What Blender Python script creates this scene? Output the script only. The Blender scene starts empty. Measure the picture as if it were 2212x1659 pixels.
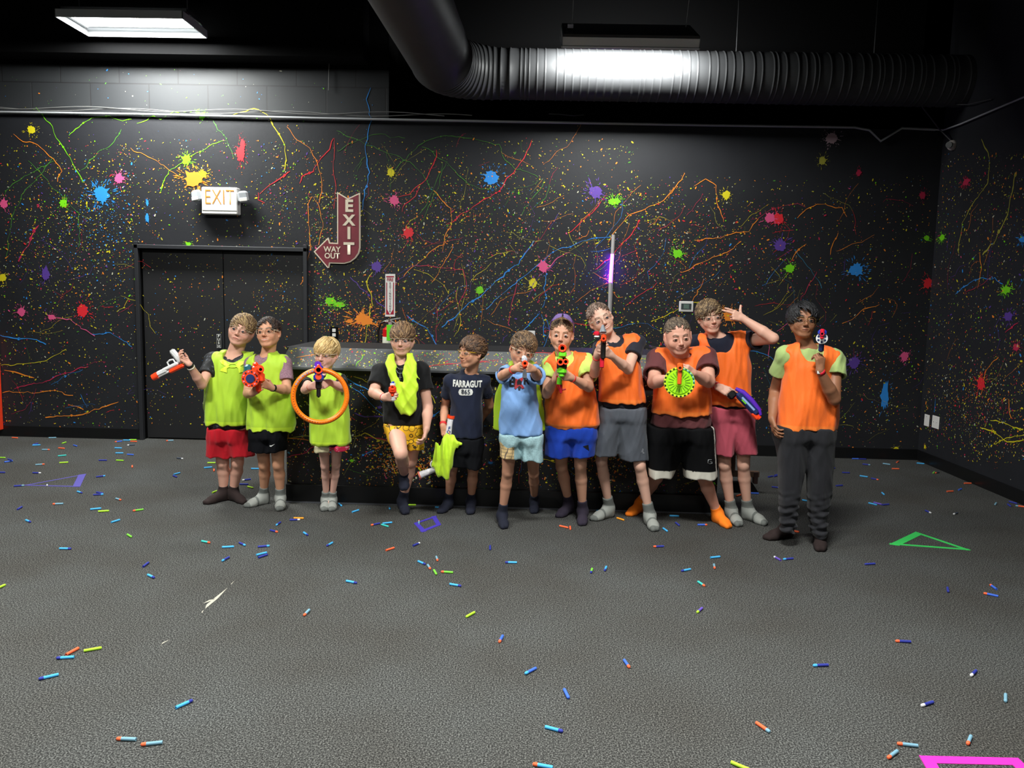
import bpy, bmesh, math, random
import numpy as np
from mathutils import Vector, Matrix
from mathutils.bvhtree import BVHTree

# ------------------------------------------------------------------ camera, world, lights, exposure
FPX, HCAM = 1700.0, 1.6
PITCH, ROLL, YAW = math.radians(6.4), math.radians(1.274), math.radians(1.194)
def cam_basis(p, r, y):
    cp, sp, cr, sr, cy, sy = math.cos(p), math.sin(p), math.cos(r), math.sin(r), math.cos(y), math.sin(y)
    f = np.array([0, cp, -sp]); u = np.array([0, sp, cp]); ri = np.array([1., 0, 0])
    ri2, u2 = cr*ri + sr*u, -sr*ri + cr*u
    Z = np.array([[cy, -sy, 0], [sy, cy, 0], [0, 0, 1]])
    return Z @ np.stack([ri2, u2, f], 1)
CM = cam_basis(PITCH, ROLL, YAW)
CAMPOS = np.array([0., 0., HCAM])
cam_data = bpy.data.cameras.new('camera')
cam = bpy.data.objects.new('camera', cam_data)
bpy.context.scene.collection.objects.link(cam)
cam_data.sensor_width = 36.0
cam_data.lens = FPX/2212*36
cam_data.clip_end = 60
m = Matrix.Identity(4)
for i in range(3):
    m[i][0] = CM[i, 0]; m[i][1] = CM[i, 1]; m[i][2] = -CM[i, 2]; m[i][3] = CAMPOS[i]
cam.matrix_world = m
bpy.context.scene.camera = cam
sc = bpy.context.scene
sc.view_settings.view_transform = 'Standard'
sc.view_settings.look = 'None'
sc.view_settings.exposure = 0.0
sc.view_settings.gamma = 1.0
sc.view_settings.use_curve_mapping = False
sc.cycles.max_bounces = 5
sc.cycles.use_denoising = True
sc.cycles.sample_clamp_indirect = 4.0
world = bpy.data.worlds.new('world'); sc.world = world; world.use_nodes = True
world.node_tree.nodes['Background'].inputs[0].default_value = (0.55, 0.6, 0.7, 1)
world.node_tree.nodes['Background'].inputs[1].default_value = 0.0

# ceiling lamps of the hall: (centre, tilt towards the back wall in degrees, watts)
LAMPS = [((-3.70, 7.46, 3.98), 0, 165),
         ((.81, 7.32, 3.90), 27, 85),
         ((-3.2, 2.8, 4.22), 0, 215), ((.6, 2.7, 4.22), 0, 220),
         ((-3.2, -1.4, 4.22), 0, 75), ((.6, -1.4, 4.22), 0, 85)]
def area(loc, tilt, watts):
    ld = bpy.data.lights.new('lamp_light', 'AREA'); ld.shape = 'RECTANGLE'
    ld.size, ld.size_y = 1.12, 0.42
    if loc[1] < 5: ld.spread = math.radians(158)
    ld.energy = watts; ld.color = (0.98, 1.0, 0.97)
    o = bpy.data.objects.new('lamp_light', ld); sc.collection.objects.link(o)
    t = math.radians(tilt*2)
    o.rotation_euler = (t, 0, 0)
    n = Vector((0, math.sin(t), -math.cos(t)))
    if tilt: ld.size_y = .20
    o.location = Vector(loc) - n*0.005 + (Vector((0, .06, -.05)) if tilt else Vector((0, 0, 0)))
    return o
for l in LAMPS:
    area(*l)

# ------------------------------------------------------------------ projection helpers
def ray(px, py):
    return CM @ np.array([(px - 1106)/FPX, -(py - 829.5)/FPX, 1.0])
def P(px, py, Y):
    d = ray(px, py); return CAMPOS + d*(Y/d[1])
def FL(px, py, z=0.0):
    d = ray(px, py); return CAMPOS + d*((z - HCAM)/d[2])
def RW(px, py, x):
    d = ray(px, py); return CAMPOS + d*(x/d[0])
def ppm(Y): return FPX/Y
def nrm(v):
    v = np.asarray(v, float); return v/(np.linalg.norm(v) + 1e-12)

# ------------------------------------------------------------------ materials
MATS = {}
def srgb(r, g=None, b=None):
    if g is None: r, g, b = r
    return tuple(((c/255)/12.92 if c/255 <= 0.04045 else ((c/255 + 0.055)/1.055)**2.4) for c in (r, g, b))
def mat(name, col, rough=0.6, metal=0.0, spec=0.5, bump=0.0, bscale=60.0, emit=None, estr=0.0, alpha=None, trans=0.0, var=0.0, vscale=8.0, attr=False, coat=0.0, sheen=0.0):
    if name in MATS: return MATS[name]
    m = bpy.data.materials.new(name); m.use_nodes = True
    nt = m.node_tree; b = nt.nodes['Principled BSDF']
    c = (*srgb(col), 1)
    b.inputs['Base Color'].default_value = c
    b.inputs['Roughness'].default_value = rough
    b.inputs['Metallic'].default_value = metal
    b.inputs['Specular IOR Level'].default_value = spec
    if coat: b.inputs['Coat Weight'].default_value = coat
    if sheen: b.inputs['Sheen Weight'].default_value = sheen
    if emit is not None:
        b.inputs['Emission Color'].default_value = (*srgb(emit), 1); b.inputs['Emission Strength'].default_value = estr
    if trans:
        b.inputs['Transmission Weight'].default_value = trans; b.inputs['IOR'].default_value = 1.45
    if alpha is not None: b.inputs['Alpha'].default_value = alpha
    tc = nt.nodes.new('ShaderNodeTexCoord')
    src = None
    if attr:
        a = nt.nodes.new('ShaderNodeVertexColor'); a.layer_name = 'Col'; src = a.outputs['Color']
        nt.links.new(src, b.inputs['Base Color'])
    if var:
        n = nt.nodes.new('ShaderNodeTexNoise'); n.inputs['Scale'].default_value = vscale; n.inputs['Detail'].default_value = 4
        nt.links.new(tc.outputs['Object'], n.inputs['Vector'])
        mr = nt.nodes.new('ShaderNodeMapRange'); mr.inputs[1].default_value = 0.3; mr.inputs[2].default_value = 0.7
        mr.inputs[3].default_value = 1 - var; mr.inputs[4].default_value = 1 + var
        nt.links.new(n.outputs['Fac'], mr.inputs[0])
        mx = nt.nodes.new('ShaderNodeMix'); mx.data_type = 'RGBA'; mx.blend_type = 'MULTIPLY'; mx.inputs[0].default_value = 1
        if src is not None: nt.links.new(src, mx.inputs[6])
        else: mx.inputs[6].default_value = c
        nt.links.new(mr.outputs[0], mx.inputs[7]); nt.links.new(mx.outputs[2], b.inputs['Base Color'])
    if bump:
        n = nt.nodes.new('ShaderNodeTexNoise'); n.inputs['Scale'].default_value = bscale; n.inputs['Detail'].default_value = 3
        nt.links.new(tc.outputs['Object'], n.inputs['Vector'])
        bp = nt.nodes.new('ShaderNodeBump'); bp.inputs['Strength'].default_value = bump; bp.inputs['Distance'].default_value = 0.004
        nt.links.new(n.outputs['Fac'], bp.inputs['Height']); nt.links.new(bp.outputs[0], b.inputs['Normal'])
    MATS[name] = m
    return m

def ramp_mat(name, build, rough=0.7):
    if name in MATS: return MATS[name]
    m = bpy.data.materials.new(name); m.use_nodes = True
    nt = m.node_tree; b = nt.nodes['Principled BSDF']; b.inputs['Roughness'].default_value = rough
    tc = nt.nodes.new('ShaderNodeTexCoord')
    build(nt, b, tc)
    MATS[name] = m; return m
def cramp(nt, fac, stops, const=False):
    r = nt.nodes.new('ShaderNodeValToRGB'); cr = r.color_ramp
    if const: cr.interpolation = 'CONSTANT'
    cr.elements[0].position = stops[0][0]; cr.elements[0].color = (*srgb(stops[0][1]), 1)
    cr.elements[1].position = stops[-1][0]; cr.elements[1].color = (*srgb(stops[-1][1]), 1)
    for p, c in stops[1:-1]:
        e = cr.elements.new(p); e.color = (*srgb(c), 1)
    nt.links.new(fac, r.inputs[0]); return r.outputs[0]

def build_carpet(nt, b, tc):
    n = nt.nodes.new('ShaderNodeTexNoise'); n.inputs['Scale'].default_value = 160; n.inputs['Detail'].default_value = 3; n.inputs['Roughness'].default_value = 0.6
    nt.links.new(tc.outputs['Object'], n.inputs['Vector'])
    c = cramp(nt, n.outputs['Fac'], [(0.36, (34, 33, 32)), (0.5, (68, 68, 67)), (0.64, (120, 120, 117))])
    n2 = nt.nodes.new('ShaderNodeTexNoise'); n2.inputs['Scale'].default_value = 1.3; n2.inputs['Detail'].default_value = 3
    nt.links.new(tc.outputs['Object'], n2.inputs['Vector'])
    c2 = cramp(nt, n2.outputs['Fac'], [(0.3, (226, 222, 216)), (0.7, (252, 255, 255))])
    mx = nt.nodes.new('ShaderNodeMix'); mx.data_type = 'RGBA'; mx.blend_type = 'MULTIPLY'; mx.inputs[0].default_value = 1
    nt.links.new(c, mx.inputs[6]); nt.links.new(c2, mx.inputs[7]); nt.links.new(mx.outputs[2], b.inputs['Base Color'])
    b.inputs['Specular IOR Level'].default_value = 0.1
CARPET = ramp_mat('carpet', build_carpet, 0.95)

def build_block(nt, b, tc):
    mp = nt.nodes.new('ShaderNodeMapping'); mp.inputs['Rotation'].default_value = (math.radians(90), 0, 0)
    nt.links.new(tc.outputs['Object'], mp.inputs['Vector'])
    br = nt.nodes.new('ShaderNodeTexBrick'); br.inputs['Scale'].default_value = 1.0
    br.inputs['Brick Width'].default_value = 0.6; br.inputs['Row Height'].default_value = 0.26; br.inputs['Mortar Size'].default_value = 0.006
    br.inputs['Color1'].default_value = (*srgb((46, 48, 50)), 1); br.inputs['Color2'].default_value = (*srgb((43, 45, 48)), 1); br.inputs['Mortar'].default_value = (*srgb((34, 34, 36)), 1)
    nt.links.new(mp.outputs[0], br.inputs['Vector']); nt.links.new(br.outputs['Color'], b.inputs['Base Color'])
    bp = nt.nodes.new('ShaderNodeBump'); bp.inputs['Strength'].default_value = 0.5; bp.inputs['Distance'].default_value = 0.01; bp.invert = True
    nt.links.new(br.outputs['Fac'], bp.inputs['Height']); nt.links.new(bp.outputs[0], b.inputs['Normal'])
BLOCK = ramp_mat('black_block', build_block, 0.6)
WALLM = mat('black_paint', (34, 35, 39), 0.55, spec=.38, bump=0.15, bscale=30, var=0.12, vscale=3)
BLACK = mat('deep_black', (9, 9, 10), 0.9, spec=.12)
DOORM = mat('door_black', (30, 30, 32), 0.5, bump=0.1, bscale=14)
TRIMM = mat('black_gloss_trim', (16, 16, 17), 0.35)
PAINTS = {k: mat('paint_'+k, c, 0.5) for k, c in dict(
    yellow=(220, 205, 30), lime=(120, 215, 20), orange=(245, 140, 40), red=(225, 40, 50), pink=(225, 85, 135), blue=(45, 140, 225),
    purple=(90, 60, 150), white=(190, 190, 165), rose=(190, 40, 75), dusty=(200, 170, 180), olive=(165, 160, 60), green=(70, 130, 45), teal=(50, 120, 150)).items()}

# ------------------------------------------------------------------ object helpers
COL = sc.collection
def tag(o, label=None, cat=None, group=None, kind=None):
    if label: o['label'] = label
    if cat: o['category'] = cat
    if group: o['group'] = group
    if kind: o['kind'] = kind
    return o
def empty(name, loc=(0, 0, 0)):
    o = bpy.data.objects.new(name, None); o.location = Vector(loc); o.empty_display_size = 0.05; COL.objects.link(o); return o

class MB:
    """collects shapes into one mesh"""
    def __init__(s): s.v = []; s.f = []; s.mi = []; s.mats = []; s.sm = []
    def m(s, mt):
        if mt not in s.mats: s.mats.append(mt)
        return s.mats.index(mt)
    def poly(s, pts, mt, smooth=False):
        b = len(s.v); s.v += [tuple(map(float, p)) for p in pts]; s.f.append(tuple(range(b, b+len(pts)))); s.mi.append(s.m(mt)); s.sm.append(smooth)
    def mesh(s, vs, fs, mt, smooth=False):
        b = len(s.v); s.v += [tuple(map(float, p)) for p in vs]; k = s.m(mt)
        for f in fs: s.f.append(tuple(b+i for i in f)); s.mi.append(k); s.sm.append(smooth)
    def box(s, c, size, mt, R=None, bev=0.0, taper=1.0):
        c = np.array(c, float); hx, hy, hz = [v/2 for v in size]
        R = np.eye(3) if R is None else np.asarray(R)
        if bev <= 0:
            vs = [np.array([x*hx*(taper if z > 0 else 1), y*hy*(taper if z > 0 else 1), z*hz]) for z in (-1, 1) for y in (-1, 1) for x in (-1, 1)]
            fs = [(0, 2, 3, 1), (4, 5, 7, 6), (0, 1, 5, 4), (2, 6, 7, 3), (0, 4, 6, 2), (1, 3, 7, 5)]
        else:
            bev = min(bev, hx*.95, hy*.95, hz*.95); vs = []; fs = []
            for z, q in ((-hz, bev), (-hz+bev, 0), (hz-bev, 0), (hz, bev)):
                for (x, y) in ((-hx+q+bev, -hy+q), (hx-q-bev, -hy+q), (hx-q, -hy+q+bev), (hx-q, hy-q-bev), (hx-q-bev, hy-q), (-hx+q+bev, hy-q), (-hx+q, hy-q-bev), (-hx+q, -hy+q+bev)):
                    vs.append(np.array([x, y, z]))
            for l in range(3):
                for i in range(8): j = (i+1) % 8; fs.append((l*8+i, l*8+j, (l+1)*8+j, (l+1)*8+i))
            fs.append(tuple(range(7, -1, -1))); fs.append(tuple(range(24, 32)))
        s.mesh([c + R @ v for v in vs], fs, mt)
    def cyl(s, a, b, r, mt, r2=None, seg=16, cap=True, smooth=True):
        a = np.array(a, float); b = np.array(b, float); r2 = r if r2 is None else r2
        d = nrm(b-a); u = nrm(np.cross(d, [0, 0, 1] if abs(d[2]) < .9 else [1, 0, 0])); w = np.cross(d, u)
        vs = [a + r*(math.cos(t)*u + math.sin(t)*w) for t in np.arange(seg)*2*math.pi/seg] + [b + r2*(math.cos(t)*u + math.sin(t)*w) for t in np.arange(seg)*2*math.pi/seg]
        s.mesh(vs, [(i, (i+1) % seg, seg+(i+1) % seg, seg+i) for i in range(seg)], mt, smooth)
        if cap:
            s.poly(vs[:seg][::-1], mt); s.poly(vs[seg:], mt)
    def pipe(s, a, b, ro, ri, mt, mti=None, seg=20):
        """tube open at b, with an inner wall and a bottom"""
        a = np.array(a, float); b = np.array(b, float); d = nrm(b-a); mti = mti or mt
        u = nrm(np.cross(d, [0, 0, 1] if abs(d[2]) < .9 else [1, 0, 0])); w = np.cross(d, u)
        ring = lambda c, r: [c + r*(math.cos(t)*u + math.sin(t)*w) for t in np.arange(seg)*2*math.pi/seg]
        L = np.linalg.norm(b-a)
        A = ring(a, ro); B = ring(b, ro); C = ring(b, ri); D = ring(b - d*min(L*.8, .05), ri)
        q = lambda o1, o2: [(o1+i, o1+(i+1) % seg, o2+(i+1) % seg, o2+i) for i in range(seg)]
        s.mesh(A+B, q(0, seg), mt, True); s.mesh(B+C, q(0, seg), mt); s.mesh(C+D, q(0, seg), mti, True)
        s.poly(D, mti); s.poly(A[::-1], mt)
    def torus(s, c, n, R, r, mt, seg=48, sec=10, sq=1.0):
        c = np.array(c, float); n = nrm(n); u = nrm(np.cross(n, [0, 0, 1] if abs(n[2]) < .9 else [1, 0, 0])); w = np.cross(n, u); vs = []
        for i in range(seg):
            t = 2*math.pi*i/seg; e = math.cos(t)*u + math.sin(t)*w
            for j in range(sec):
                p = 2*math.pi*j/sec; vs.append(c + e*(R + r*math.cos(p)) + n*r*sq*math.sin(p))
        fs = [(i*sec+j, ((i+1) % seg)*sec+j, ((i+1) % seg)*sec+(j+1) % sec, i*sec+(j+1) % sec) for i in range(seg) for j in range(sec)]
        s.mesh(vs, fs, mt, True)
    def sweep(s, pts, r, mt, sec=8, rr=None, cap=True, flat=1.0):
        pts = [np.array(p, float) for p in pts]; n = len(pts); vs = []; up = None
        for i in range(n):
            d = nrm(pts[min(i+1, n-1)] - pts[max(i-1, 0)])
            if up is None: up = nrm(np.cross(d, [0, 0, 1] if abs(d[2]) < .9 else [1, 0, 0]))
            up = nrm(up - d*np.dot(up, d)); w = np.cross(d, up); q = (rr[i] if rr is not None else r)
            for j in range(sec):
                t = 2*math.pi*j/sec; vs.append(pts[i] + q*(math.cos(t)*up + flat*math.sin(t)*w))
        fs = [(i*sec+j, i*sec+(j+1) % sec, (i+1)*sec+(j+1) % sec, (i+1)*sec+j) for i in range(n-1) for j in range(sec)]
        s.mesh(vs, fs, mt, True)
        if cap: s.poly(vs[:sec][::-1], mt); s.poly(vs[-sec:], mt)
    def ball(s, c, r, mt, seg=16, rings=10, R=None, fm=None):
        c = np.array(c, float); r = np.ones(3)*r; R = np.eye(3) if R is None else R; vs = []
        for i in range(rings+1):
            th = math.pi*i/rings
            for j in range(seg):
                ph = 2*math.pi*j/seg; vs.append(c + R @ (r*np.array([math.sin(th)*math.cos(ph), math.sin(th)*math.sin(ph), math.cos(th)])))
        for i in range(rings):
            mm = mt if fm is None else fm((i+.5)/rings)
            s.mesh([vs[i*seg+j] for j in range(seg)] + [vs[(i+1)*seg+j] for j in range(seg)], [(j, (j+1) % seg, seg+(j+1) % seg, seg+j) for j in range(seg)], mm, True)
    def prism(s, pts2, frame, th, mt, mside=None, mback=None):
        """polygon pts2 in the plane frame=(O,U,V,N); extruded th along -N"""
        O, U, V, N = [np.asarray(q, float) for q in frame]
        A = [O + U*x + V*y for x, y in pts2]; B = [a - N*th for a in A]; n = len(A)
        s.poly(A, mt)
        s.mesh(A+B, [(i, n+i, n+(i+1) % n, (i+1) % n) for i in range(n)], mside or mt)
        s.poly(B[::-1], mback or mside or mt)
    def build(s, name, parent=None, loc=None, bevel=None):
        me = bpy.data.meshes.new(name)
        v = np.array(s.v, dtype=float)
        if loc is not None: v = v - np.array(loc, float)
        me.from_pydata(v.tolist(), [], s.f)
        for mt in s.mats: me.materials.append(mt)
        me.polygons.foreach_set('material_index', s.mi); me.polygons.foreach_set('use_smooth', s.sm)
        me.update()
        o = bpy.data.objects.new(name, me); COL.objects.link(o)
        if parent is not None: o.parent = parent
        if loc is not None: o.location = Vector(loc)
        return o
def part(name, mb, root):
    """a part whose mesh was written in the local space of its thing"""
    o = mb.build(name); o.parent = root; return o

def text_mesh(body, size, frame, mt, name, parent=None, th=0.0, bold=0.0, target=None, sx=1.0, off=0.002, align='CENTER', space=1.0):
    """a text lying in the plane frame=(O,U,V,N); when target=(bvh, dir) it is laid onto that surface"""
    cu = bpy.data.curves.new('t', 'FONT'); cu.body = body; cu.size = size; cu.align_x = align; cu.align_y = 'CENTER'
    cu.extrude = 0; cu.offset = bold; cu.resolution_u = 3; cu.space_character = space
    t = bpy.data.objects.new('t', cu); COL.objects.link(t)
    dg = bpy.context.evaluated_depsgraph_get(); dg.update()
    me = bpy.data.meshes.new_from_object(t.evaluated_get(dg))
    bpy.data.objects.remove(t)
    bm = bmesh.new(); bm.from_mesh(me)
    bmesh.ops.triangulate(bm, faces=bm.faces)
    if target is not None:
        for _ in range(2):
            es = [e for e in bm.edges if e.calc_length() > 0.012]
            if es: bmesh.ops.subdivide_edges(bm, edges=es, cuts=1)
            bmesh.ops.triangulate(bm, faces=bm.faces)
    O, U, V, N = [np.asarray(q, float) for q in frame]
    for v in bm.verts:
        p = O + U*v.co.x*sx + V*v.co.y + N*off
        if target is not None: p = lay(p, N, target, off)
        v.co = Vector(p)
    if th and target is None:
        r = bmesh.ops.extrude_face_region(bm, geom=list(bm.faces))
        for g in r['geom']:
            if isinstance(g, bmesh.types.BMVert): g.co += Vector(N*th)
    bm.to_mesh(me); bm.free()
    me.materials.clear(); me.materials.append(mt)
    o = bpy.data.objects.new(name, me); COL.objects.link(o)
    if parent is not None: o.parent = parent
    return o
def lay(p, N, bvh, off):
    a = Vector(p + N*0.3); hit = bvh.ray_cast(a, Vector(-N), 0.8)
    return np.array(hit[0]) + N*off if hit[0] is not None else p
def copy_tree(o, parent=None):
    c = o.copy(); COL.objects.link(c)
    if parent is not None: c.parent = parent
    for ch in [x for x in bpy.data.objects if x.parent == o]: copy_tree(ch, c)
    return c
# ------------------------------------------------------------------ the setting
D = 8.136            # back wall
XR = 4.057           # right wall
rng = random.Random(7)
XL = float(P(2, 900, D)[0])
SZ = float(P(740, 258, D)[2])    # ledge height under the conduit
TOPZ = float(P(300, 143, D)[2])
XN = float(P(840, 200, D)[0])
CEIL = 4.78

def wall_pt(px, py): return P(px, py, D - 0.002 - rng.uniform(0, .002))
def splat_poly(mb, c, U, V, rx, ry, col, spikes=0.5, n=26, N=None, lift=0.0):
    pts = []
    for i in range(n):
        t = 2*math.pi*i/n
        q = 1 + 0.18*rng.uniform(-1, 1) + (spikes*rng.random()**3 if i % 2 else 0)
        pts.append(np.array(c) + U*math.cos(t)*rx*q + V*math.sin(t)*ry*q + (N*lift if N is not None else 0))
    mb.poly(pts, PAINTS[col])
def blob(mb, c, U, V, rx, ry, col, N):
    splat_poly(mb, c, U, V, rx*.82, ry*.82, col, 0.55, 30, N, 0.0006)
    for _ in range(int(16 + rx*300)):
        t = rng.uniform(0, 2*math.pi); d = rng.uniform(1.0, 1.9); e = rng.uniform(.02, .13)*rx
        p = np.array(c) + U*math.cos(t)*rx*d + V*math.sin(t)*ry*d
        a = nrm(U*math.cos(t)*rx + V*math.sin(t)*ry); b = nrm(np.cross(a, N)); L = e*rng.uniform(1, 4)
        mb.poly([p - a*L, p + b*e*.5, p + a*L, p - b*e*.5], PAINTS[col])
def string(mb, pts3, w, col, N, jit=0.015, knots=True):
    """a thrown string of paint: a ribbon that wobbles and thickens here and there"""
    P3 = []
    for i in range(len(pts3)-1):
        a, b = np.array(pts3[i]), np.array(pts3[i+1]); n = max(2, int(np.linalg.norm(b-a)/0.035))
        for k in range(n): P3.append(a + (b-a)*k/n)
    P3.append(np.array(pts3[-1])); n = len(P3)
    j = np.zeros(3)
    for i in range(n):
        j = j*.8 + np.array([rng.gauss(0, jit*.45) for _ in range(3)]); j -= N*np.dot(j, N); P3[i] = P3[i] + j
    ww = [w*.72*(0.30 + 0.70*abs(math.sin(i*.37 + rng.random()*.6))*rng.uniform(.5, 1.3)) for i in range(n)]
    for i in range(n-1):
        d = P3[i+1]-P3[i]; s_ = nrm(np.cross(d, N))
        mb.poly([P3[i]-s_*ww[i]/2, P3[i]+s_*ww[i]/2, P3[i+1]+s_*ww[i+1]/2, P3[i+1]-s_*ww[i+1]/2], PAINTS[col])
        if knots and rng.random() < .07: splat_poly(mb, P3[i], s_, nrm(d), w*.9, w*.9, col, .3, 8)
        if rng.random() < .35:
            q = P3[i] + s_*rng.gauss(0, .03) ; e = rng.uniform(.0012, .004); splat_poly(mb, q, s_, nrm(d), e, e*1.4, col, .2, 5)
def speck(mb, p, U, V, e, col):
    a = rng.uniform(0, math.pi); L = e*rng.choice([1, 1, 1.3, 2.2]); u = U*math.cos(a)+V*math.sin(a); v = -U*math.sin(a)+V*math.cos(a)
    mb.poly([p + u*L*math.cos(t)*rng.uniform(.75, 1.1) + v*e*math.sin(t)*rng.uniform(.75, 1.1) for t in (0, 1.05, 2.09, 3.14, 4.19, 5.24)], PAINTS[col])
SPC = ['yellow']*9 + ['olive']*4 + ['white']*4 + ['orange']*6 + ['lime']*2 + ['green']*2 + ['blue']*2 + ['pink', 'rose', 'rose', 'red', 'purple', 'purple', 'teal']
def esize(): return rng.choice([.0026, .003, .0036, .0042, .0052, .0075])*rng.uniform(.6, 1.15)

ez, ex, eyv = np.array([0, 0, 1.]), np.array([1., 0, 0]), np.array([0, 1., 0])
NW = np.array([0, -1., 0])
# back wall, lower painted part with the door opening
wb = MB()
dx0, dx1 = float(P(303, 700, D)[0]), float(P(660, 700, D)[0]); dz = float(P(480, 538, D)[2])
def wq(x0, x1, z0, z1, y=D, mt=WALLM): wb.poly([(x0, y, z0), (x1, y, z0), (x1, y, z1), (x0, y, z1)], mt)
wq(XL-3.5, dx0, 0, SZ); wq(dx0, dx1, dz, SZ); wq(dx1, XR, 0, SZ)
for x in (dx0, dx1): wb.poly([(x, D, 0), (x, D+.12, 0), (x, D+.12, dz), (x, D, dz)], BLACK)
wb.poly([(dx0, D, dz), (dx1, D, dz), (dx1, D+.12, dz), (dx0, D+.12, dz)], BLACK)
wq(XL-3.5, XN, SZ, TOPZ, D, BLOCK)
wb.poly([(XN, D, SZ), (XN, D+.55, SZ), (XN, D+.55, CEIL), (XN, D, CEIL)], BLACK)
wb.poly([(XN, D, SZ), (XR, D, SZ), (XR, D+.55, SZ), (XN, D+.55, SZ)], BLACK)
wb.poly([(XN, D+.55, SZ), (XR, D+.55, SZ), (XR, D+.55, CEIL), (XN, D+.55, CEIL)], BLACK)
wb.poly([(XL-3.5, D+.0, TOPZ), (XN, D, TOPZ), (XN, D, CEIL), (XL-3.5, D, CEIL)], BLACK)
def onb(px, py): return wall_pt(px, py)
BL = [(68,280,9,9,'yellow'),(436,250,7,8,'lime'),(520,332,10,16,'red'),(524,312,5,13,'red'),(403,345,10,11,'lime'),(418,386,19,17,'orange'),(437,377,10,9,'yellow'),(257,385,10,11,'pink'),
(219,420,17,17,'blue'),(8,440,9,10,'pink'),(137,439,9,8,'lime'),(5,600,9,9,'yellow'),(46,674,9,9,'pink'),(178,670,13,15,'red'),(112,685,9,6,'pink'),(845,373,8,9,'yellow'),(1062,384,16,15,'blue'),
(852,433,11,10,'pink'),(882,502,12,12,'red'),(1287,415,14,14,'purple'),(1327,435,13,7,'lime'),(813,576,12,10,'purple'),(1173,575,11,12,'pink'),(1151,611,10,10,'yellow'),(1037,627,8,9,'lime'),
(714,650,13,8,'lime'),(733,658,12,6,'lime'),(786,691,20,13,'orange'),(755,694,8,4,'orange'),(1464,548,11,9,'lime'),(1577,683,14,13,'orange'),(1797,299,12,12,'dusty'),(1776,347,8,9,'olive'),(1569,421,8,9,'yellow'),
(1663,470,11,10,'pink'),(1681,473,12,13,'red'),(1686,530,13,12,'purple'),(1706,580,10,10,'lime'),(1849,583,15,13,'blue'),(1855,373,5,7,'rose'),(1993,422,6,8,'rose'),
(1845,783,13,13,'purple'),(1954,770,8,11,'pink'),(1911,855,8,30,'blue'),(1936,970,6,5,'yellow'),(99,592,9,14,'purple'),(1000,1200,1,1,'blue'),(318,470,4,9,'blue'),(318,438,3,7,'blue'),(407,527,6,4,'lime'),(2002,514,6,6,'lime'),(2004,612,9,12,'red')]
for x, y, rx, ry, c in BL:
    s_ = D/FPX; blob(wb, onb(x, y), ex, ez, rx*s_*1.1, ry*s_*1.1, c, NW)
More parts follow.
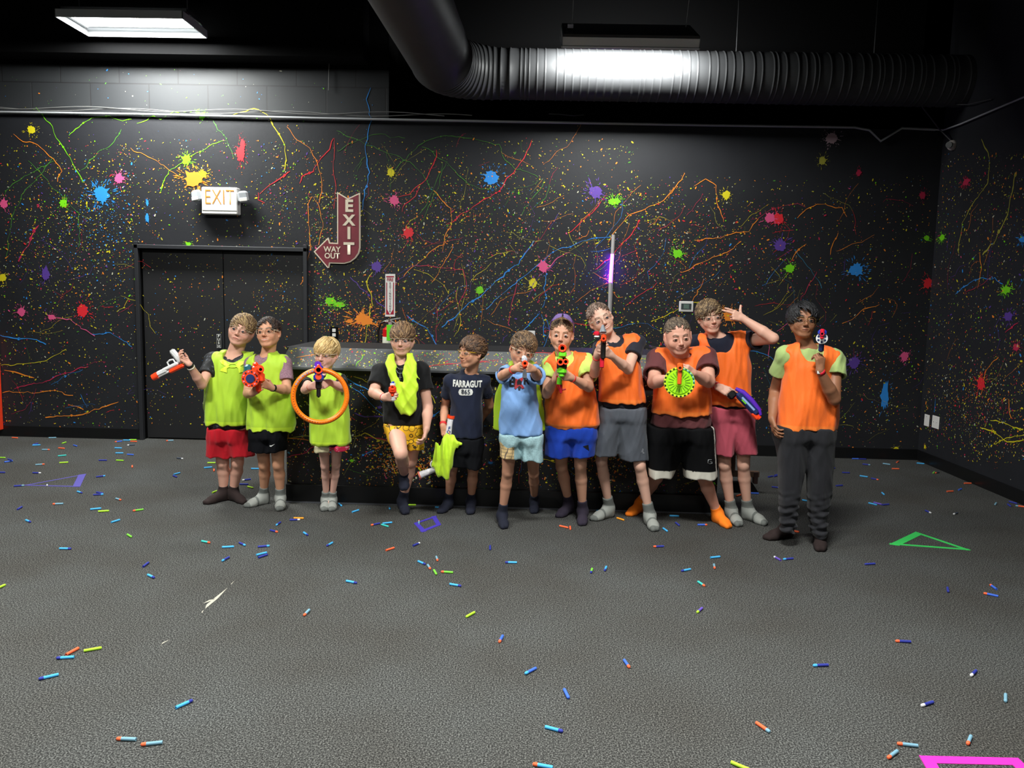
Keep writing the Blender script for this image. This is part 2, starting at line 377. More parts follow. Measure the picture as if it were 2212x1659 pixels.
STR = [  # strings of thrown paint on the back wall, picked off the wall: colour, width, way points
('lime',.011,[(80,232),(95,255),(113,275),(125,300),(145,325),(158,360),(172,380),(178,395)]),('lime',.010,[(145,293),(172,268),(205,252),(235,246),(262,258),(284,257)]),('lime',.008,[(295,266),(315,260),(333,250),(350,258),(375,245),(430,240)]),
('green',.008,[(448,250),(470,275),(490,300),(500,320),(508,345)]),('lime',.010,[(485,303),(455,313),(430,330),(400,345),(370,370),(350,400),(345,415)]),('green',.008,[(115,345),(70,375),(35,395),(10,420)]),
('green',.009,[(112,345),(80,385),(55,410),(28,450),(20,500),(15,560)]),('green',.008,[(60,350),(90,375),(110,400),(140,430),(170,460),(178,500),(174,530)]),('green',.009,[(262,280),(245,315),(215,330),(195,355),(175,370)]),
('orange',.012,[(30,292),(50,310),(85,310),(105,330),(118,345),(128,370),(120,392)]),('orange',.007,[(283,320),(320,340),(360,365),(395,383)]),
('yellow',.015,[(503,247),(530,240),(550,235),(575,248),(588,270)]),('yellow',.013,[(585,262),(598,285),(612,310),(615,345),(610,372)]),('orange',.010,[(622,275),(635,297),(670,318),(685,345),(695,380),(695,410),(690,440)]),
('red',.014,[(627,370),(600,390),(575,405),(560,418)]),('red',.008,[(560,418),(557,430),(570,440)]),('red',.014,[(721,298),(710,330),(690,350),(675,372),(650,385),(645,398)]),('red',.007,[(721,298),(722,360),(723,450)]),
('orange',.011,[(675,425),(668,460),(672,500),(668,540),(660,580),(650,610)]),('orange',.008,[(675,425),(690,455),(697,490),(690,530)]),
('blue',.014,[(800,190),(796,215),(806,265),(790,290),(786,330),(800,370),(788,410),(782,460)]),('green',.008,[(728,280),(770,300),(815,320),(870,340),(905,368),(930,400),(945,425)]),('green',.007,[(728,325),(790,290),(830,288),(875,300)]),
('green',.008,[(845,370),(880,335),(920,305),(960,293),(1040,303),(1075,315),(1090,350),(1110,365),(1160,388)]),('green',.008,[(910,315),(940,335),(960,350),(985,375),(1010,395),(1060,405)]),
('green',.007,[(955,355),(940,400),(925,440),(905,465)]),('green',.007,[(965,350),(945,410),(930,440),(910,480)]),('red',.012,[(945,325),(942,355),(925,385),(908,402),(885,420),(860,428)]),('red',.009,[(910,405),(900,425),(880,440),(870,455)]),
('red',.011,[(1150,305),(1138,335),(1120,360),(1095,380),(1075,410),(1040,435),(1000,460),(960,485)]),('green',.008,[(1175,385),(1165,410),(1145,435),(1125,465)]),('green',.007,[(1185,395),(1170,430),(1140,460)]),
('orange',.011,[(938,410),(955,430),(975,450),(978,480),(965,510),(960,540)]),('orange',.010,[(965,525),(930,550),(900,575),(870,600)]),('orange',.009,[(975,530),(960,570),(930,610)]),
('orange',.010,[(1455,405),(1430,430),(1390,450),(1350,470),(1320,500),(1310,520)]),('orange',.010,[(1480,375),(1460,400),(1440,430)]),('red',.010,[(1310,420),(1290,450),(1260,475),(1230,500)]),('red',.011,[(1380,475),(1370,500),(1350,520),(1320,550),(1290,580)]),
('blue',.016,[(1154,520),(1135,545),(1120,570),(1095,590),(1065,615),(1040,640),(1010,660),(985,685),(955,705)]),('blue',.010,[(1320,512),(1280,515),(1240,525),(1200,540),(1180,555),(1110,620),(1080,640),(1050,665)]),
('blue',.014,[(878,680),(905,698),(925,710),(940,735),(950,755)]),('purple',.013,[(757,600),(790,630),(830,665)]),('yellow',.013,[(803,590),(795,610),(803,640),(808,660)]),('yellow',.012,[(800,655),(795,690),(790,720),(785,755)]),
('blue',.014,[(1165,678),(1130,710),(1105,735)]),('blue',.010,[(1168,680),(1172,700),(1176,735)]),('blue',.010,[(1180,590),(1172,620),(1180,645),(1170,665)]),('rose',.010,[(900,575),(1000,582),(1005,620),(990,665)]),
('blue',.018,[(0,725),(35,730),(70,732),(100,740)]),('blue',.010,[(195,722),(240,720),(285,745)]),('pink',.012,[(110,683),(150,690),(175,710),(200,722)]),('rose',.020,[(85,488),(65,520),(50,545),(38,565)]),
('orange',.018,[(12,800),(35,805),(55,812),(75,818)]),('orange',.010,[(5,850),(80,847),(120,845),(158,855)]),('orange',.015,[(255,865),(235,872),(215,880),(190,885),(160,892),(100,903)]),('orange',.012,[(150,873),(170,878),(188,885)]),
('yellow',.009,[(0,788),(60,786),(100,778),(130,765),(145,755)]),('rose',.012,[(30,840),(80,830),(130,810),(170,795),(195,790)]),('orange',.011,[(1500,520),(1560,515),(1620,500),(1640,470)]),('orange',.012,[(1470,590),(1520,570),(1580,545),(1600,520)]),
('pink',.010,[(1735,695),(1700,702),(1680,715)]),('pink',.010,[(1660,745),(1662,775)]),('orange',.010,[(1565,480),(1550,440),(1545,400),(1520,385),(1500,400)]),('orange',.009,[(1720,470),(1740,450),(1780,440),(1820,448),(1830,465)]),
('yellow',.010,[(1465,665),(1440,680),(1410,692)]),('yellow',.008,[(1490,655),(1530,650)]),('blue',.009,[(1620,760),(1650,765),(1680,785),(1700,800)]),('orange',.012,[(1740,525),(1720,545),(1712,560)]),('orange',.010,[(1810,500),(1800,530),(1795,550)]),
('rose',.009,[(1765,590),(1745,620),(1720,660)]),('teal',.009,[(1720,540),(1740,570),(1760,600),(1775,625)]),('orange',.010,[(1900,660),(1870,670),(1840,690),(1820,700)]),('red',.009,[(1420,610),(1380,640),(1350,660)]),('pink',.010,[(1230,545),(1200,560),(1180,580)]),
('rose',.011,[(1120,600),(1110,650),(1100,700)]),('orange',.009,[(1520,600),(1500,640),(1490,660)]),('red',.010,[(1180,715),(1230,700),(1290,705)]),('blue',.009,[(1280,715),(1330,705),(1370,695)])]
for c, w, pts in STR: string(wb, [onb(*q) for q in pts], w, c, NW)
def rand_strings(mb, n, f, N, cols, wmax=.007, L=(2, 6), slope=None):
    for _ in range(n):
        u, v = rng.random(), rng.random(); a = rng.gauss(.75, .55) if slope is None else rng.gauss(slope, .35); pts = [f(u, v)]; p = np.array(pts[0], float)
        T = f(min(u+.01, 1.01), v) - f(u, v); T = nrm(T)
        for k in range(rng.randint(*L)):
            a += rng.gauss(0, .35); p = p + (T*math.cos(a) + ez*math.sin(a))*rng.uniform(.04, .13); pts.append(p.copy())
        string(mb, pts, rng.uniform(.002, wmax), rng.choice(cols), N, .008)
rc = ['orange', 'rose', 'yellow', 'red', 'purple', 'blue', 'orange', 'green', 'rose', 'olive']
rand_strings(wb, 80, lambda u, v: onb(800+u*560, 480+v*300), NW, rc)
rand_strings(wb, 45, lambda u, v: onb(1360+u*600, 430+v*330), NW, rc, .005)
rand_strings(wb, 30, lambda u, v: onb(20+u*260, 480+v*420), NW, rc, .005)
rand_strings(wb, 34, lambda u, v: onb(1640+u*330, 600+v*360), NW, ['orange', 'rose', 'olive', 'olive', 'purple', 'teal', 'yellow'], .004)
rand_strings(wb, 26, lambda u, v: onb(700+u*600, 290+v*190), NW, ['green', 'green', 'olive', 'orange', 'rose'], .004)
def spray(mb, n, f, U, sizes=esize, cols=SPC):
    for _ in range(n):
        p = f(); speck(mb, p, U, ez, sizes(), rng.choice(cols))
def inwall(px, py):
    q = onb(px, py)
    return None if (dx0-.02 < q[0] < dx1+.02 and q[2] < dz+.02) or q[0] > XR-.01 or q[2] > TOPZ or (q[2] > SZ and q[0] > XN) else q
def spray_w(n, cx, cy, sx, sy, cols=SPC, uni=False):
    k = 0
    while k < n:
        px, py = (rng.uniform(cx-sx, cx+sx), rng.uniform(cy-sy, cy+sy)) if uni else (rng.gauss(cx, sx), rng.gauss(cy, sy)); k += 1
        q = inwall(px, py)
        if q is not None: speck(wb, q, ex, ez, esize(), rng.choice(cols))
spray_w(1500, 150, 620, 150, 310, uni=True); spray_w(900, 130, 520, 90, 110); spray_w(420, 205, 470, 40, 50, ['blue', 'blue', 'teal', 'blue', 'yellow'])
spray_w(700, 480, 420, 220, 120, uni=True); spray_w(230, 610, 430, 30, 70); spray_w(120, 420, 390, 22, 20, ['orange', 'yellow']); spray_w(70, 420, 200, 260, 40, ['lime', 'green', 'white', 'blue'])
spray_w(3300, 1080, 590, 400, 190, uni=True); spray_w(900, 960, 500, 120, 60); spray_w(700, 790, 700, 60, 40, ['orange', 'orange', 'yellow', 'rose']); spray_w(800, 1100, 640, 160, 70)
spray_w(2200, 1680, 660, 330, 280, uni=True); spray_w(900, 1750, 850, 180, 90, ['yellow', 'olive', 'olive', 'white', 'orange', 'rose']); spray_w(700, 1500, 560, 110, 60, ['orange', 'rose', 'yellow', 'red', 'white'])
spray_w(600, 1050, 370, 330, 70, ['olive', 'green', 'yellow', 'orange'], True); spray_w(320, 690, 560, 30, 150, uni=True)
tag(wb.build('wall_back'), kind='structure')

# right wall
wr = MB(); NR = np.array([-1., 0, 0])
wr.poly([(XR, D, 0), (XR, -5, 0), (XR, -5, CEIL), (XR, D, CEIL)], WALLM)
def onr(px, py): return RW(px, py, XR-.002-rng.uniform(0, .002))
for x, y, rx, ry, c in [(2087,393,7,8,'rose'),(2035,513,6,7,'lime'),(2174,626,9,9,'lime'),(2119,828,8,16,'red'),(2178,684,9,11,'purple'),(2209,517,7,7,'blue'),(1998,965,2,5,'yellow'),(2195,750,6,9,'rose')]:
    q = onr(x, y); s_ = q[1]/FPX; blob(wr, q, eyv, ez, rx*s_*2.0, ry*s_, c, NR)
for c, w, pts in [('olive',.022,[(2195,370),(2185,420),(2175,470),(2150,520),(2120,548)]),('olive',.016,[(2120,300),(2133,350),(2135,400),(2110,430),(2080,480),(2070,550)]),('yellow',.016,[(2118,925),(2140,930),(2170,950),(2190,952),(2212,950)]),
    ('yellow',.014,[(2137,912),(2165,915),(2190,925),(2212,930)]),('yellow',.011,[(2150,955),(2180,945),(2212,940)]),('blue',.012,[(2065,635),(2095,610),(2125,602),(2150,600),(2168,615)]),('blue',.012,[(2020,862),(2018,890)]),
    ('orange',.012,[(2115,545),(2120,580),(2110,620)]),('orange',.012,[(2120,850),(2130,800),(2160,770)]),('orange',.014,[(2180,860),(2185,900)]),('rose',.012,[(2170,720),(2200,700)])]:
    string(wr, [onr(*q) for q in pts], w, c, NR)
rand_strings(wr, 22, lambda u, v: onr(2030+u*170, 480+v*400), NR, ['orange', 'rose', 'olive', 'purple', 'teal'], .006, slope=1.2)
for _ in range(2300):
    q = onr(rng.uniform(2000, 2260), rng.uniform(330, 1000)); 
    if q[2] > .16 and q[1] < D-.01: speck(wr, q, eyv, ez, esize()*1.1, rng.choice(SPC + ['olive']*6))
for _ in range(900):
    q = onr(rng.gauss(2110, 60), rng.gauss(880, 60))
    if q[2] > .16 and q[1] < D-.01: speck(wr, q, eyv, ez, esize(), rng.choice(['olive', 'yellow', 'orange', 'white', 'rose']))
tag(wr.build('wall_right'), kind='structure')
wl = MB(); wl.poly([(XL-3.5, -5, 0), (XL-3.5, D, 0), (XL-3.5, D, CEIL), (XL-3.5, -5, CEIL)], WALLM); tag(wl.build('wall_left'), kind='structure')
wf = MB(); wf.poly([(XR, -5, 0), (XL-3.5, -5, 0), (XL-3.5, -5, CEIL), (XR, -5, CEIL)], WALLM); tag(wf.build('wall_front'), kind='structure')
fl = MB(); fl.poly([(XL-3.5, -5, 0), (XR, -5, 0), (XR, D+.1, 0), (XL-3.5, D+.1, 0)], CARPET)
SCR = mat('bare_backing', (180, 175, 160), 0.8)
for pts in [[(492,1269),(470,1293),(443,1315),(446,1306),(468,1288)],[(466,1293),(450,1300),(439,1303),(452,1296)],[(507,1254),(500,1262),(498,1262)],[(435,1322),(440,1317),(437,1324)],[(367,1381),(350,1391),(346,1398),(351,1388)]]:
    fl.poly([FL(x, y, .0015) for x, y in pts], SCR)
tag(fl.build('floor'), kind='structure')
ce = MB(); ce.box(((XL-3.5+XR)/2, 1.8, CEIL+.05), (XR-XL+3.5, 13.8, .1), mat('ceiling_black', (17, 19, 25), .8)); tag(ce.build('ceiling'), kind='structure')
bb = MB()
for x0, x1 in ((XL-3.5, dx0-.02), (dx1+.02, XR)):
    bb.box(((x0+x1)/2, D-.008, .055), (x1-x0, .016, .11), TRIMM); bb.box(((x0+x1)/2, D-.012, .005), (x1-x0, .03, .01), TRIMM)
tag(bb.build('baseboard_back'), kind='structure')
bb = MB(); bb.box((XR-.008, (D-5)/2, .055), (.016, D+5-.04, .11), TRIMM); tag(bb.build('baseboard_right'), kind='structure')
# beams under the ceiling
bm_ = MB(); bm_.box(((XL-3.5+XN)/2-.1, D-.14, (TOPZ+CEIL)/2+.02), (XN-XL+3.3, .26, CEIL-TOPZ-.05), BLACK); tag(bm_.build('ceiling_beam'), kind='structure')
# door frame and double door
fr = MB()
FRM = mat('door_frame_black', (37, 38, 42), .5)
w_ = .04
for x in (dx0-w_/2+.012, dx1+w_/2-.012): fr.box((x, D-.012, dz/2+.03), (w_, .05, dz+.06), FRM, bev=.004)
fr.box(((dx0+dx1)/2, D-.012, dz+w_/2-.012), (dx1-dx0+2*w_-.024, .05, w_), FRM, bev=.004)
tag(fr.build('trim_1'), kind='structure')
xm = float(P(485, 700, D+.06)[0])
for k, (x0, x1) in enumerate(((dx0+.015, xm-.003), (xm+.003, dx1-.015))):
    d = MB(); d.box(((x0+x1)/2, D+.075, dz/2-.002), (x1-x0, .045, dz-.03), DOORM, bev=.003)
    for _ in range(620 if k else 520):
        q = np.array([rng.uniform(x0, x1), D+.0512-rng.uniform(0, .002), rng.uniform(.15, dz-.05)])
        if k and rng.random() < .35: q[0] = min(max(rng.gauss(float(P(590, 600, D)[0]), .13), x0), x1); q[2] = min(max(rng.gauss(1.55, .25), .1), dz-.04)
        if rng.random() < .8: speck(d, q, ex, ez, esize()*.9, rng.choice(['yellow', 'yellow', 'white', 'olive', 'orange', 'olive', 'rose', 'blue']))
    o = d.build('door_%d' % (k+1)); tag(o, kind='structure')
    if k == 0:
        c = MB(); q = P(473, 737, D+.04); c.box(q, (.052, .006, .15), mat('sign_black', (20, 20, 20), .4), bev=.002); 
        pl = c.build('push_sign'); pl.parent = o; pl['label'] = 'small vertical black PUSH sign'
        wm = mat('lettering_white', (225, 225, 220), .5)
        for i, ch in enumerate('PUSH'):
            t = text_mesh(ch, .037, (q + np.array([0, -.004, .052-.035*i]), ex, ez, NW), wm, 'lettering', pl, bold=.0012)
        e = MB(); 
        for a_, b_ in (((-.022, .07), (.022, .07)), ((.022, .07), (.022, -.07)), ((.022, -.07), (-.022, -.07)), ((-.022, -.07), (-.022, .07))):
            e.cyl(q + np.array([a_[0], -.004, a_[1]]), q + np.array([b_[0], -.004, b_[1]]), .0011, wm, seg=6)
        e.build('border', pl)
st = MB(); st.box((float(P(3, 850, D)[0])-.012, D-.05, .57), (.05, .08, 1.0), mat('red_orange_paint', (225, 60, 30), .4), bev=.006)
tag(st.build('upright_post'), 'thin red orange post at the left edge standing against the black wall', 'post')

# ------------------------------------------------------------------ ceiling lamps
FIXM = mat('fixture_white', (205, 207, 210), .35); REFM = mat('reflector', (190, 193, 196), .25, metal=.6)
TUBE = mat('lit_tube', (255, 255, 250), .5, emit=(250, 255, 250), estr=22)
LLAB = ['bright open ceiling lamp hanging above the exit sign and double door', 'tilted ceiling lamp throwing light onto the round duct']
for k, (loc, tilt, wt) in enumerate(LAMPS):
    r = empty('ceiling_lamp', loc); r.rotation_euler = (math.radians(tilt), 0, 0)
    tag(r, LLAB[k] if k < 2 else ['ceiling lamp over the left middle of the floor', 'ceiling lamp over the middle of the floor', 'ceiling lamp high behind the camera on the left', 'ceiling lamp high behind the camera on the right'][k-2], 'ceiling lamp', 'hanging fluorescent lamps')
    L, W, H = (1.15, .54, .07) if k != 1 else (1.18, .56, .035)
    h = MB()
    if tilt == 0:
        for s_ in (-1, 1):
            h.box((0, s_*(W/2-.006), .02), (L, .012, .07), FIXM, bev=.003); h.box((s_*(L/2-.006), 0, .02), (.012, W, .07), FIXM, bev=.003)
            h.mesh([(-L/2, s_*(W/2-.01), .03), (L/2, s_*(W/2-.01), .03), (L/2, s_*.1, H), (-L/2, s_*.1, H)], [(0, 1, 2, 3)], REFM)
    else:
        for s_ in (-1, 1):
            if s_ < 0: h.box((0, s_*(W/2-.004), .012), (L, .008, .075), mat('hood_white', (245, 246, 248), .4), bev=.002)
            (h.box((0, s_*W/2, -.032), (L, .014, .022), REFM, bev=.003) if s_ < 0 else None); h.box((s_*L/2, 0, -.032), (.014, W, .022), FIXM, bev=.003)
            h.box((s_*(L/2-.004), 0, .012), (.008, W, .075), FIXM, bev=.002)
    h.box((0, 0, H+.02), (L-.01, W-.02 if k == 1 else .36, .035), mat('fixture_top', (60, 60, 62), .6), bev=.004)
    part('housing', h, r)
    for j in range(4):
        t = MB(); y = -.15+.1*j; t.cyl((-L/2+.06, y, .055), (L/2-.06, y, .055), .013, TUBE, seg=10); part('lamp_tube', t, r)
    for s_ in (-1, 1):
        t = MB(); t.box((s_*(L/2-.035), 0, .055), (.03, .38, .035), FIXM, bev=.003); part('lamp_holder', t, r)
        t = MB(); t.cyl((s_*.5, 0, H+.06), (s_*.5, .0, (CEIL-loc[2])/math.cos(math.radians(tilt))), .003, REFM, seg=6); part('hanging_wire', t, r)
    if k == 1:
        t = MB(); t.box((-.52, -.12, H+.075), (.05, .03, .03), mat('sensor_white', (240, 235, 250), .3)); part('sensor', t, r)

# ------------------------------------------------------------------ round duct
def build_duct(nt, b, tc): pass
DUCT = mat('duct_paint', (68, 69, 71), .5, var=.08, vscale=5)
yc, rd = 7.84, .232
zc = float(P(1300, 157, yc-.1)[2]) 
xe = float(P(1122, 160, yc)[0])
root = empty('ventilation_duct', (xe, yc, zc)); tag(root, 'large black round ventilation duct with an elbow under the ceiling', 'duct')
dm = MB(); sec = 40; rings = []
x = xe; x1 = XR
k = 0
while x < x1:
    for dxx, rr in ((0, rd), (.004, rd), (.010, rd+.005), (.016, rd+.005), (.022, rd), (.026, rd)): rings.append((x+dxx, rr))
    x += rng.choice([.075, .075, .04, .11, .075]); 
rings.append((x1, rd))
vs = [(xx, yc - math.cos(t)*rr, zc + math.sin(t)*rr) for xx, rr in rings for t in np.arange(sec)*2*math.pi/sec]
dm.mesh([np.array(v) - np.array([xe, yc, zc]) for v in vs], [(i*sec+j, i*sec+(j+1) % sec, (i+1)*sec+(j+1) % sec, (i+1)*sec+j) for i in range(len(rings)-1) for j in range(sec)], DUCT, True)
part('ribbed_section', dm, root)
# elbow and the run towards the viewer
el = MB(); path = []; rr_ = []
xs = float(P(1082, 160, yc)[0])
for i in range(3): path.append(np.array([xe + (xs-xe)*i/2, yc, zc])); rr_.append(rd)
cx, cyy = xs, yc-.52; T = 0
for i in range(1, 11):
    a = math.radians(87)*i/10; path.append(np.array([cx - .52*math.sin(a), cyy + .52*math.cos(a), zc + .0*i])); rr_.append(rd + .05*i/10)
d = np.array([-math.cos(math.radians(87)), -math.sin(math.radians(87)), 0]); e0 = path[-1]
for i in range(1, 9): path.append(e0 + d*.55*i + np.array([0, 0, .018*i])); rr_.append(rd+.05)
base = np.array([xe, yc, zc]); path = [p - base for p in path]
pp, rq = [], []
for i in range(len(path)):
    if 0 < i < 13:
        dd = nrm(path[i] - path[i-1]); pp += [path[i]-dd*.012, path[i]-dd*.006, path[i]+dd*.006, path[i]+dd*.012]; rq += [rr_[i], rr_[i]+.007, rr_[i]+.007, rr_[i]]
    else: pp.append(path[i]); rq.append(rr_[i])
el.sweep(pp, rd, DUCT, 40, rq); part('elbow', el, root)
for xx in (1.9, 3.2):
    t = MB(); t.cyl((xx-xe, 0, rd*.98), (xx-xe, 0, CEIL-zc), .006, DUCT, seg=6); part('hanger', t, root)

# ------------------------------------------------------------------ conduit, cables
CND = mat('conduit_grey', (185, 187, 190), .4, metal=.2); CBL = mat('cable_white', (120, 120, 118), .5)
c = MB(); pts = [(XL-3.4, D-.03, SZ-.0)] + [P(x, y, D-.03) for x, y in [(0,242),(300,246.5),(740,256.5),(1100,263),(1500,270),(1845,275)]] + [P(1878, 281, D-.03), P(1902, 305, D-.03), P(1948, 277, D-.03), P(2020, 280, D-.03)]
c.sweep(pts, .012, CND, 8); p0 = np.array(pts[-1]); q1 = RW(2075, 268, XR-.03); q2 = RW(2300, 172, XR-.03); c.sweep([p0, [XR-.03, D-.06, (p0[2]+q1[2])/2], q1, q2], .0085, CND, 8)
tag(c.build('conduit_pipe'), 'thin grey conduit pipe running along the whole back wall', 'pipe')
c = MB(); 
for k in range(2):
    pts = []
    for i, xx in enumerate(np.linspace(-150, 1020 - 60*k, 40)):
        q = P(xx, 231 + (xx/1020)*10 + 2.2*math.sin(i*.7+k*2), D-.035-.012*k); q[2] = SZ + .045 + .018*math.sin(i*.55 + 1.3*k) + .008*k; pts.append(q)
    c.sweep(pts, .0042, CBL, 6)
tag(c.build('cable_bundle'), 'bundle of loose cables lying along the ledge above the conduit', 'cable')
c = MB(); c.sweep([P(1185, 246, D-.03), P(1210, 247, D-.04), P(1240, 250, D-.04), P(1262, 248, D-.03)], .005, mat('cable_dark', (70, 70, 72), .5), 6); tag(c.build('loose_cable'), 'short dark cable end drooping under the duct', 'cable')
c = MB(); pts = [P(735, 30, D-.03), P(716, 85, D-.03), P(711, 130, D-.03), P(710, 195, D-.03)]; c.sweep(pts, .004, CBL, 6); tag(c.build('hanging_wire'), 'thin pale wire hanging from the ceiling left of the duct', 'wire')
c = MB(); c.sweep([RW(2010, 217, XR-.15), RW(2040, 226, XR-.12), RW(2090, 226, XR-.06), RW(2142, 214, XR-.02)], .005, mat('cable_dim', (70, 70, 72), .5), 6); tag(c.build('sagging_cable'), 'faint cable sagging across the top right corner of the room', 'cable')
r = empty('security_camera', P(2057, 314, D-.22)); tag(r, 'small white round security camera in the top right corner', 'camera')
L0 = np.array(r.location)
t = MB(); t.ball((0, 0, 0), (.048, .048, .05), mat('plastic_cream', (190, 180, 175), .4)); part('camera_housing', t, r)
t = MB(); t.cyl((-.035, -.02, .0), (-.05, -.032, -.002), .03, TRIMM, seg=20); part('lens', t, r)
t = MB(); a_ = P(1990, 228, D-.05)-L0; t.sweep([(0, 0, .03), P(2030, 280, D-.1)-L0, a_], .007, mat('cable_dim', (70, 70, 72)), 6); part('mounting_arm', t, r)

# ------------------------------------------------------------------ counter
cxl, cxr = float(FL(618, 1084)[0]), float(FL(1548, 1110)[0]); yf = 5.83; yb = 6.5
zT = float(P(800, 753, yf+.02)[2]); zB = float(P(800, 801, yf-.1)[2])
CNT = mat('counter_black', (26, 26, 28), .5); APR = mat('counter_apron', (88, 90, 92), .42, var=.1, vscale=9, bump=.1, bscale=20)
root = empty('reception_counter', ((cxl+cxr)/2, (yf+yb)/2, 0)); tag(root, 'long black paint splattered counter behind the row of children', 'counter')
O = np.array(root.location)
b = MB(); yF = yf+.02
b.poly([(cxl, yF, .12), (cxr, yF, .12), (cxr, yF, zB+.01), (cxl, yF, zB+.01)], CNT); b.poly([(cxl, yF, .12), (cxl, yF, zB), (cxl, yb, zB), (cxl, yb, .12)], CNT)
b.poly([(cxr, yF, .12), (cxr, yb, .12), (cxr, yb, zB), (cxr, yF, zB)], CNT); b.poly([(cxl, yb, .0), (cxl, yb, zT-.03), (cxr, yb, zT-.03), (cxr, yb, 0)], CNT)
fy = yF-.0015
def onc(u, v): return np.array([cxl + u*(cxr-cxl), fy-rng.uniform(0, .002), .14 + v*(zB-.18)])
def oncp(px, py): return P(px, py, fy-rng.uniform(0, .002))
for c_, w, pts in [('blue',.012,[(745,815),(790,840),(830,870)]),('yellow',.010,[(760,812),(790,818),(800,825)]),('yellow',.011,[(760,943),(785,940),(815,948),(840,955)]),('rose',.014,[(790,945),(815,950),(840,958)]),('purple',.014,[(765,893),(800,898),(840,902)]),
    ('blue',.008,[(755,830),(800,870),(840,905)]),('blue',.010,[(932,905),(950,890)]),('blue',.010,[(785,983),(808,965)]),('rose',.010,[(620,985),(660,975),(690,955)]),('orange',.008,[(610,950),(640,945),(665,950)]),('yellow',.008,[(925,840),(935,855),(944,875)]),
    ('olive',.008,[(620,945),(650,940),(680,943)]),('orange',.012,[(845,1000),(850,1020)]),('olive',.008,[(1185,880),(1195,900)]),('pink',.012,[(830,1020),(830,1035)])]:
    string(b, [oncp(*q) for q in pts], w, c_, NW)
rand_strings(b, 40, onc, NW, rc, .005)
for _ in range(3200): speck(b, onc(rng.random(), rng.random()), ex, ez, esize()*.85, rng.choice(SPC))
for cc in [(.24, .25), (.27, .35), (.33, .2), (.1, .5), (.75, .3)]:
    for _ in range(220): speck(b, onc(min(max(rng.gauss(cc[0], .03), 0), 1), min(max(rng.gauss(cc[1], .1), 0), 1)), ex, ez, esize(), rng.choice(['orange', 'yellow', 'orange', 'white']))
for px, py, c_ in [(820,880,'purple'),(700,900,'rose'),(935,985,'green'),(760,995,'lime'),(1060,1000,'blue')]: blob(b, oncp(px, py), ex, ez, .018, .012, c_, NW)
b.build('front_panel', root, loc=None).matrix_parent_inverse = Matrix.Translation(-Vector(O))
a = MB(); A0, A1 = (yf-.005, zT), (yf-.085, zB)
xl_, xr_ = cxl-.02, cxr+.06
pr = [(A0[0]+.02, A0[1]), (A1[0], A1[1]+.012), (A1[0]+.004, A1[1]-.004), (A1[0]+.03, A1[1]-.004), (A0[0]+.03, A0[1]-.03)]
n_ = len(pr); vs = [(xl_+(.05 if i in (0, 4) else 0), y, z) for i, (y, z) in enumerate(pr)] + [(xr_, y, z) for y, z in pr]
a.mesh(vs, [(i, (i+1) % n_, n_+(i+1) % n_, n_+i) for i in range(n_)] + [tuple(range(n_))[::-1], tuple(range(n_, 2*n_))], APR)
sl = nrm(np.array([0, pr[1][0]-pr[0][0], pr[1][1]-pr[0][1]])); an = nrm(np.cross(sl, ex)); an = an if an[1] < 0 else -an
def ona(u, v): return np.array([xl_+.05 + u*(xr_-xl_-.06), pr[0][0] + v*(pr[1][0]-pr[0][0]), pr[0][1] + v*(pr[1][1]-pr[0][1])]) + an*rng.uniform(.001, .003)
for _ in range(1500): 
    p = ona(rng.random()**(1 if rng.random() < .4 else .75), rng.uniform(.04, .96)); e = esize()*.9; mtc = rng.choice(['yellow', 'yellow', 'white', 'white', 'orange', 'olive', 'lime', 'rose']); aa = rng.uniform(0, 3); u_ = ex*math.cos(aa)+sl*math.sin(aa); v_ = -ex*math.sin(aa)+sl*math.cos(aa); a.poly([p-u_*e*1.4, p-v_*e, p+u_*e*1.4, p+v_*e], PAINTS[mtc])
for c_, u0, v0, u1, v1 in [('red', .3, .85, .42, .55), ('red', .42, .55, .46, .5), ('orange', .02, .5, .09, .15), ('rose', .48, .6, .56, .9), ('red', .56, .05, .66, .1), ('lime', .16, .9, .17, .3), ('rose', .36, .7, .48, .45), ('yellow', .6, .6, .7, .4), ('yellow', .8, .2, .9, .6)]:
    string(a, [ona(u0 + (u1-u0)*t, v0 + (v1-v0)*t) for t in (0, .3, .6, 1)], .007, c_, an, .01)
a.build('sloping_ledge', root).matrix_parent_inverse = Matrix.Translation(-Vector(O))
t = MB(); t.box(((cxl+cxr)/2+.02, (yf+yb)/2+.03, zT-.015), (cxr-cxl+.02, yb-yf+.02, .03), CNT, bev=.004); t.build('top_board', root).matrix_parent_inverse = Matrix.Translation(-Vector(O))
t = MB(); t.box(((cxl+cxr)/2, yf+.02, .07), (cxr-cxl, .06, .14), TRIMM, bev=.003); t.build('kick_board', root).matrix_parent_inverse = Matrix.Translation(-Vector(O))
t = MB(); t.box(((cxl+cxr)/2, yf-.014, .004), (cxr-cxl, .012, .008), mat('edge_strip', (110, 112, 118), .3, metal=.5)); t.build('metal_edge', root).matrix_parent_inverse = Matrix.Translation(-Vector(O))
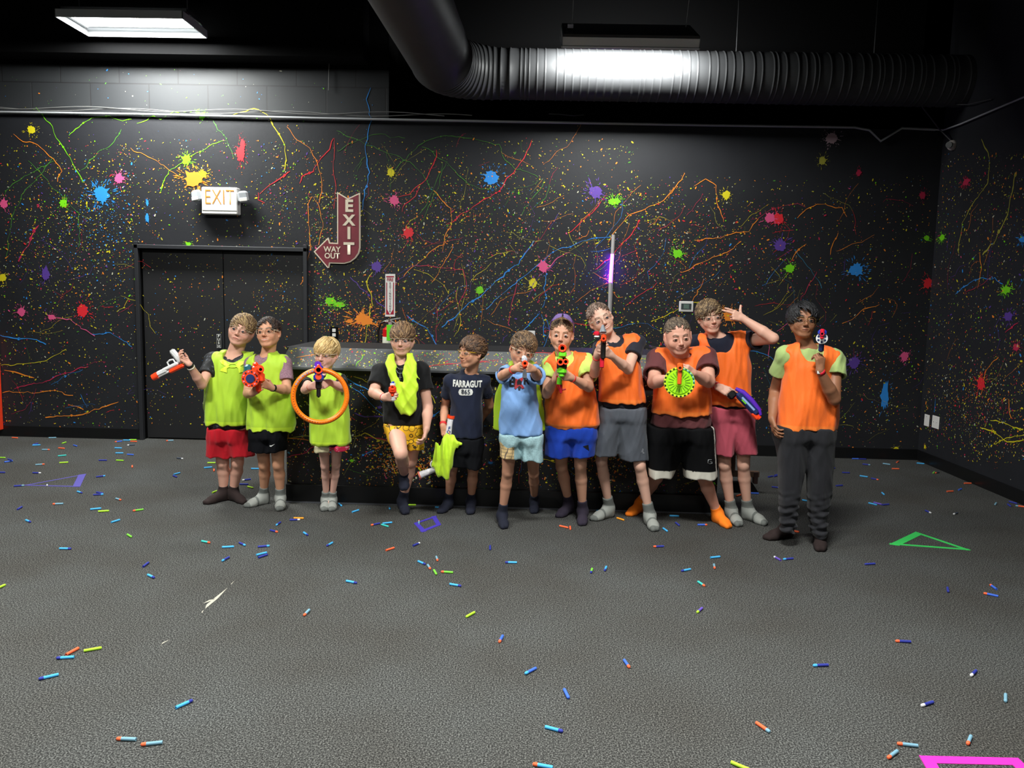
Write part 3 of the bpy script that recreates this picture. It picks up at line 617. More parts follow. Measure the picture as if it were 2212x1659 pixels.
# low wooden stand behind the counter end
WD = mat('worn_wood', (120, 92, 74), .7, var=.2, vscale=12)
q = FL(1605, 1062); r = empty('wooden_stand', q); tag(r, 'low wooden stand on a black foot seen behind the boy in pink shorts', 'stand')
t = MB(); t.box((0, .02, .15), (.26, .04, .05), WD, bev=.004); part('cross_rail', t, r)
t = MB(); t.box((.1, .02, .12), (.035, .06, .1), mat('dark_wood', (60, 40, 36), .7), bev=.004); part('end_block', t, r)
t = MB(); t.mesh([(-.13, -.05, 0), (.12, -.05, 0), (.07, -.02, .08), (-.13, -.02, .08), (-.13, .08, 0), (.12, .08, 0), (.07, .05, .08), (-.13, .05, .08)], [(0, 1, 2, 3), (5, 4, 7, 6), (3, 2, 6, 7), (1, 5, 6, 2), (4, 0, 3, 7)], BLACK); part('foot', t, r)
t = MB(); t.box((-.1, .02, .37), (.05, .04, .42), WD, bev=.004); part('upright', t, r)
# black flat tray lying on the counter, behind the boy with the green disc
q = P(1432, 748, 6.0); r = MB(); r.box((0, 0, 0), (.2, .12, .02), mat('tray_dark', (48, 40, 42), .5), R=np.array([[.985, 0, .17], [0, 1, 0], [-.17, 0, .985]]), bev=.004)
o = r.build('flat_case'); o.location = (q[0], q[1], zT+.035); tag(o, 'dark flat case on the counter top beside the short haired boy in maroon', 'case')

# ------------------------------------------------------------------ things on the walls
WHT = mat('plastic_white', (235, 232, 226), .4); ORL = mat('exit_orange', (240, 140, 50), .5)
yw = D-.03
def fr(px, py, y=D, N=NW): return (P(px, py, y), ex, ez, NW)
root = empty('exit_light', P(482, 436, D)); tag(root, 'white lit EXIT sign box with two lamp heads above the double door', 'exit sign'); O = np.array(root.location)
W_, H_ = 76/FPX*D, 56/FPX*D
t = MB(); t.box((0, -.05, 0), (W_, .10, H_), WHT, bev=.008); t.box((0, -.102, -H_*.36), (W_*.96, .003, .004), mat('seam_grey', (150, 150, 150))); part('housing', t, root)
t = text_mesh('EXIT', .215, (np.array([0, -.101, .028]), ex, ez, NW), ORL, 'lettering', root, bold=-.003, sx=.70, off=.002); t['label'] = 'orange EXIT lettering'
CLR = mat('lamp_glass', (200, 205, 210), .12, metal=.3)
for s_ in (-1, 1):
    t = MB(); c0 = np.array([s_*(W_/2+.055), -.08, .045]); R_ = np.array(Matrix.Rotation(s_*.25, 3, 'Z') @ Matrix.Rotation(-.3*s_*0-.15, 3, 'Y')); t.box(c0, (.105, .07, .115), CLR, R=R_, bev=.02); t.box(c0+R_@np.array([0, -.037, -.03]), (.075, .008, .035), WHT, R=R_, bev=.003); t.cyl((s_*W_/2*.95, -.06, .06), c0, .012, WHT, seg=8); part('lamp_head', t, root)
# arrow sign
RED = mat('sign_maroon', (120, 38, 50), .45, var=.18, vscale=10); CRM = mat('sign_cream', (222, 208, 185), .5)
root = empty('arrow_sign', P(730, 500, D)); tag(root, 'maroon arrow shaped EXIT WAY OUT sign on the black wall', 'sign'); O = np.array(root.location)
k_ = .1808; cv = lambda x, y: (P(400+x*k_, 380+y*k_, yw) - O)
out = [(1815,190),(1945,268),(2085,200),(2090,480),(2090,860),(2075,925),(2035,985),(1975,1030),(1900,1050),(1730,1045),(1718,1098),(1700,1100),(1535,905),(1708,735),(1728,795),(1815,800)]
cen = [(np.array(q)) for q in out]
A = [cv(*q) for q in out]
t = MB(); N0 = NW; t.poly(A, CRM); B = [a_ + np.array([0, .028, 0]) for a_ in A]; n_ = len(A); t.mesh(A+B, [(i, n_+i, n_+(i+1) % n_, (i+1) % n_) for i in range(n_)], CRM); part('raised_border', t, root)
def inset(pts, d):
    n = len(pts); r_ = []
    for i in range(n):
        p0, p1, p2 = np.array(pts[i-1], float), np.array(pts[i], float), np.array(pts[(i+1) % n], float)
        a1, a2 = nrm(p1-p0), nrm(p2-p1); n1, n2 = np.array([-a1[1], a1[0]]), np.array([-a2[1], a2[0]]); b_ = nrm(n1+n2); r_.append(tuple(p1 + b_*d/max(.45, np.dot(b_, n1))))
    return r_
I = [cv(*q) + np.array([0, -.003, 0]) for q in inset(out, 14)]
t = MB(); t.poly(I, RED); t.mesh(I+[a_+np.array([0, .004, 0]) for a_ in I], [(i, n_+i, n_+(i+1) % n_, (i+1) % n_) for i in range(n_)], RED); part('maroon_face', t, root)
for ch, y in zip('EXIT', (365, 535, 690, 875)):
    text_mesh(ch, .165 if ch != 'X' else .145, (cv(1958, y)+np.array([0, -.004, 0]), ex, ez, NW), CRM, 'letter', root, bold=.006, sx=1.05, off=.003)
for w, y in (('WAY', 880), ('OUT', 958)): text_mesh(w, .078, (cv(1757, y)+np.array([0, -.004, 0]), ex, ez, NW), CRM, 'lettering', root, bold=.0018, sx=.95, off=.003)
# fire extinguisher sign
SR = mat('sign_red', (165, 25, 55), .4)
root = empty('fire_extinguisher_sign', P(843.5, 638, D)); tag(root, 'tall white and red FIRE EXTINGUISHER sign with a downward arrow', 'sign'); k_ = .12056; O = np.array(root.location)
cv = lambda x, y: (P(740+x*k_, 580+y*k_, D-.012) - O)
t = MB(); t.poly([cv(766, 98), cv(942, 98), cv(938, 862), cv(762, 862)], WHT); q4 = [cv(766, 98), cv(942, 98), cv(938, 862), cv(762, 862)]; t.mesh(q4+[p+np.array([0, .01, 0]) for p in q4], [(0, 4, 5, 1), (1, 5, 6, 2), (2, 6, 7, 3), (3, 7, 4, 0)], WHT); part('board', t, root)
e_ = np.array([0, -.0012, 0])
t = MB()
t.poly([cv(782, 135)+e_, cv(922, 135)+e_, cv(922, 158)+e_, cv(852, 160)+e_, cv(782, 158)+e_], SR); t.poly([cv(782, 250)+e_, cv(798, 250)+e_, cv(798, 735)+e_, cv(782, 735)+e_], SR); t.poly([cv(905, 250)+e_, cv(921, 250)+e_, cv(918, 735)+e_, cv(902, 735)+e_], SR)
t.poly([cv(780, 735)+e_, cv(798, 735)+e_, cv(848, 825)+e_, cv(780, 825)+e_], SR); t.poly([cv(918, 735)+e_, cv(902, 735)+e_, cv(848, 825)+e_, cv(918, 825)+e_], SR); part('red_arrow_border', t, root)
text_mesh('FIRE', .045, (cv(852, 203), ex, ez, NW), SR, 'lettering', root, bold=.001, sx=.82, off=.002)
DK = mat('lettering_dark', (60, 45, 60), .5)
for i, ch in enumerate('EXTINGUISHER'): text_mesh(ch, .028, (cv(852, 270+i*45.3), ex, ez, NW), DK, 'letter', root, bold=.0008, sx=.9, off=.002)
# extinguisher
root = empty('fire_extinguisher', P(843, 760, D-.09)); tag(root, 'red fire extinguisher with a green tag hung on the wall behind the boy in black', 'fire extinguisher'); O = np.array(root.location)
RD = mat('extinguisher_red', (205, 25, 30), .25, coat=.5); cx0 = float(P(843, 740, D-.09)[0]-O[0]); zt = float(P(843, 703, D-.09)[2]-O[2]); r_ = .078
t = MB(); t.cyl((cx0, 0, -.22), (cx0, 0, zt-.04), r_, RD, seg=28); t.cyl((cx0, 0, zt-.04), (cx0, 0, zt), r_, RD, r2=.03, seg=28); part('cylinder', t, root)
t = MB(); t.cyl((cx0, 0, zt-.24), (cx0, 0, zt-.115), r_+.0015, mat('label_white', (225, 225, 205), .5), seg=28); part('paper_label', t, root)
t = MB(); t.box((cx0+.02, -r_-.006, zt-.07), (.085, .004, .16), mat('tag_green', (110, 230, 30), .5), bev=.0015); part('green_tag', t, root)
GM = mat('metal_light', (205, 200, 198), .3, metal=.5)
t = MB(); t.cyl((cx0, 0, zt), (cx0, 0, zt+.035), .02, GM); t.box((cx0+.03, -.0, zt+.065), (.15, .02, .012), GM, R=np.array(Matrix.Rotation(-.18, 3, 'Y'))); t.box((cx0+.05, 0, zt+.025), (.16, .02, .01), GM, R=np.array(Matrix.Rotation(.5, 3, 'Y'))); t.cyl((cx0-.02, 0, zt+.04), (cx0-.06, 0, zt+.04), .011, GM); part('valve_handle', t, root)
t = MB(); t.sweep([(cx0-.05, 0, zt+.04), (cx0-.1, 0, zt+.02), (cx0-.125, 0, zt-.06), (cx0-.12, 0, zt-.2), (cx0-.105, 0, zt-.28)], .011, TRIMM, 8); t.cyl((cx0-.105, 0, zt-.27), (cx0-.1, 0, zt-.33), .014, TRIMM); part('hose', t, root)
# outlets, plates, thermostat
def plate(name, px, py, w, h, col, lab, cat, wall='b', kids=()):
    if wall == 'b': c = P(px, py, D); r = empty(name, c); R = np.eye(3)
    else: c = RW(px, py, XR); r = empty(name, c); R = np.array([[0, 1, 0], [-1, 0, 0], [0, 0, 1.]])
    if wall != 'b': r.rotation_euler = (0, 0, math.radians(-90))
    tag(r, lab, cat); s_ = D/FPX
    t = MB(); t.box((0, -.004, 0), (w, .008, h), col, bev=.003); part('cover_plate', t, r)
    for (nm, cx, cz, ww, hh, mt) in kids:
        t = MB(); t.box((cx, -.010, cz), (ww, .006, hh), mt, bev=.002); part(nm, t, r)
    return r
plate('wall_outlet', 722, 719, .082, .125, BLACK, 'black wall outlet with two white sockets right of the door', 'outlet', kids=(('socket', 0, .026, .036, .034, WHT), ('socket', 0, -.022, .036, .034, WHT)))
plate('blank_wall_plate', 1148, 730, .072, .15, WHT, 'blank white wall plate above the boy in the light blue shirt', 'wall plate', kids=(('screw', 0, .05, .006, .006, GM),))
plate('narrow_wall_plate', 2003, 908, .095, .12, WHT, 'narrow white plate on the right wall nearest the corner', 'wall plate', 'r', (('screw', 0, .04, .008, .008, GM),))
plate('wide_wall_plate', 2022, 912, .13, .125, WHT, 'wide white plate on the right wall, farther from the corner', 'wall plate', 'r', (('screw', -.03, 0, .008, .008, GM), ('screw', .03, 0, .008, .008, GM)))
r = plate('thermostat', 1482, 662, .145, .108, WHT, 'white thermostat on the wall between the tall boys', 'thermostat', kids=(('display', 0, 0.0, .104, .06, mat('lcd_frame', (70, 78, 78), .3)),))
t = MB(); t.box((-.0, -.0135, 0), (.055, .002, .045), mat('lcd', (105, 125, 115), .3)); part('screen', t, r)
t = MB(); t.box((0, .0, 0), (.14, .018, .104), WHT, bev=.006); part('back_case', t, r)
# black light tube
root = empty('black_light_tube', P(1320, 590, D)); tag(root, 'upright purple glowing black light tube on the wall', 'tube light'); O = np.array(root.location)
cv = lambda x, y, dd=.05: P(x, y, D-dd)-O
TG = mat('tube_grey', (185, 180, 180), .4)
t = MB(); t.sweep([cv(1325, 508, .02), cv(1321, 600, .02), cv(1317, 690, .02)], .018, TG, 8); part('mounting_strip', t, root)
t = MB(); t.cyl(cv(1324.5, 507), cv(1322.6, 549), .0165, TG); part('upper_tube_shade', t, root)
t = MB(); t.cyl(cv(1318, 610), cv(1316, 690), .0165, TG); part('lower_tube_shade', t, root)
VG = mat('violet_glow', (190, 120, 255), .5, emit=(125, 30, 255), estr=55)
t = MB(); t.cyl(cv(1322.6, 549), cv(1318, 610), .0175, VG); part('glowing_tube', t, root)
# ------------------------------------------------------------------ smooth implicit shapes -> meshes
def smin(a, b, k):
    h = np.maximum(k - np.abs(a-b), 0)/k
    return np.minimum(a, b) - h*h*k*.25
class Prim:
    def __init__(s, fn, lo, hi): s.fn, s.lo, s.hi = fn, np.array(lo, float), np.array(hi, float)
    def __call__(s, x, y, z): return s.fn(x, y, z)
def cone(a, b, ra, rb):
    a = np.asarray(a, float); b = np.asarray(b, float); ba = b-a; L2 = float(ba@ba)+1e-9
    def fn(x, y, z):
        t = np.clip(((x-a[0])*ba[0]+(y-a[1])*ba[1]+(z-a[2])*ba[2])/L2, 0, 1)
        return np.sqrt((x-a[0]-t*ba[0])**2+(y-a[1]-t*ba[1])**2+(z-a[2]-t*ba[2])**2) - (ra+(rb-ra)*t)
    r = max(ra, rb); return Prim(fn, np.minimum(a, b)-r, np.maximum(a, b)+r)
def capcone(a, b, ra, rb, ext=.1):
    a = np.asarray(a, float); b = np.asarray(b, float); d = nrm(b-a); e = b+d*ext; L = np.linalg.norm(b-a)
    c = cone(a, e, ra, rb+(rb-ra)*ext/L)
    def fn(x, y, z): return np.maximum(c.fn(x, y, z), (x-b[0])*d[0]+(y-b[1])*d[1]+(z-b[2])*d[2])
    return Prim(fn, c.lo, c.hi)
def ell(c, r, R=None):
    c = np.asarray(c, float); r = np.asarray(r, float); R = np.eye(3) if R is None else np.asarray(R)
    def fn(x, y, z):
        x, y, z = x-c[0], y-c[1], z-c[2]
        p = [(R[0, i]*x+R[1, i]*y+R[2, i]*z) for i in range(3)]
        k0 = np.sqrt(sum((p[i]/r[i])**2 for i in range(3))); k1 = np.sqrt(sum((p[i]/r[i]**2)**2 for i in range(3)))+1e-9
        return k0*(k0-1)/k1
    m_ = max(r); return Prim(fn, c-m_, c+m_)
def rbox(c, h, rad=.005, R=None):
    c = np.asarray(c, float); R = np.eye(3) if R is None else np.asarray(R)
    def fn(x, y, z):
        x, y, z = x-c[0], y-c[1], z-c[2]
        q = [np.abs(R[0, i]*x+R[1, i]*y+R[2, i]*z)-(h[i]-rad) for i in range(3)]
        return np.sqrt(sum(np.maximum(v, 0)**2 for v in q)) + np.minimum(np.maximum(q[0], np.maximum(q[1], q[2])), 0) - rad
    m_ = math.sqrt(sum(v*v for v in h)); return Prim(fn, c-m_, c+m_)
def rows(rs, Y, grow=0.0, top=None, bot=None, dgrow=None, power=2.3, rnd=.012):
    """a shape lofted through horizontal sections; a section is (pixel row, left px, right px, half depth[, depth shift])"""
    dgrow = grow if dgrow is None else dgrow
    S = []
    for r in rs:
        yy = Y + (r[4] if len(r) > 4 else 0); a = P(r[1], r[0], yy); b = P(r[2], r[0], yy); c = (a+b)/2
        S.append((c[2], c[0], yy, abs(b[0]-a[0])/2+grow, r[3]+dgrow))
    S.sort(); S = np.array(S); z0, z1 = S[0, 0], S[-1, 0]
    zz = np.linspace(z0, z1, 48); T = np.stack([np.interp(zz, S[:, 0], S[:, i]) for i in range(1, 5)], 1)
    for _ in range(3): T[1:-1] = (T[:-2]+2*T[1:-1]+T[2:])/4
    if top is not None: z1 = top
    if bot is not None: z0 = bot
    def fn(x, y, z):
        zf = np.ravel(z); I = [np.interp(zf, zz, T[:, i]).reshape(np.shape(z)) for i in range(4)]
        px, py = np.abs(x-I[0])/np.maximum(I[2], .01), np.abs(y-I[1])/np.maximum(I[3], .01)
        k0 = (px**power+py**power)**(1/power)+1e-6
        side = (k0-1)*np.minimum(I[2], I[3])*np.sqrt(np.maximum(1, (np.maximum(I[2], I[3])/np.minimum(I[2], I[3]))*px/k0))
        return -smin(-side, -np.maximum(z-z1, z0-z), rnd)
    mw, md = T[:, 2].max(), T[:, 3].max()
    return Prim(fn, (T[:, 0].min()-mw, T[:, 1].min()-md, z0), (T[:, 0].max()+mw, T[:, 1].max()+md, z1))
class Field:
    def __init__(s): s.ops = []
    def add(s, p, k=.012): s.ops.append(('+', p, k)); return s
    def sub(s, p, k=.006): s.ops.append(('-', p, k)); return s
    def cut(s, n, d, k=.004): s.ops.append(('|', (np.asarray(n, float), d), k)); return s      # keep n.p < d
    def warp(s, f): s.ops.append(('~', f, 0)); return s
    def bounds(s):
        A = [p for o, p, k in s.ops if o == '+']; return np.min([p.lo for p in A], 0), np.max([p.hi for p in A], 0)
    def grid(s, lo, hi, h):
        ax = [np.arange(lo[i], hi[i]+h, h, dtype=np.float32) for i in range(3)]
        V = np.full([len(a) for a in ax], .2, dtype=np.float32)
        X, Y, Z = ax[0][:, None, None], ax[1][None, :, None], ax[2][None, None, :]
        for o, p, k in s.ops:
            if o in '+-':
                mg = max(.03, k*1.5)
                sl = [slice(max(0, int((p.lo[i]-mg-lo[i])/h)), max(0, int((p.hi[i]+mg-lo[i])/h)+2)) for i in range(3)]
                sub = V[sl[0], sl[1], sl[2]]
                if sub.size == 0: continue
                d = p.fn(X[sl[0]], Y[:, sl[1]], Z[:, :, sl[2]])
                d = np.broadcast_to(d, sub.shape)
                V[sl[0], sl[1], sl[2]] = smin(sub, d, k) if o == '+' else -smin(-sub, d, k)
            elif o == '|':
                n, dd = p; d = X*n[0]+Y*n[1]+Z*n[2]-dd; V = -smin(-V, -np.broadcast_to(d, V.shape).astype(np.float32), k)
            else: V = V + p(X, Y, Z)
        return V, ax
def nets(V, lo, h):
    s = V < 0
    c = np.zeros([n-1 for n in V.shape], np.int8)
    for i in (0, 1):
        for j in (0, 1):
            for k in (0, 1): c += s[i:s.shape[0]-1+i, j:s.shape[1]-1+j, k:s.shape[2]-1+k]
    act = (c > 0) & (c < 8); I, J, K = np.nonzero(act); n = len(I)
    idx = np.full(act.shape, -1, np.int64); idx[act] = np.arange(n)
    acc = np.zeros((n, 3)); cnt = np.zeros(n)
    cor = [(0, 0, 0), (1, 0, 0), (0, 1, 0), (1, 1, 0), (0, 0, 1), (1, 0, 1), (0, 1, 1), (1, 1, 1)]
    val = [V[I+a, J+b, K+d] for a, b, d in cor]
    for a, b in [(0,1),(2,3),(4,5),(6,7),(0,2),(1,3),(4,6),(5,7),(0,4),(1,5),(2,6),(3,7)]:
        m_ = (val[a] < 0) != (val[b] < 0); t = np.where(m_, val[a]/(val[a]-val[b]+1e-12), 0)
        for q in range(3): acc[:, q] += m_*(cor[a][q]+t*(cor[b][q]-cor[a][q]))
        cnt += m_
    v = (acc/cnt[:, None] + np.stack([I, J, K], 1))*h + np.array(lo)
    F = []
    for ax_ in range(3):
        sl0 = [slice(None)]*3; sl1 = [slice(None)]*3; sl0[ax_] = slice(0, -1); sl1[ax_] = slice(1, None)
        a, b = s[tuple(sl0)], s[tuple(sl1)]; ch = a != b
        o1, o2 = [q for q in range(3) if q != ax_]
        ijk = np.stack(np.nonzero(ch), 1); sg = a[ch]
        ok = (ijk[:, o1] > 0) & (ijk[:, o2] > 0) & (ijk[:, o1] < idx.shape[o1]) & (ijk[:, o2] < idx.shape[o2]); ijk = ijk[ok]; sg = sg[ok]
        def g(d1, d2):
            q = ijk.copy(); q[:, o1] -= d1; q[:, o2] -= d2; return idx[q[:, 0], q[:, 1], q[:, 2]]
        f = np.stack([g(1, 1), g(0, 1), g(0, 0), g(1, 0)], 1)
        fl_ = sg if ax_ != 1 else ~sg
        f[~fl_] = f[~fl_][:, ::-1]; F.append(f)
    return v, np.concatenate(F)
def np_mesh(name, v, f, mats, mi=None, col=None, parent=None):
    me = bpy.data.meshes.new(name); me.vertices.add(len(v)); me.vertices.foreach_set('co', np.asarray(v, np.float32).ravel())
    k = f.shape[1]; me.loops.add(f.size); me.loops.foreach_set('vertex_index', f.astype(np.int32).ravel())
    me.polygons.add(len(f)); me.polygons.foreach_set('loop_start', (np.arange(len(f))*k).astype(np.int32)); me.polygons.foreach_set('loop_total', np.full(len(f), k, np.int32))
    for mt in mats: me.materials.append(mt)
    if mi is not None: me.polygons.foreach_set('material_index', np.asarray(mi, np.int32))
    me.polygons.foreach_set('use_smooth', np.ones(len(f), bool))
    me.update(calc_edges=True); me.validate()
    if col is not None:
        a = me.color_attributes.new('Col', 'FLOAT_COLOR', 'POINT'); c = np.ones((len(v), 4), np.float32); c[:, :3] = col; a.data.foreach_set('color', c.ravel())
    o = bpy.data.objects.new(name, me); COL.objects.link(o)
    if parent is not None: o.parent = parent
    return o
HB, HF = .0065, .0028
def field_mesh(fd, h=HB, lo=None, hi=None):
    l, u = fd.bounds(); lo = l-.036 if lo is None else np.array(lo); hi = u+.036 if hi is None else np.array(hi)
    V, ax = fd.grid(lo, hi, h); return nets(V, lo, h)
def field_obj(name, fd, mt, parent=None, h=HB, colf=None, bounds=None):
    v, f = field_mesh(fd, h, *(bounds or (None, None)))
    return np_mesh(name, v, f, [mt], None, colf(v) if colf else None, parent)
def folds(seed, amp, n=5, fx=22, fz=5, cx=0, zt=None, zb=None):
    ridge = seed % 2 == 0 and False
    r = np.random.RandomState(seed); W = [(r.uniform(.5, 1)*fx*r.choice([-1, 1]), r.uniform(-.4, .4)*fx, r.uniform(-1, 1)*fz, r.uniform(0, 6.28)) for _ in range(n)]
    def f(x, y, z):
        s_ = 0
        for q, (a, b, c, p) in enumerate(W):
            u = np.sin(x*a + y*b + z*c + p + .8*np.sin(x*a*.37 + z*9 + p*2))
            s_ = s_ + (u if q % 2 else (np.abs(u)*2-1.25))
        g = 1.0 if zt is None else np.clip((zt - z)/max(zt-zb, .01), .15, 1)
        return (np.clip(s_/n*1.7, -1, .8)*amp*g).astype(np.float32)
    return f

# ------------------------------------------------------------------ people
def rot(ax, a):
    return np.array(Matrix.Rotation(a, 3, ax))
def head_frame(yaw, pitch, roll):
    """columns: image-right, forward, up; angles in degrees (yaw to image right, pitch down, roll clockwise in the image)"""
    B = np.array([[1, 0, 0], [0, -1, 0], [0, 0, 1.]])
    return rot('Y', math.radians(roll)) @ rot('Z', math.radians(yaw)) @ rot('X', math.radians(pitch)) @ B
def solve(prev, px, py, L, sgn):
    """the point on the pixel's ray at distance L from prev, in front of (-1) or behind (+1) the nearest one"""
    d = ray(px, py); o = CAMPOS - prev; a = d@d; b = 2*d@o; c = o@o - L*L; q = b*b-4*a*c
    t = -b/(2*a) if q < 0 else (-b + sgn*math.sqrt(q))/(2*a)
    return CAMPOS + d*t
PRES = {'grip': [(70, 85, 50)]*4, 'fist': [(80, 95, 60)]*4, 'relaxed': [(18, 28, 15), (24, 34, 20), (30, 38, 22), (34, 42, 24)], 'open': [(5, 10, 6), (10, 16, 10), (16, 22, 12), (22, 26, 14)],
        'point': [(0, 4, 2), (75, 90, 50), (80, 90, 50), (82, 90, 50)], 'hold': [(45, 60, 35)]*4, 'cup': [(25, 45, 30), (30, 50, 32), (36, 52, 34), (42, 52, 34)], 'two': [(4, 4, 2), (10, 8, 4), (82, 92, 50), (84, 92, 50)]}
def hand_prims(W, a, n, side, hs, preset, thumb='in', spread=.0):
    """W wrist, a axis, n palm normal, side +1/-1 for the thumb along cross(a,n)"""
    a = nrm(a); n = nrm(n - a*np.dot(n, a)); t = np.cross(a, n)*side; out = []; tips = []
    kn = [t*(.027-.0175*i)*hs + a*([.074, .079, .075, .067][i])*hs for i in range(4)]
    for i in range(4):
        out.append((cone(W + t*(.014-.009*i)*hs, W+kn[i], .0135*hs, .0112*hs), .010))
    out.append((cone(W-a*.012*hs, W+a*.02*hs, .0195*hs, .018*hs), .012))
    for i, (l, cu) in enumerate(zip((.94, 1.05, .98, .80), PRES[preset])):
        p = W+kn[i]; ang = 0; d0 = nrm(a + t*(1.5-i)*spread)
        for j, (sl, c) in enumerate(zip((.036, .023, .018), cu)):
            ang += math.radians(c); d = d0*math.cos(ang)+n*math.sin(ang); q = p+d*sl*l*hs
            r0, r1 = (.0088, .0080, .0073, .0062)[j]*hs, (.0088, .0080, .0073, .0062)[j+1]*hs
            out.append((cone(p, q, r0, r1), .0035)); p = q
        tips.append(p)
    b = W + a*.022*hs + t*.022*hs + n*.006*hs
    if thumb == 'in': d1, d2 = nrm(a*.75+t*.45+n*.75), nrm(a*.8-t*.25+n*.75)
    elif thumb == 'up': d1, d2 = nrm(a*.35+t*1.0+n*.1), nrm(a*.15+t*1.0)
    else: d1, d2 = nrm(a*.85+t*.6+n*.3), nrm(a*1.0+t*.25+n*.25)
    m_ = b+d1*.036*hs; e = m_+d2*.029*hs
    out += [(cone(W+a*.01*hs+t*.01*hs, b, .015*hs, .0125*hs), .01), (cone(b, m_, .0118*hs, .0095*hs), .006), (cone(m_, e, .0092*hs, .0075*hs), .0035)]
    return out, tips
def head_prims(C, R, s, K):
    L = lambda x, y, z: C + R @ (np.array([x, y, z])*s)
    w = K.get('wide', 1.0); ch = K.get('chubby', 0.0); A = []
    A.append((ell(L(0, -.014, .036), np.array([.0735*w, .092, .077])*s, R), .01))
    A.append((ell(L(0, .018, -.020), np.array([(.0605+.006*ch)*w, .064, .076])*s, R), .03))
    for sx in (-1, 1):
        A.append((cone(L(sx*.051*w, -.006, -.036), L(sx*.017, .052, -.086), (.019+.008*ch)*s, .018*s), .024))
        A.append((ell(L(sx*.034*w, .052, -.032), np.array([.024+.005*ch, .022, .026])*s, R), .018))
    A.append((ell(L(0, .062, -.088), np.array([.017, .015, .015])*s, R), .014))
    A.append((cone(L(-.030, .071, .022), L(.030, .071, .022), .011*s, .011*s), .012))
    out = [('+', p, k*s) for p, k in A]
    for sx in (-1, 1): out.append(('-', ell(L(sx*.031, .094, .0), np.array([.0195, .017, .0125])*s, R), .012*s))
    mc = K.get('smile', 0.0); op = K.get('open', 0.0); mz = -.058
    out += [('+', cone(L(0, .079, .010), L(0, .097, -.023), .0068*s, .0090*s), .010*s), ('+', ell(L(0, .098, -.0275), np.array([.0095, .0090, .0080])*s, R), .006*s)]
    for sx in (-1, 1): out += [('+', ell(L(sx*.0105, .090, -.031), np.array([.0065, .0085, .0060])*s, R), .005*s), ('-', ell(L(sx*.0058, .095, -.0375), np.array([.0032, .004, .003])*s, R), .002*s)]
    out.append(('+', ell(L(0, .072, -.056), np.array([.026, .014, .020])*s, R), .014*s))
    mw = .021 + .006*abs(mc); lu = []; ll = []
    for i in range(7):
        u = -1+2*i/6; x = u*mw; yy = .0855 - .011*u*u; z = mz + mc*.010*u*u
        lu.append((x, yy, z + .0030 + op*.004*(1-u*u) + .0012*(1-abs(u)))); ll.append((x, yy-.001, z - .0035*(1-.6*u*u) - op*.008*(1-u*u)))
    lips = []
    for ch_ in (lu, ll):
        for i in range(6):
            q = cone(L(*ch_[i]), L(*ch_[i+1]), (.0032 if 0 < i else .0018)*s, (.0032 if i < 5 else .0018)*s); out.append(('+', q, .0025*s)); lips.append(q)
    gap = cone(L(-mw*.85, .0885-.008, mz+mc*.008), L(0, .0885, mz-op*.002), .0012*s, (.0016+op*.004)*s); gap2 = cone(L(mw*.85, .0885-.008, mz+mc*.008), L(0, .0885, mz-op*.002), .0012*s, (.0016+op*.004)*s)
    out += [('-', gap, .0015*s), ('-', gap2, .0015*s)]
    lid = []
    for sx in (-1, 1):     # eye lids around the ball
        cl = K.get('lids', 0.42)
        for (za, ra) in ((.0075-cl*.010, .0026), (-.0068, .0022)):
            pts = [(sx*.031 + u*.0145, .0835 - .005*u*u - (.001 if za > 0 else .002), za*(1-.85*u*u)) for u in np.linspace(-1, 1, 6)]
            for i in range(5):
                q = cone(L(*pts[i]), L(*pts[i+1]), ra*s, ra*s); out.append(('+', q, .0022*s))
                if ra > .0024: lid.append(q)
                for e_ in ((1, 2, 3) if ra > .0024 else ()):
                    zz = .0085 - (.0085-za)*(1-e_/3.2); out.append(('+', cone(L(pts[i][0], pts[i][1]-.0012, zz*(1-.6*(i/2.5-1)**2)), L(pts[i+1][0], pts[i+1][1]-.0012, zz*(1-.6*((i+1)/2.5-1)**2)), .0024*s, .0024*s), .002*s))
        out.append(('+', ell(L(sx*.0765*w, -.008, -.004), np.array([.009, .0165, .029])*s, R @ rot('Z', sx*-.35)), .006*s)); out.append(('-', ell(L(sx*.0835*w, -.002, -.001), np.array([.005, .009, .017])*s, R), .004*s))
        out.append(('+', ell(L(sx*.0745*w, -.001, -.026), np.array([.006, .008, .009])*s, R), .004*s))
    brow = [cone(L(sx*.016, .0825, .0205), L(sx*.032, .080, .0255 + K.get('brow', 0)*.004), .0034*s, .0034*s) for sx in (-1, 1)] + [cone(L(sx*.032, .080, .0255 + K.get('brow', 0)*.004), L(sx*.047, .070, .0205), .0034*s, .0020*s) for sx in (-1, 1)]
    return out, dict(lips=lips, gap=[gap, gap2], brow=brow, lid=lid, L=L)
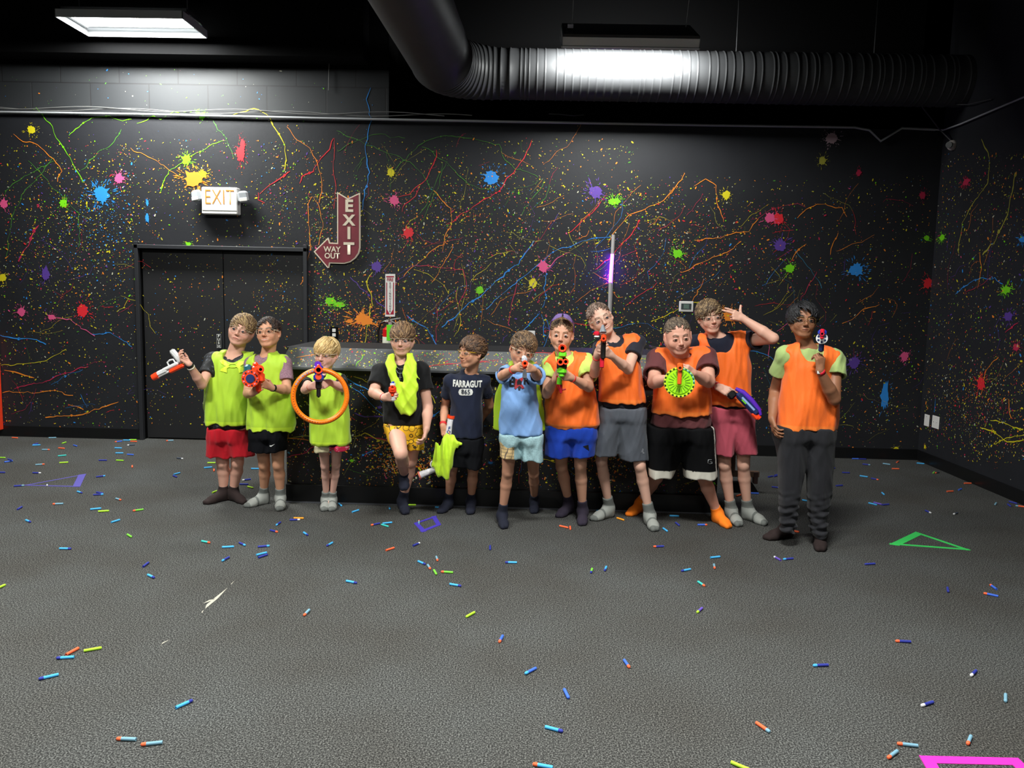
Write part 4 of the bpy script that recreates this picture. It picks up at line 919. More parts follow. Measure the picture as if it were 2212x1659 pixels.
def skin_colors(v, base, K, F, hairc, h):
    base = np.array(srgb(base)); c = np.tile(base, (len(v), 1)); x, y, z = v[:, 0], v[:, 1], v[:, 2]
    r = np.random.RandomState(3)
    def dist(ps): return np.min([p.fn(x, y, z) for p in ps], 0)
    def mix(w, col): c[:] = c*(1-w[:, None]) + np.array(col)*w[:, None]
    if F is not None:
        L = F['L']
        for sx in (-1, 1):
            w = np.exp(-(np.linalg.norm(v-L(sx*.04, .075, -.03), axis=1)/.022)**2)*.30; mix(w, base*np.array([1.05, .72, .66]))
            w = np.exp(-(np.linalg.norm(v-L(sx*.08, -.01, -.0), axis=1)/.025)**2)*.35; mix(w, base*np.array([1.05, .68, .6]))
        w = np.exp(-(np.linalg.norm(v-L(0, .105, -.03), axis=1)/.014)**2)*.30; mix(w, base*np.array([1.05, .7, .62]))
        mix(np.clip(1.3-dist(F['lips'])/.0012, 0, 1)*.62, base*np.array([.88, .42, .42]))
        mix(np.clip(1.2-dist(F['gap'])/(.0009 if K.get('teeth') else .0016), 0, 1)*(.9), (srgb((205, 190, 176)) if K.get('teeth') else base*.18))
        mix(np.clip(1.4-dist(F['brow'])/.0022, 0, 1)*K.get('browa', .8), srgb(K.get('browc', hairc)))
        mix(np.clip(1.1-dist(F['lid'])/.0012, 0, 1)*.55, base*.28)
    return c

def hair_mesh(name, C, R, s, H, parent):
    """hair: a close cap plus many tapered locks combed along a flow"""
    r = random.Random(H.get('seed', 1)); L = lambda p: C + R @ (np.array(p)*s)
    cc = np.array([0, -.014, .034]); rad = np.array([.0745*H.get('w', 1), .0935, .0785])
    fr_, sd, bk = H.get('front', .55), H.get('side', -.12), H.get('back', -.75)
    def hl(u):     # hairline height for a direction
        az = math.atan2(u[1], abs(u[0])); f = az/(math.pi/2)
        return (sd + (fr_-sd)*min(1, max(0, (f-.28)/.45))) if f > 0 else (sd + (bk-sd)*min(1, -f*1.6))
    th = H.get('thick', .008)*.7
    fd = Field(); fd.add(ell(L(cc), (rad+th)*s, R), .01)
    # carve the face side away with planes: everything ahead of the hairline
    def carve(x, y, z):
        p = [(R[0, i]*(x-C[0])+R[1, i]*(y-C[1])+R[2, i]*(z-C[2]))/s for i in range(3)]
        q = [(p[i]-cc[i])/rad[i] for i in range(3)]; n = np.sqrt(q[0]**2+q[1]**2+q[2]**2)+1e-6; u0, u1, u2 = np.abs(q[0])/n, q[1]/n, q[2]/n
        f = np.arctan2(u1, u0)/(math.pi/2); h1 = sd+(fr_-sd)*np.clip((f-.28)/.45, 0, 1); h2 = sd+(bk-sd)*np.clip(-f*1.6, 0, 1); hh = np.where(f > 0, h1, h2)
        d = (hh-u2)*.075*s
        return d
    lo, hi = fd.bounds(); h = .0045; V, ax = fd.grid(lo-.02, hi+.02, h); X, Y, Z = ax[0][:, None, None], ax[1][None, :, None], ax[2][None, None, :]
    V = -smin(-V, -carve(X, Y, Z).astype(np.float32), .008); V += folds(H.get('seed', 1), .0016, 5, 130, 60)(X, Y, Z)
    v, f = nets(V, lo-.02, h)
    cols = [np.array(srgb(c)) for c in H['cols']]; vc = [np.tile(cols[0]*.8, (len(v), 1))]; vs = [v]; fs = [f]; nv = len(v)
    ln = H.get('len', .045)*1.2; flow = H.get('flow', lambda u: np.array([u[0]*.6, .9, -.2])); sec = 5; up = H.get('vol', .012)*.6
    for i in range(H.get('n', 420)):
        while True:
            u = nrm([r.gauss(0, 1), r.gauss(0, 1), r.gauss(.25, 1)])
            if u[2] > hl(u)+.02: break
        p = u.copy(); pts = []; k = 6; LL = ln*r.uniform(.7, 1.25)*(H['lenf'](u) if 'lenf' in H else 1); jd = np.array([r.gauss(0, 1) for _ in range(3)])*H.get('mess', .25)*.6; wv = r.uniform(0, 6)
        for j in range(k+1):
            t = j/k; off = th*.6 + up*math.sin(t*math.pi*.75)*r.uniform(.85, 1.1) + (1-t)*.0
            pos = cc + p*(rad+off); 
            if p[2] < hl(p) and p[1] > 0 and 'fr_out' in H: pos = pos + np.array([0, H['fr_out'], 0])
            pts.append(L(pos)); d = flow(p) + jd + H.get('curl', 0)*np.array([math.sin(wv+j*1.6), 0, math.cos(wv+j*1.6)]); d = d - p*np.dot(d, p); d = nrm(d)
            p = nrm(p + d*LL/k/.082)
        w0 = H.get('lockw', .0058)*1.35*r.uniform(.7, 1.3)*s; b = len(pts); ring = []
        for j in range(b):
            dd = nrm(pts[min(j+1, b-1)]-pts[max(j-1, 0)]); nn = nrm(pts[j]-L(cc)); ss = nrm(np.cross(dd, nn)); q = w0*(1-.85*(j/(b-1))**1.6)*(0.6 if j == 0 else 1)
            for e in range(sec):
                a_ = 2*math.pi*e/sec; ring.append(pts[j]+ss*math.cos(a_)*q+nn*math.sin(a_)*q*.55)
        fs.append(np.array([(nv+j*sec+e, nv+j*sec+(e+1) % sec, nv+(j+1)*sec+(e+1) % sec, nv+(j+1)*sec+e) for j in range(b-1) for e in range(sec)])); vs.append(np.array(ring)); nv += len(ring)
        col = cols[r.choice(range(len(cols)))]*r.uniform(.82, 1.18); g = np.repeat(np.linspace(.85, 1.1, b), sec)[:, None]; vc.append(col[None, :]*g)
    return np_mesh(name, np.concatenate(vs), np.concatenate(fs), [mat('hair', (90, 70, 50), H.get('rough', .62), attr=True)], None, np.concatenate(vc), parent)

LENS = None
def lens_mat():
    global LENS
    if LENS: return LENS
    m = bpy.data.materials.new('clear_lens'); m.use_nodes = True; nt = m.node_tree; nt.nodes.clear()
    o = nt.nodes.new('ShaderNodeOutputMaterial'); t = nt.nodes.new('ShaderNodeBsdfTransparent'); g = nt.nodes.new('ShaderNodeBsdfGlossy'); g.inputs['Roughness'].default_value = .06
    mx = nt.nodes.new('ShaderNodeMixShader'); mx.inputs[0].default_value = .13; t.inputs[0].default_value = (.96, .97, .97, 1)
    nt.links.new(t.outputs[0], mx.inputs[1]); nt.links.new(g.outputs[0], mx.inputs[2]); nt.links.new(mx.outputs[0], o.inputs[0]); LENS = m; return m
def glasses(C, R, s, parent, style='clear', up=0):
    L = lambda x, y, z: C + R @ (np.array([x, y, z])*s)
    F = {'clear': mat('frame_clear', (205, 190, 165), .15, alpha=.75), 'gold': mat('frame_gold', (150, 120, 70), .3, metal=.6), 'purple': mat('frame_purple', (150, 110, 200), .1, metal=.7), 'amber': mat('frame_amber', (190, 150, 40), .15, alpha=.8)}[style]
    T = np.eye(3) if not up else rot('X', math.radians(62)); 
    def G(x, y, z):
        if up: q = np.array([x, y*.95, z]); a = math.radians(58); y2 = (y-(-.014))*math.cos(a) - (z-.034)*math.sin(a); z2 = (y-(-.014))*math.sin(a) + (z-.034)*math.cos(a); return L(x*1.02, -.014+y2*1.10, .040+z2*1.10)
        return L(x, y, z)
    fm = MB(); ln = MB()
    nx = 13
    for sx in (-1, 1):
        top, bot = [], []
        for i in range(nx):
            u = i/(nx-1); x = .005+u*.058; yb = .108 - .000*u - .040*u**2.6
            if style == 'gold': ztop, zbot = .0225*math.sin(math.pi*min(max(u, .02), .98))**.45-.004, -.0255*math.sin(math.pi*min(max(u, .02), .98))**.45-.004
            else: ztop, zbot = .016+.003*u-.009*u**4, -.012-.012*math.sin(u*math.pi*.8)+.008*u**3
            top.append(G(sx*x, yb, ztop)); bot.append(G(sx*x, yb-.003, zbot))
        for i in range(nx-1): ln.poly([top[i], top[i+1], bot[i+1], bot[i]], mat('purple_lens', (190, 160, 235), .08, metal=.6) if up else lens_mat(), True)
        fm.sweep(top, .0013*s, F, 6); fm.sweep(bot, .0009*s, F, 6); fm.sweep([top[-1], bot[-1]], .0014*s, F, 6)
        fm.sweep([G(sx*.063, .068, .010), G(sx*.075, .045, .009), G(sx*.0795, .0, .006), G(sx*.078, -.012, .0)], .0019*s, F, 6, flat=2.0)
    fm.sweep([G(-.006, .109, .004), G(0, .1135, .008), G(.006, .109, .004)], .0018*s, F, 6)
    g = fm.build('safety_glasses' if style != 'gold' else 'eyeglasses', parent); ln.build('lens', g)
    return g
def eyes(C, R, s, parent, col, gaze=(0, 0)):
    L = lambda x, y, z: C + R @ (np.array([x, y, z])*s)
    W, I, Bk = mat('eye_white', (190, 178, 170), .3), mat('iris_'+str(col), col, .25), mat('pupil', (8, 8, 8), .15)
    for sx in (-1, 1):
        mb = MB(); f = nrm(R @ nrm([gaze[0]*.35, 1, gaze[1]*.35])); u = nrm(np.cross(f, [0, 0, 1])); w = np.cross(u, f); Q = np.stack([u, w, f], 1)
        mb.ball(L(sx*.031, .0735, .0), .0126*s, W, 16, 22, Q, lambda t: Bk if t < .11 else (I if t < .235 else W)); mb.build('eye', parent)

SOCKC = {'grey': ((150, 152, 146), (105, 108, 104)), 'brown': ((38, 24, 22), (38, 24, 22)), 'navy': ((18, 22, 40), (18, 22, 40)), 'plum': ((40, 32, 48), (40, 32, 48)), 'orange': ((255, 130, 20), (255, 120, 10))}
def foot_geo(heel, toe, s):
    """heel and toe marks on the carpet -> ankle joint etc."""
    Hh = FL(*heel); T = FL(*toe); d = nrm((T-Hh)*[1, 1, 0]); 
    L = .215*s; return Hh, d, L
def person(K):
    s = K['s']; Y = K['Y']; skin = K['skin']; fat = K.get('fat', 1.0); fd = Field(); root_name = 'person'
    base = P(K['neck'][0], K['neck'][1], Y + K.get('neck_dy', 0))
    # ---- head
    hx, hy, hdy = K['head'][:3]; R = head_frame(*K['face']); hs = K['head'][3]*1.05; C = P(hx, hy, Y+hdy-.08*hs) - R @ np.array([0, .083, 0])*hs
    hp, F = head_prims(C, R, hs, K)
    nb = base + np.array([0, .0, -.035]); nk = C + R @ (np.array([0, -.022, -.055])*hs); nr = K.get('nr', .047)*hs
    torso = list(K['torso']); ins = .03; r0_ = torso[0]; w0_ = (r0_[2]-r0_[1]); nx_ = K['neck'][0]
    torso = [(K['neck'][1]-2, nx_-w0_*.19, nx_+w0_*.19, .066), (K['neck'][1]*.62+r0_[0]*.38, nx_-w0_*.36, nx_+w0_*.36, .088)] + torso
    fd.add(rows(torso, Y, -ins, rnd=.03), .03)
    Sh = {}
    for sd in 'LR':
        if K.get('arm'+sd): sp = K['arm'+sd]['s']; Sh[sd] = P(sp[0], sp[1], Y + (sp[2] if len(sp) > 2 else 0))
    for sd in Sh: fd.add(cone(base+[0, .012, -.036], Sh[sd], .046*s*fat, .044*s*fat), .05)
    fd.add(cone(nb, nk, nr*1.08, nr), .02)
    # ---- arms
    joints = {}; hand_boxes = []
    for sd in Sh:
        A = K['arm'+sd]; S = Sh[sd]; ul = A.get('ul', .275*s); fl_ = A.get('fl', .235*s)
        E = solve(S, A['e'][0], A['e'][1], ul, A['e'][2]); W = solve(E, A['w'][0], A['w'][1], fl_, A['w'][2])
        ra = A.get('r', 1.0)*fat; dd = nrm(W-E)
        fd.add(cone(S, E, .043*s*ra, .0345*s*ra), .02); fd.add(cone(E, E+(W-E)*.35, .0345*s*ra, .0355*s*ra), .010); fd.add(cone(E+(W-E)*.35, W, .0355*s*ra, .0215*s*min(ra, 1.1)), .008)
        hh = A.get('hs', .9*s/1.0); K2 = solve(W, A['h'][0], A['h'][1], .078*hh, A['h'][2]); a = nrm(K2-W)
        hpz, tips = hand_prims(W, a, np.array(A['n'], float), A.get('side', 1), hh, A.get('p', 'grip'), A.get('th', 'in'), A.get('spread', 0))
        for p, k in hpz: fd.add(p, k)
        joints[sd] = dict(S=S, E=E, W=W, K=K2, a=a, ra=ra, hh=hh)
        if A.get('vis', 1):
            pts = np.array([q.lo for q, _ in hpz] + [q.hi for q, _ in hpz]); hand_boxes.append((pts.min(0)-.006, pts.max(0)+.006))
    # ---- legs
    legs = []
    for Lg in K['legs']:
        Hh, d, fL = foot_geo(Lg['heel'], Lg['toe'], s*K.get('foot', 1)); 
        if 'lift' in Lg: Hh = P(Lg['lift'][0], Lg['lift'][1], Y+Lg['lift'][2])
        ank = Hh + np.array([0, 0, .07*s]) + d*.035*s
        if 'ank' in Lg: ank = P(Lg['ank'][0], Lg['ank'][1], ank[1])
        hip = P(Lg['hip'][0], Lg['hip'][1], Y+.0); kn = P(Lg['knee'][0], Lg['knee'][1], (Y*.5+ank[1]*.5)+Lg['knee'][2]); f = fat*Lg.get('f', 1)
        fd.add(cone(hip, kn, .068*s*f, .043*s*f), .015); fd.add(ell(kn+[0, -.006*s, -.004], np.array([.037, .043, .046])*s*f), .012)
        mid = kn+(ank-kn)*.32+np.array([0, .012*s, 0]); fd.add(cone(kn, mid, .041*s*f, .0435*s*f), .012); fd.add(cone(mid, ank+(kn-ank)*.12, .0435*s*f, .028*s*f), .010); fd.add(cone(ank+(kn-ank)*.12, ank, .029*s*f, .032*s), .015)
        fo = foot_prims(Hh, d, fL, s, ank)
        for p, k in fo: fd.add(p, k)
        legs.append(dict(Hh=Hh, d=d, ank=ank, kn=kn, fL=fL, f=f))
    for o, p, k in hp: fd.ops.append((o, p, k))
    cf = lambda v: skin_colors(v, skin, K, F, K['hair']['cols'][0], 0)
    # coarse body, then finer head and hands from the same field
    boxes = [(C-np.array([.125, .14, .14])*hs, C+np.array([.125, .13, .14])*hs)] + hand_boxes
    lo, hi = fd.bounds(); lo = lo-.02; hi = hi+.02
    V, ax = fd.grid(lo, hi, HB); v, f = nets(V, lo, HB)
    cen = v[f].mean(1); keep = np.ones(len(f), bool)
    for b0, b1 in boxes: keep &= ~np.all((cen > b0+HB*.6) & (cen < b1-HB*.6), axis=1)
    VS, FS = [v], [f[keep]]; nv = len(v)
    for bi, (b0, b1) in enumerate(boxes):
        h = .0024 if bi == 0 else .0026
        V, ax = fd.grid(b0, b1, h); v2, f2 = nets(V, b0, h); VS.append(v2); FS.append(f2+nv); nv += len(v2)
    v = np.concatenate(VS); f = np.concatenate(FS)
    SK = mat('skin', (200, 150, 125), .52, spec=.35, attr=True)
    if not SK.get('ss'):
        b = SK.node_tree.nodes['Principled BSDF']; b.inputs['Subsurface Weight'].default_value = .06; b.inputs['Subsurface Radius'].default_value = (.9, .35, .2); b.inputs['Subsurface Scale'].default_value = .012; SK['ss'] = 1
    body = np_mesh('person', v, f, [SK], None, cf(v))
    tag(body, K['label'], 'person')
    eyes(C, R, hs, body, K.get('eye', (70, 55, 45)), K.get('gaze', (0, 0)))
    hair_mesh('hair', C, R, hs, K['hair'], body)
    if K.get('glasses'): glasses(C, R, hs, body, K['glasses'], K.get('gup', 0))
    # ---- T-shirt
    T = K['shirt']; fs_ = Field(); tr = list(torso)
    bot = K.get('hem_px'); g = -.014 if K.get('pinnie') else 0.0
    if K.get('shirt_rows'): fs_.add(rows(K['shirt_rows'], Y, 0), .03)
    else: fs_.add(rows(torso, Y, g, rnd=.02), .03)
    for sd in Sh:
        A = K['arm'+sd]; j = joints[sd]; S, E = j['S'], j['E']; q = A.get('sl', .55); B = S+(E-S)*q; r0, r1 = A.get('sr', (.060, .060)); r0 *= s*fat*.94; r1 *= s*fat*.96
        fs_.add(cone(base+np.array([0, .012, -.036]), S, .054*s*fat, .051*s*fat), .045); fs_.add(capcone(S, B, r0, r1), .025); fs_.add(ell(S+[0, 0, -.004], np.ones(3)*r0*1.02), .02)
    for sd in Sh:
        A = K['arm'+sd]; j = joints[sd]; S, E = j['S'], j['E']; q = A.get('sl', .55); B = S+(E-S)*q; r1 = A.get('sr', (.06, .06))[1]*s*fat*.96; d_ = nrm(E-S)
        fs_.sub(cone(B-d_*.035, B+d_*.03, r1-.018, r1-.014), .003)
    fs_.sub(cone(nb+[0, 0, .012], nk, nr*1.08+.007, nr+.014), .006)
    nz = nb[2]+.034
    fs_.sub(ell(base+np.array([0, -.06, .036]), (K.get('nw', .058)*s, .06, .040)), .006)
    fs_.warp(folds(K['seed']+70, .0035, 6, 70, 40)); fs_.warp(folds(K['seed'], .004 if K.get('pinnie') else .008, 7, 32, 16)); hz_ = P((torso[-1][1]+torso[-1][2])/2, torso[-1][0], Y)[2]; fs_.cut((0, 0, -1), -float(hz_)-.001); bvh_t = None
    sh = field_obj('t_shirt', fs_, T['mat'], body, .0058)
    j2 = {}
    # ---- pinnie
    pin = None
    if K.get('pinnie'):
        Pn = K['pinnie']; fp = Field(); fp.add(rows(torso, Y, Pn.get('grow', -.004), bot=P(Pn['hem'][0], Pn['hem'][1], Y)[2], rnd=.006), .03)
        for sd in Sh: fp.add(cone(base+np.array([0, .012, -.036]), base+(Sh[sd]-base)*.88+np.array([0, 0, -.010]), .062*s*fat, .062*s*fat), .045)
        for sd in Sh:
            j = joints[sd]; S, E = j['S'], j['E']; o = nrm((S-base)*[1, 0, 0]); S2 = S+o*(Pn.get('out', .012)+.022); ah = Pn.get('ah', .058)*s*.88
            dn = nrm(np.array([o[0]*.25, 0, -1])); fp.sub(cone(S2+[0, 0, .10], S2+dn*Pn.get('al', .12)*s, ah, ah*1.0), .012); fp.sub(cone(S2+[0, -.1, 0], S2+dn*Pn.get('al', .12)*s+[0, -.1, 0], ah, ah*.95), .012); fp.sub(cone(S2+o*.09, S2+o*.09+dn*.14, .07, .07), .012); fp.sub(cone(S2+[0, .1, 0], S2+dn*.1*s+[0, .1, 0], ah, ah), .012)
        nw, nd = Pn.get('neck', (.085, .085)); nw *= .92; nd *= .88; c_ = base+np.array([Pn.get('nx', 0), -.06, Pn.get('nz', .0)]); fp.sub(ell(c_, (nw*s, .10, nd*s)), .010)
        fp.sub(cone(base+[Pn.get('nx', 0), .0, -.01], base+[0, .02, .14], .072*s, .085*s), .012)
        for cu in Pn.get('cuts', []): fp.cut(*cu)
        fp.warp(lambda x, y, z: np.float32(-.009)); zt = base[2]-.12; zb = P(Pn['hem'][0], Pn['hem'][1], Y)[2]; fp.warp(folds(K['seed']+5, Pn.get('fold', .013), 8, 30, 5, zt=zt, zb=zb)); fp.warp(folds(K['seed']+51, .0045, 6, 75, 16))
        hz = P(Pn['hem'][0], Pn['hem'][1], Y)[2]
        def pc(v, lo=hz):
            c = np.tile(np.array(srgb(Pn['col'])), (len(v), 1)); w = (v[:, 2] < lo+.022); c[w] = np.array(srgb(Pn.get('edge', Pn['col']))); return c
        pin = field_obj('sports_bib', fp, fabric_bib(), body, .0058, pc)
    # ---- shorts
    Sp = K['pants']; fq = Field(); hr = Sp['hips']; fq.add(rows(hr, Y, 0, rnd=.035), .03)
    for lr in Sp['legs']:
        l0 = lr[0]; top_ = (hr[0][0], l0[1]+(l0[2]-l0[1])*.06, l0[2]-(l0[2]-l0[1])*.06, min(hr[0][3], l0[3])); d0 = hr[-1][3]
        fq.add(rows([top_, (l0[0], l0[1], l0[2], max(l0[3], d0*.99), *l0[4:])]+list(lr[1:]), Y, 0, rnd=.006), .035)
    if Sp.get('shin'):
        zs = P(1710, 1050, Y)[2]; fq.warp(lambda x, y, z: (np.clip((zs-z)/.25, 0, 1)*.006*(np.sin(z*95+x*30+np.sin(x*50)*1.2)+.6*np.sin(z*150-x*45))).astype(np.float32))
    hz_ = P((torso[-1][1]+torso[-1][2])/2, torso[-1][0], Y)[2]; fq.cut((0, 0, 1), float(hz_)+.004, .012); fq.warp(folds(K['seed']+90, .003, 6, 75, 30)); fq.warp(folds(K['seed']+9, Sp.get('fold', .009), 7, 34, 9)); pz = field_obj(Sp.get('name', 'shorts'), fq, Sp['mat'], body, .006, Sp.get('colf'))
    # ---- socks
    for i, lg in enumerate(legs):
        st = K['sock']; Hh, d, ank, kn = lg['Hh'], lg['d'], lg['ank'], lg['kn']; fk = Field(); up_ = nrm(kn-ank); top = ank+up_*K.get('sockh', .06)*s
        fk.add(capcone(ank, top, .0385*s, .036*s*max(1, lg['f']*.95)), .015)
        for p, k in foot_prims(Hh, d, lg['fL'], s, ank, .0045): fk.add(p, k)
        c1, c2 = [np.array(srgb(q)) for q in SOCKC[st]]
        def sc_(v, Hh=Hh, d=d, L=lg['fL'], ank=ank, c1=c1, c2=c2, st=st):
            c = np.tile(c1, (len(v), 1))
            if st == 'grey':
                t = ((v-Hh)@d)/L; w = (t > .86) | (t < .10) | ((t > .50) & (t < .58)) | ((v-ank)@np.array([0, 0, 1.]) > .022); c[w] = c2
            return c
        field_obj('sock', fk, mat('sock_knit', (128, 128, 128), .9, bump=.4, bscale=300, attr=True), body, .005, sc_)
    return dict(body=body, shirt=sh, bib=pin, shorts=pz, J=joints, C=C, R=R, base=base, hs=hs, Y=Y, s=s, legs=legs, F=F)
def foot_prims(Hh, d, L, s, ank, g=0.0):
    u = np.array([0, 0, 1.]); sd = np.cross(d, u); z = lambda h: Hh*[1, 1, 0]+u*(max(h, 0))+u*Hh[2]
    heel = Hh+u*.028*s+d*.025*s; ball = Hh+u*.024*s+d*L*.66; toe = Hh+u*.016*s+d*(L-.02*s)
    return [(cone(heel, ball, .028*s+g, .024*s+g), .02), (cone(ball+sd*.014*s, toe+sd*.014*s, .023*s+g, .015*s+g), .015), (cone(ball-sd*.014*s, toe-sd*.012*s-d*.01, .022*s+g, .014*s+g), .015),
            (cone(ank, heel, .034*s+g, .028*s+g), .02), (cone(ank+d*.012*s-u*.012*s, ball+u*.006*s, .034*s+g, .022*s+g), .025)]
def fabric_bib():
    return mat('bib_mesh_fabric', (180, 220, 40), .6, bump=.35, bscale=420, attr=True, var=.07, vscale=6, sheen=.2)
def band(parent, W, E, t, r, col, w=.016, name='wristband', lab=None, tabcol=None):
    a = nrm(E-W); c = W+a*t; mb = MB(); M = mat('band_'+str(col), col, .4); n = 24
    u = nrm(np.cross(a, [0, 0, 1] if abs(a[2]) < .9 else [1, 0, 0])); v = np.cross(a, u); R1, R2 = r+.0015, r+.0035
    vs = []
    for i in range(n):
        e = u*math.cos(2*math.pi*i/n)+v*math.sin(2*math.pi*i/n); vs += [c-a*w/2+e*R2, c+a*w/2+e*R2, c+a*w/2+e*R1*.9, c-a*w/2+e*R1*.9]
    mb.mesh(vs, [(i*4+q, i*4+(q+1) % 4, ((i+1) % n)*4+(q+1) % 4, ((i+1) % n)*4+q) for i in range(n) for q in range(4)], M, True)
    o = mb.build(name, parent)
    if lab: o['label'] = lab
    return o
def bvh_of(o):
    me = o.data; v = [p.co.copy() for p in me.vertices]; return BVHTree.FromPolygons(v, [tuple(p.vertices) for p in me.polygons])
# ------------------------------------------------------------------ cloth materials
LIME, LIME_E, ORG, ORG_E = (176, 214, 45), (205, 240, 50), (255, 112, 22), (255, 128, 40)
def cloth(name, col, **k): return mat(name, col, .85, bump=.25, bscale=260, spec=.25, sheen=.1, **k)
def build_camo(nt, b, tc):
    n = nt.nodes.new('ShaderNodeTexNoise'); n.inputs['Scale'].default_value = 42; n.inputs['Detail'].default_value = 4
    nt.links.new(tc.outputs['Object'], n.inputs['Vector'])
    nt.links.new(cramp(nt, n.outputs['Fac'], [(0.0, (10, 11, 14)), (.5, (24, 26, 30)), (.58, (78, 82, 90)), (.63, (18, 20, 24))], True), b.inputs['Base Color'])
CAMO = ramp_mat('black_camo_cloth', build_camo, .7)
def build_heather(a, c):
    def f(nt, b, tc):
        n = nt.nodes.new('ShaderNodeTexNoise'); n.inputs['Scale'].default_value = 240; n.inputs['Detail'].default_value = 2
        nt.links.new(tc.outputs['Object'], n.inputs['Vector']); nt.links.new(cramp(nt, n.outputs['Fac'], [(.35, a), (.65, c)]), b.inputs['Base Color'])
    return f
MAUVE = ramp_mat('heather_mauve_cloth', build_heather((110, 78, 92), (160, 125, 138)), .85)
def build_rounds(nt, b, tc):
    v = nt.nodes.new('ShaderNodeTexVoronoi'); v.inputs['Scale'].default_value = 24
    mp = nt.nodes.new('ShaderNodeMapping'); mp.inputs['Scale'].default_value = (1, .3, 1); nt.links.new(tc.outputs['Object'], mp.inputs['Vector']); nt.links.new(mp.outputs[0], v.inputs['Vector'])
    nt.links.new(cramp(nt, v.outputs['Distance'], [(0, (250, 208, 50)), (.30, (244, 192, 24)), (.46, (236, 180, 18)), (.49, (52, 42, 14)), (.54, (52, 42, 14)), (.57, (226, 168, 14))]), b.inputs['Base Color'])
YELLOWS = ramp_mat('yellow_disc_print', build_rounds, .75)
def build_squig(nt, b, tc):
    n = nt.nodes.new('ShaderNodeTexNoise'); n.inputs['Scale'].default_value = 75; n.inputs['Detail'].default_value = 1; n.inputs['Distortion'].default_value = 2.5
    nt.links.new(tc.outputs['Object'], n.inputs['Vector'])
    c1 = cramp(nt, n.outputs['Fac'], [(0, (165, 200, 205)), (.47, (165, 200, 205)), (.49, (70, 95, 105)), (.52, (165, 200, 205))], True)
    w = nt.nodes.new('ShaderNodeTexChecker'); w.inputs['Scale'].default_value = 1; 
    g = nt.nodes.new('ShaderNodeTexBrick'); g.offset = 0; g.inputs['Scale'].default_value = 1; g.inputs['Brick Width'].default_value = .024; g.inputs['Row Height'].default_value = .024; g.inputs['Mortar Size'].default_value = .0016
    g.inputs['Color1'].default_value = (*srgb((228, 196, 140)), 1); g.inputs['Color2'].default_value = (*srgb((228, 196, 140)), 1); g.inputs['Mortar'].default_value = (*srgb((120, 105, 90)), 1)
    mp = nt.nodes.new('ShaderNodeMapping'); mp.inputs['Rotation'].default_value = (math.radians(90), math.radians(45), 0); nt.links.new(tc.outputs['Object'], mp.inputs['Vector']); nt.links.new(mp.outputs[0], g.inputs['Vector'])
    a = P(1079, 993, 5.2); c = P(1121, 952, 5.2)
    sp = nt.nodes.new('ShaderNodeSeparateXYZ'); nt.links.new(tc.outputs['Object'], sp.inputs[0])
    n3 = nt.nodes.new('ShaderNodeTexNoise'); n3.inputs['Scale'].default_value = 12; nt.links.new(tc.outputs['Object'], n3.inputs['Vector'])
    def cmp(sock, val, op): 
        q = nt.nodes.new('ShaderNodeMath'); q.operation = op; nt.links.new(sock, q.inputs[0]); q.inputs[1].default_value = val; return q.outputs[0]
    ad = nt.nodes.new('ShaderNodeMath'); ad.operation = 'MULTIPLY_ADD'; nt.links.new(n3.outputs['Fac'], ad.inputs[0]); ad.inputs[1].default_value = .12; nt.links.new(sp.outputs[2], ad.inputs[2])
    x1 = cmp(sp.outputs[0], float(c[0])-.03, 'LESS_THAN'); z1 = cmp(ad.outputs[0], float(c[2])-.03+.06, 'LESS_THAN')
    mm = nt.nodes.new('ShaderNodeMath'); mm.operation = 'MULTIPLY'; nt.links.new(x1, mm.inputs[0]); nt.links.new(z1, mm.inputs[1])
    mx = nt.nodes.new('ShaderNodeMix'); mx.data_type = 'RGBA'; nt.links.new(mm.outputs[0], mx.inputs[0]); nt.links.new(c1, mx.inputs[6]); nt.links.new(g.outputs['Color'], mx.inputs[7]); nt.links.new(mx.outputs[2], b.inputs['Base Color'])
SQUIG = ramp_mat('light_blue_print', build_squig, .8)
BIBL = dict(col=LIME, edge=LIME_E); BIBO = dict(col=ORG, edge=ORG_E)
def bib(base, **k): d = dict(base); d.update(k); return d
SK1, SK2 = (214, 160, 138), (196, 140, 112)

fwd = lambda u: np.array([u[0]*.5, 1.0, -.15])
def fringe_left(u): return np.array([-.7, .8, -.25]) if u[1] > -.2 else np.array([u[0]*.8, -.3, -1])
def fringe_right(u): return np.array([.7, .8, -.25]) if u[1] > -.2 else np.array([u[0]*.8, -.3, -1])
def down(u): return np.array([u[0]*.7, .55 if u[1] > 0 else -.35, -.75])

KIDS = []
def kid(**k): KIDS.append(k)
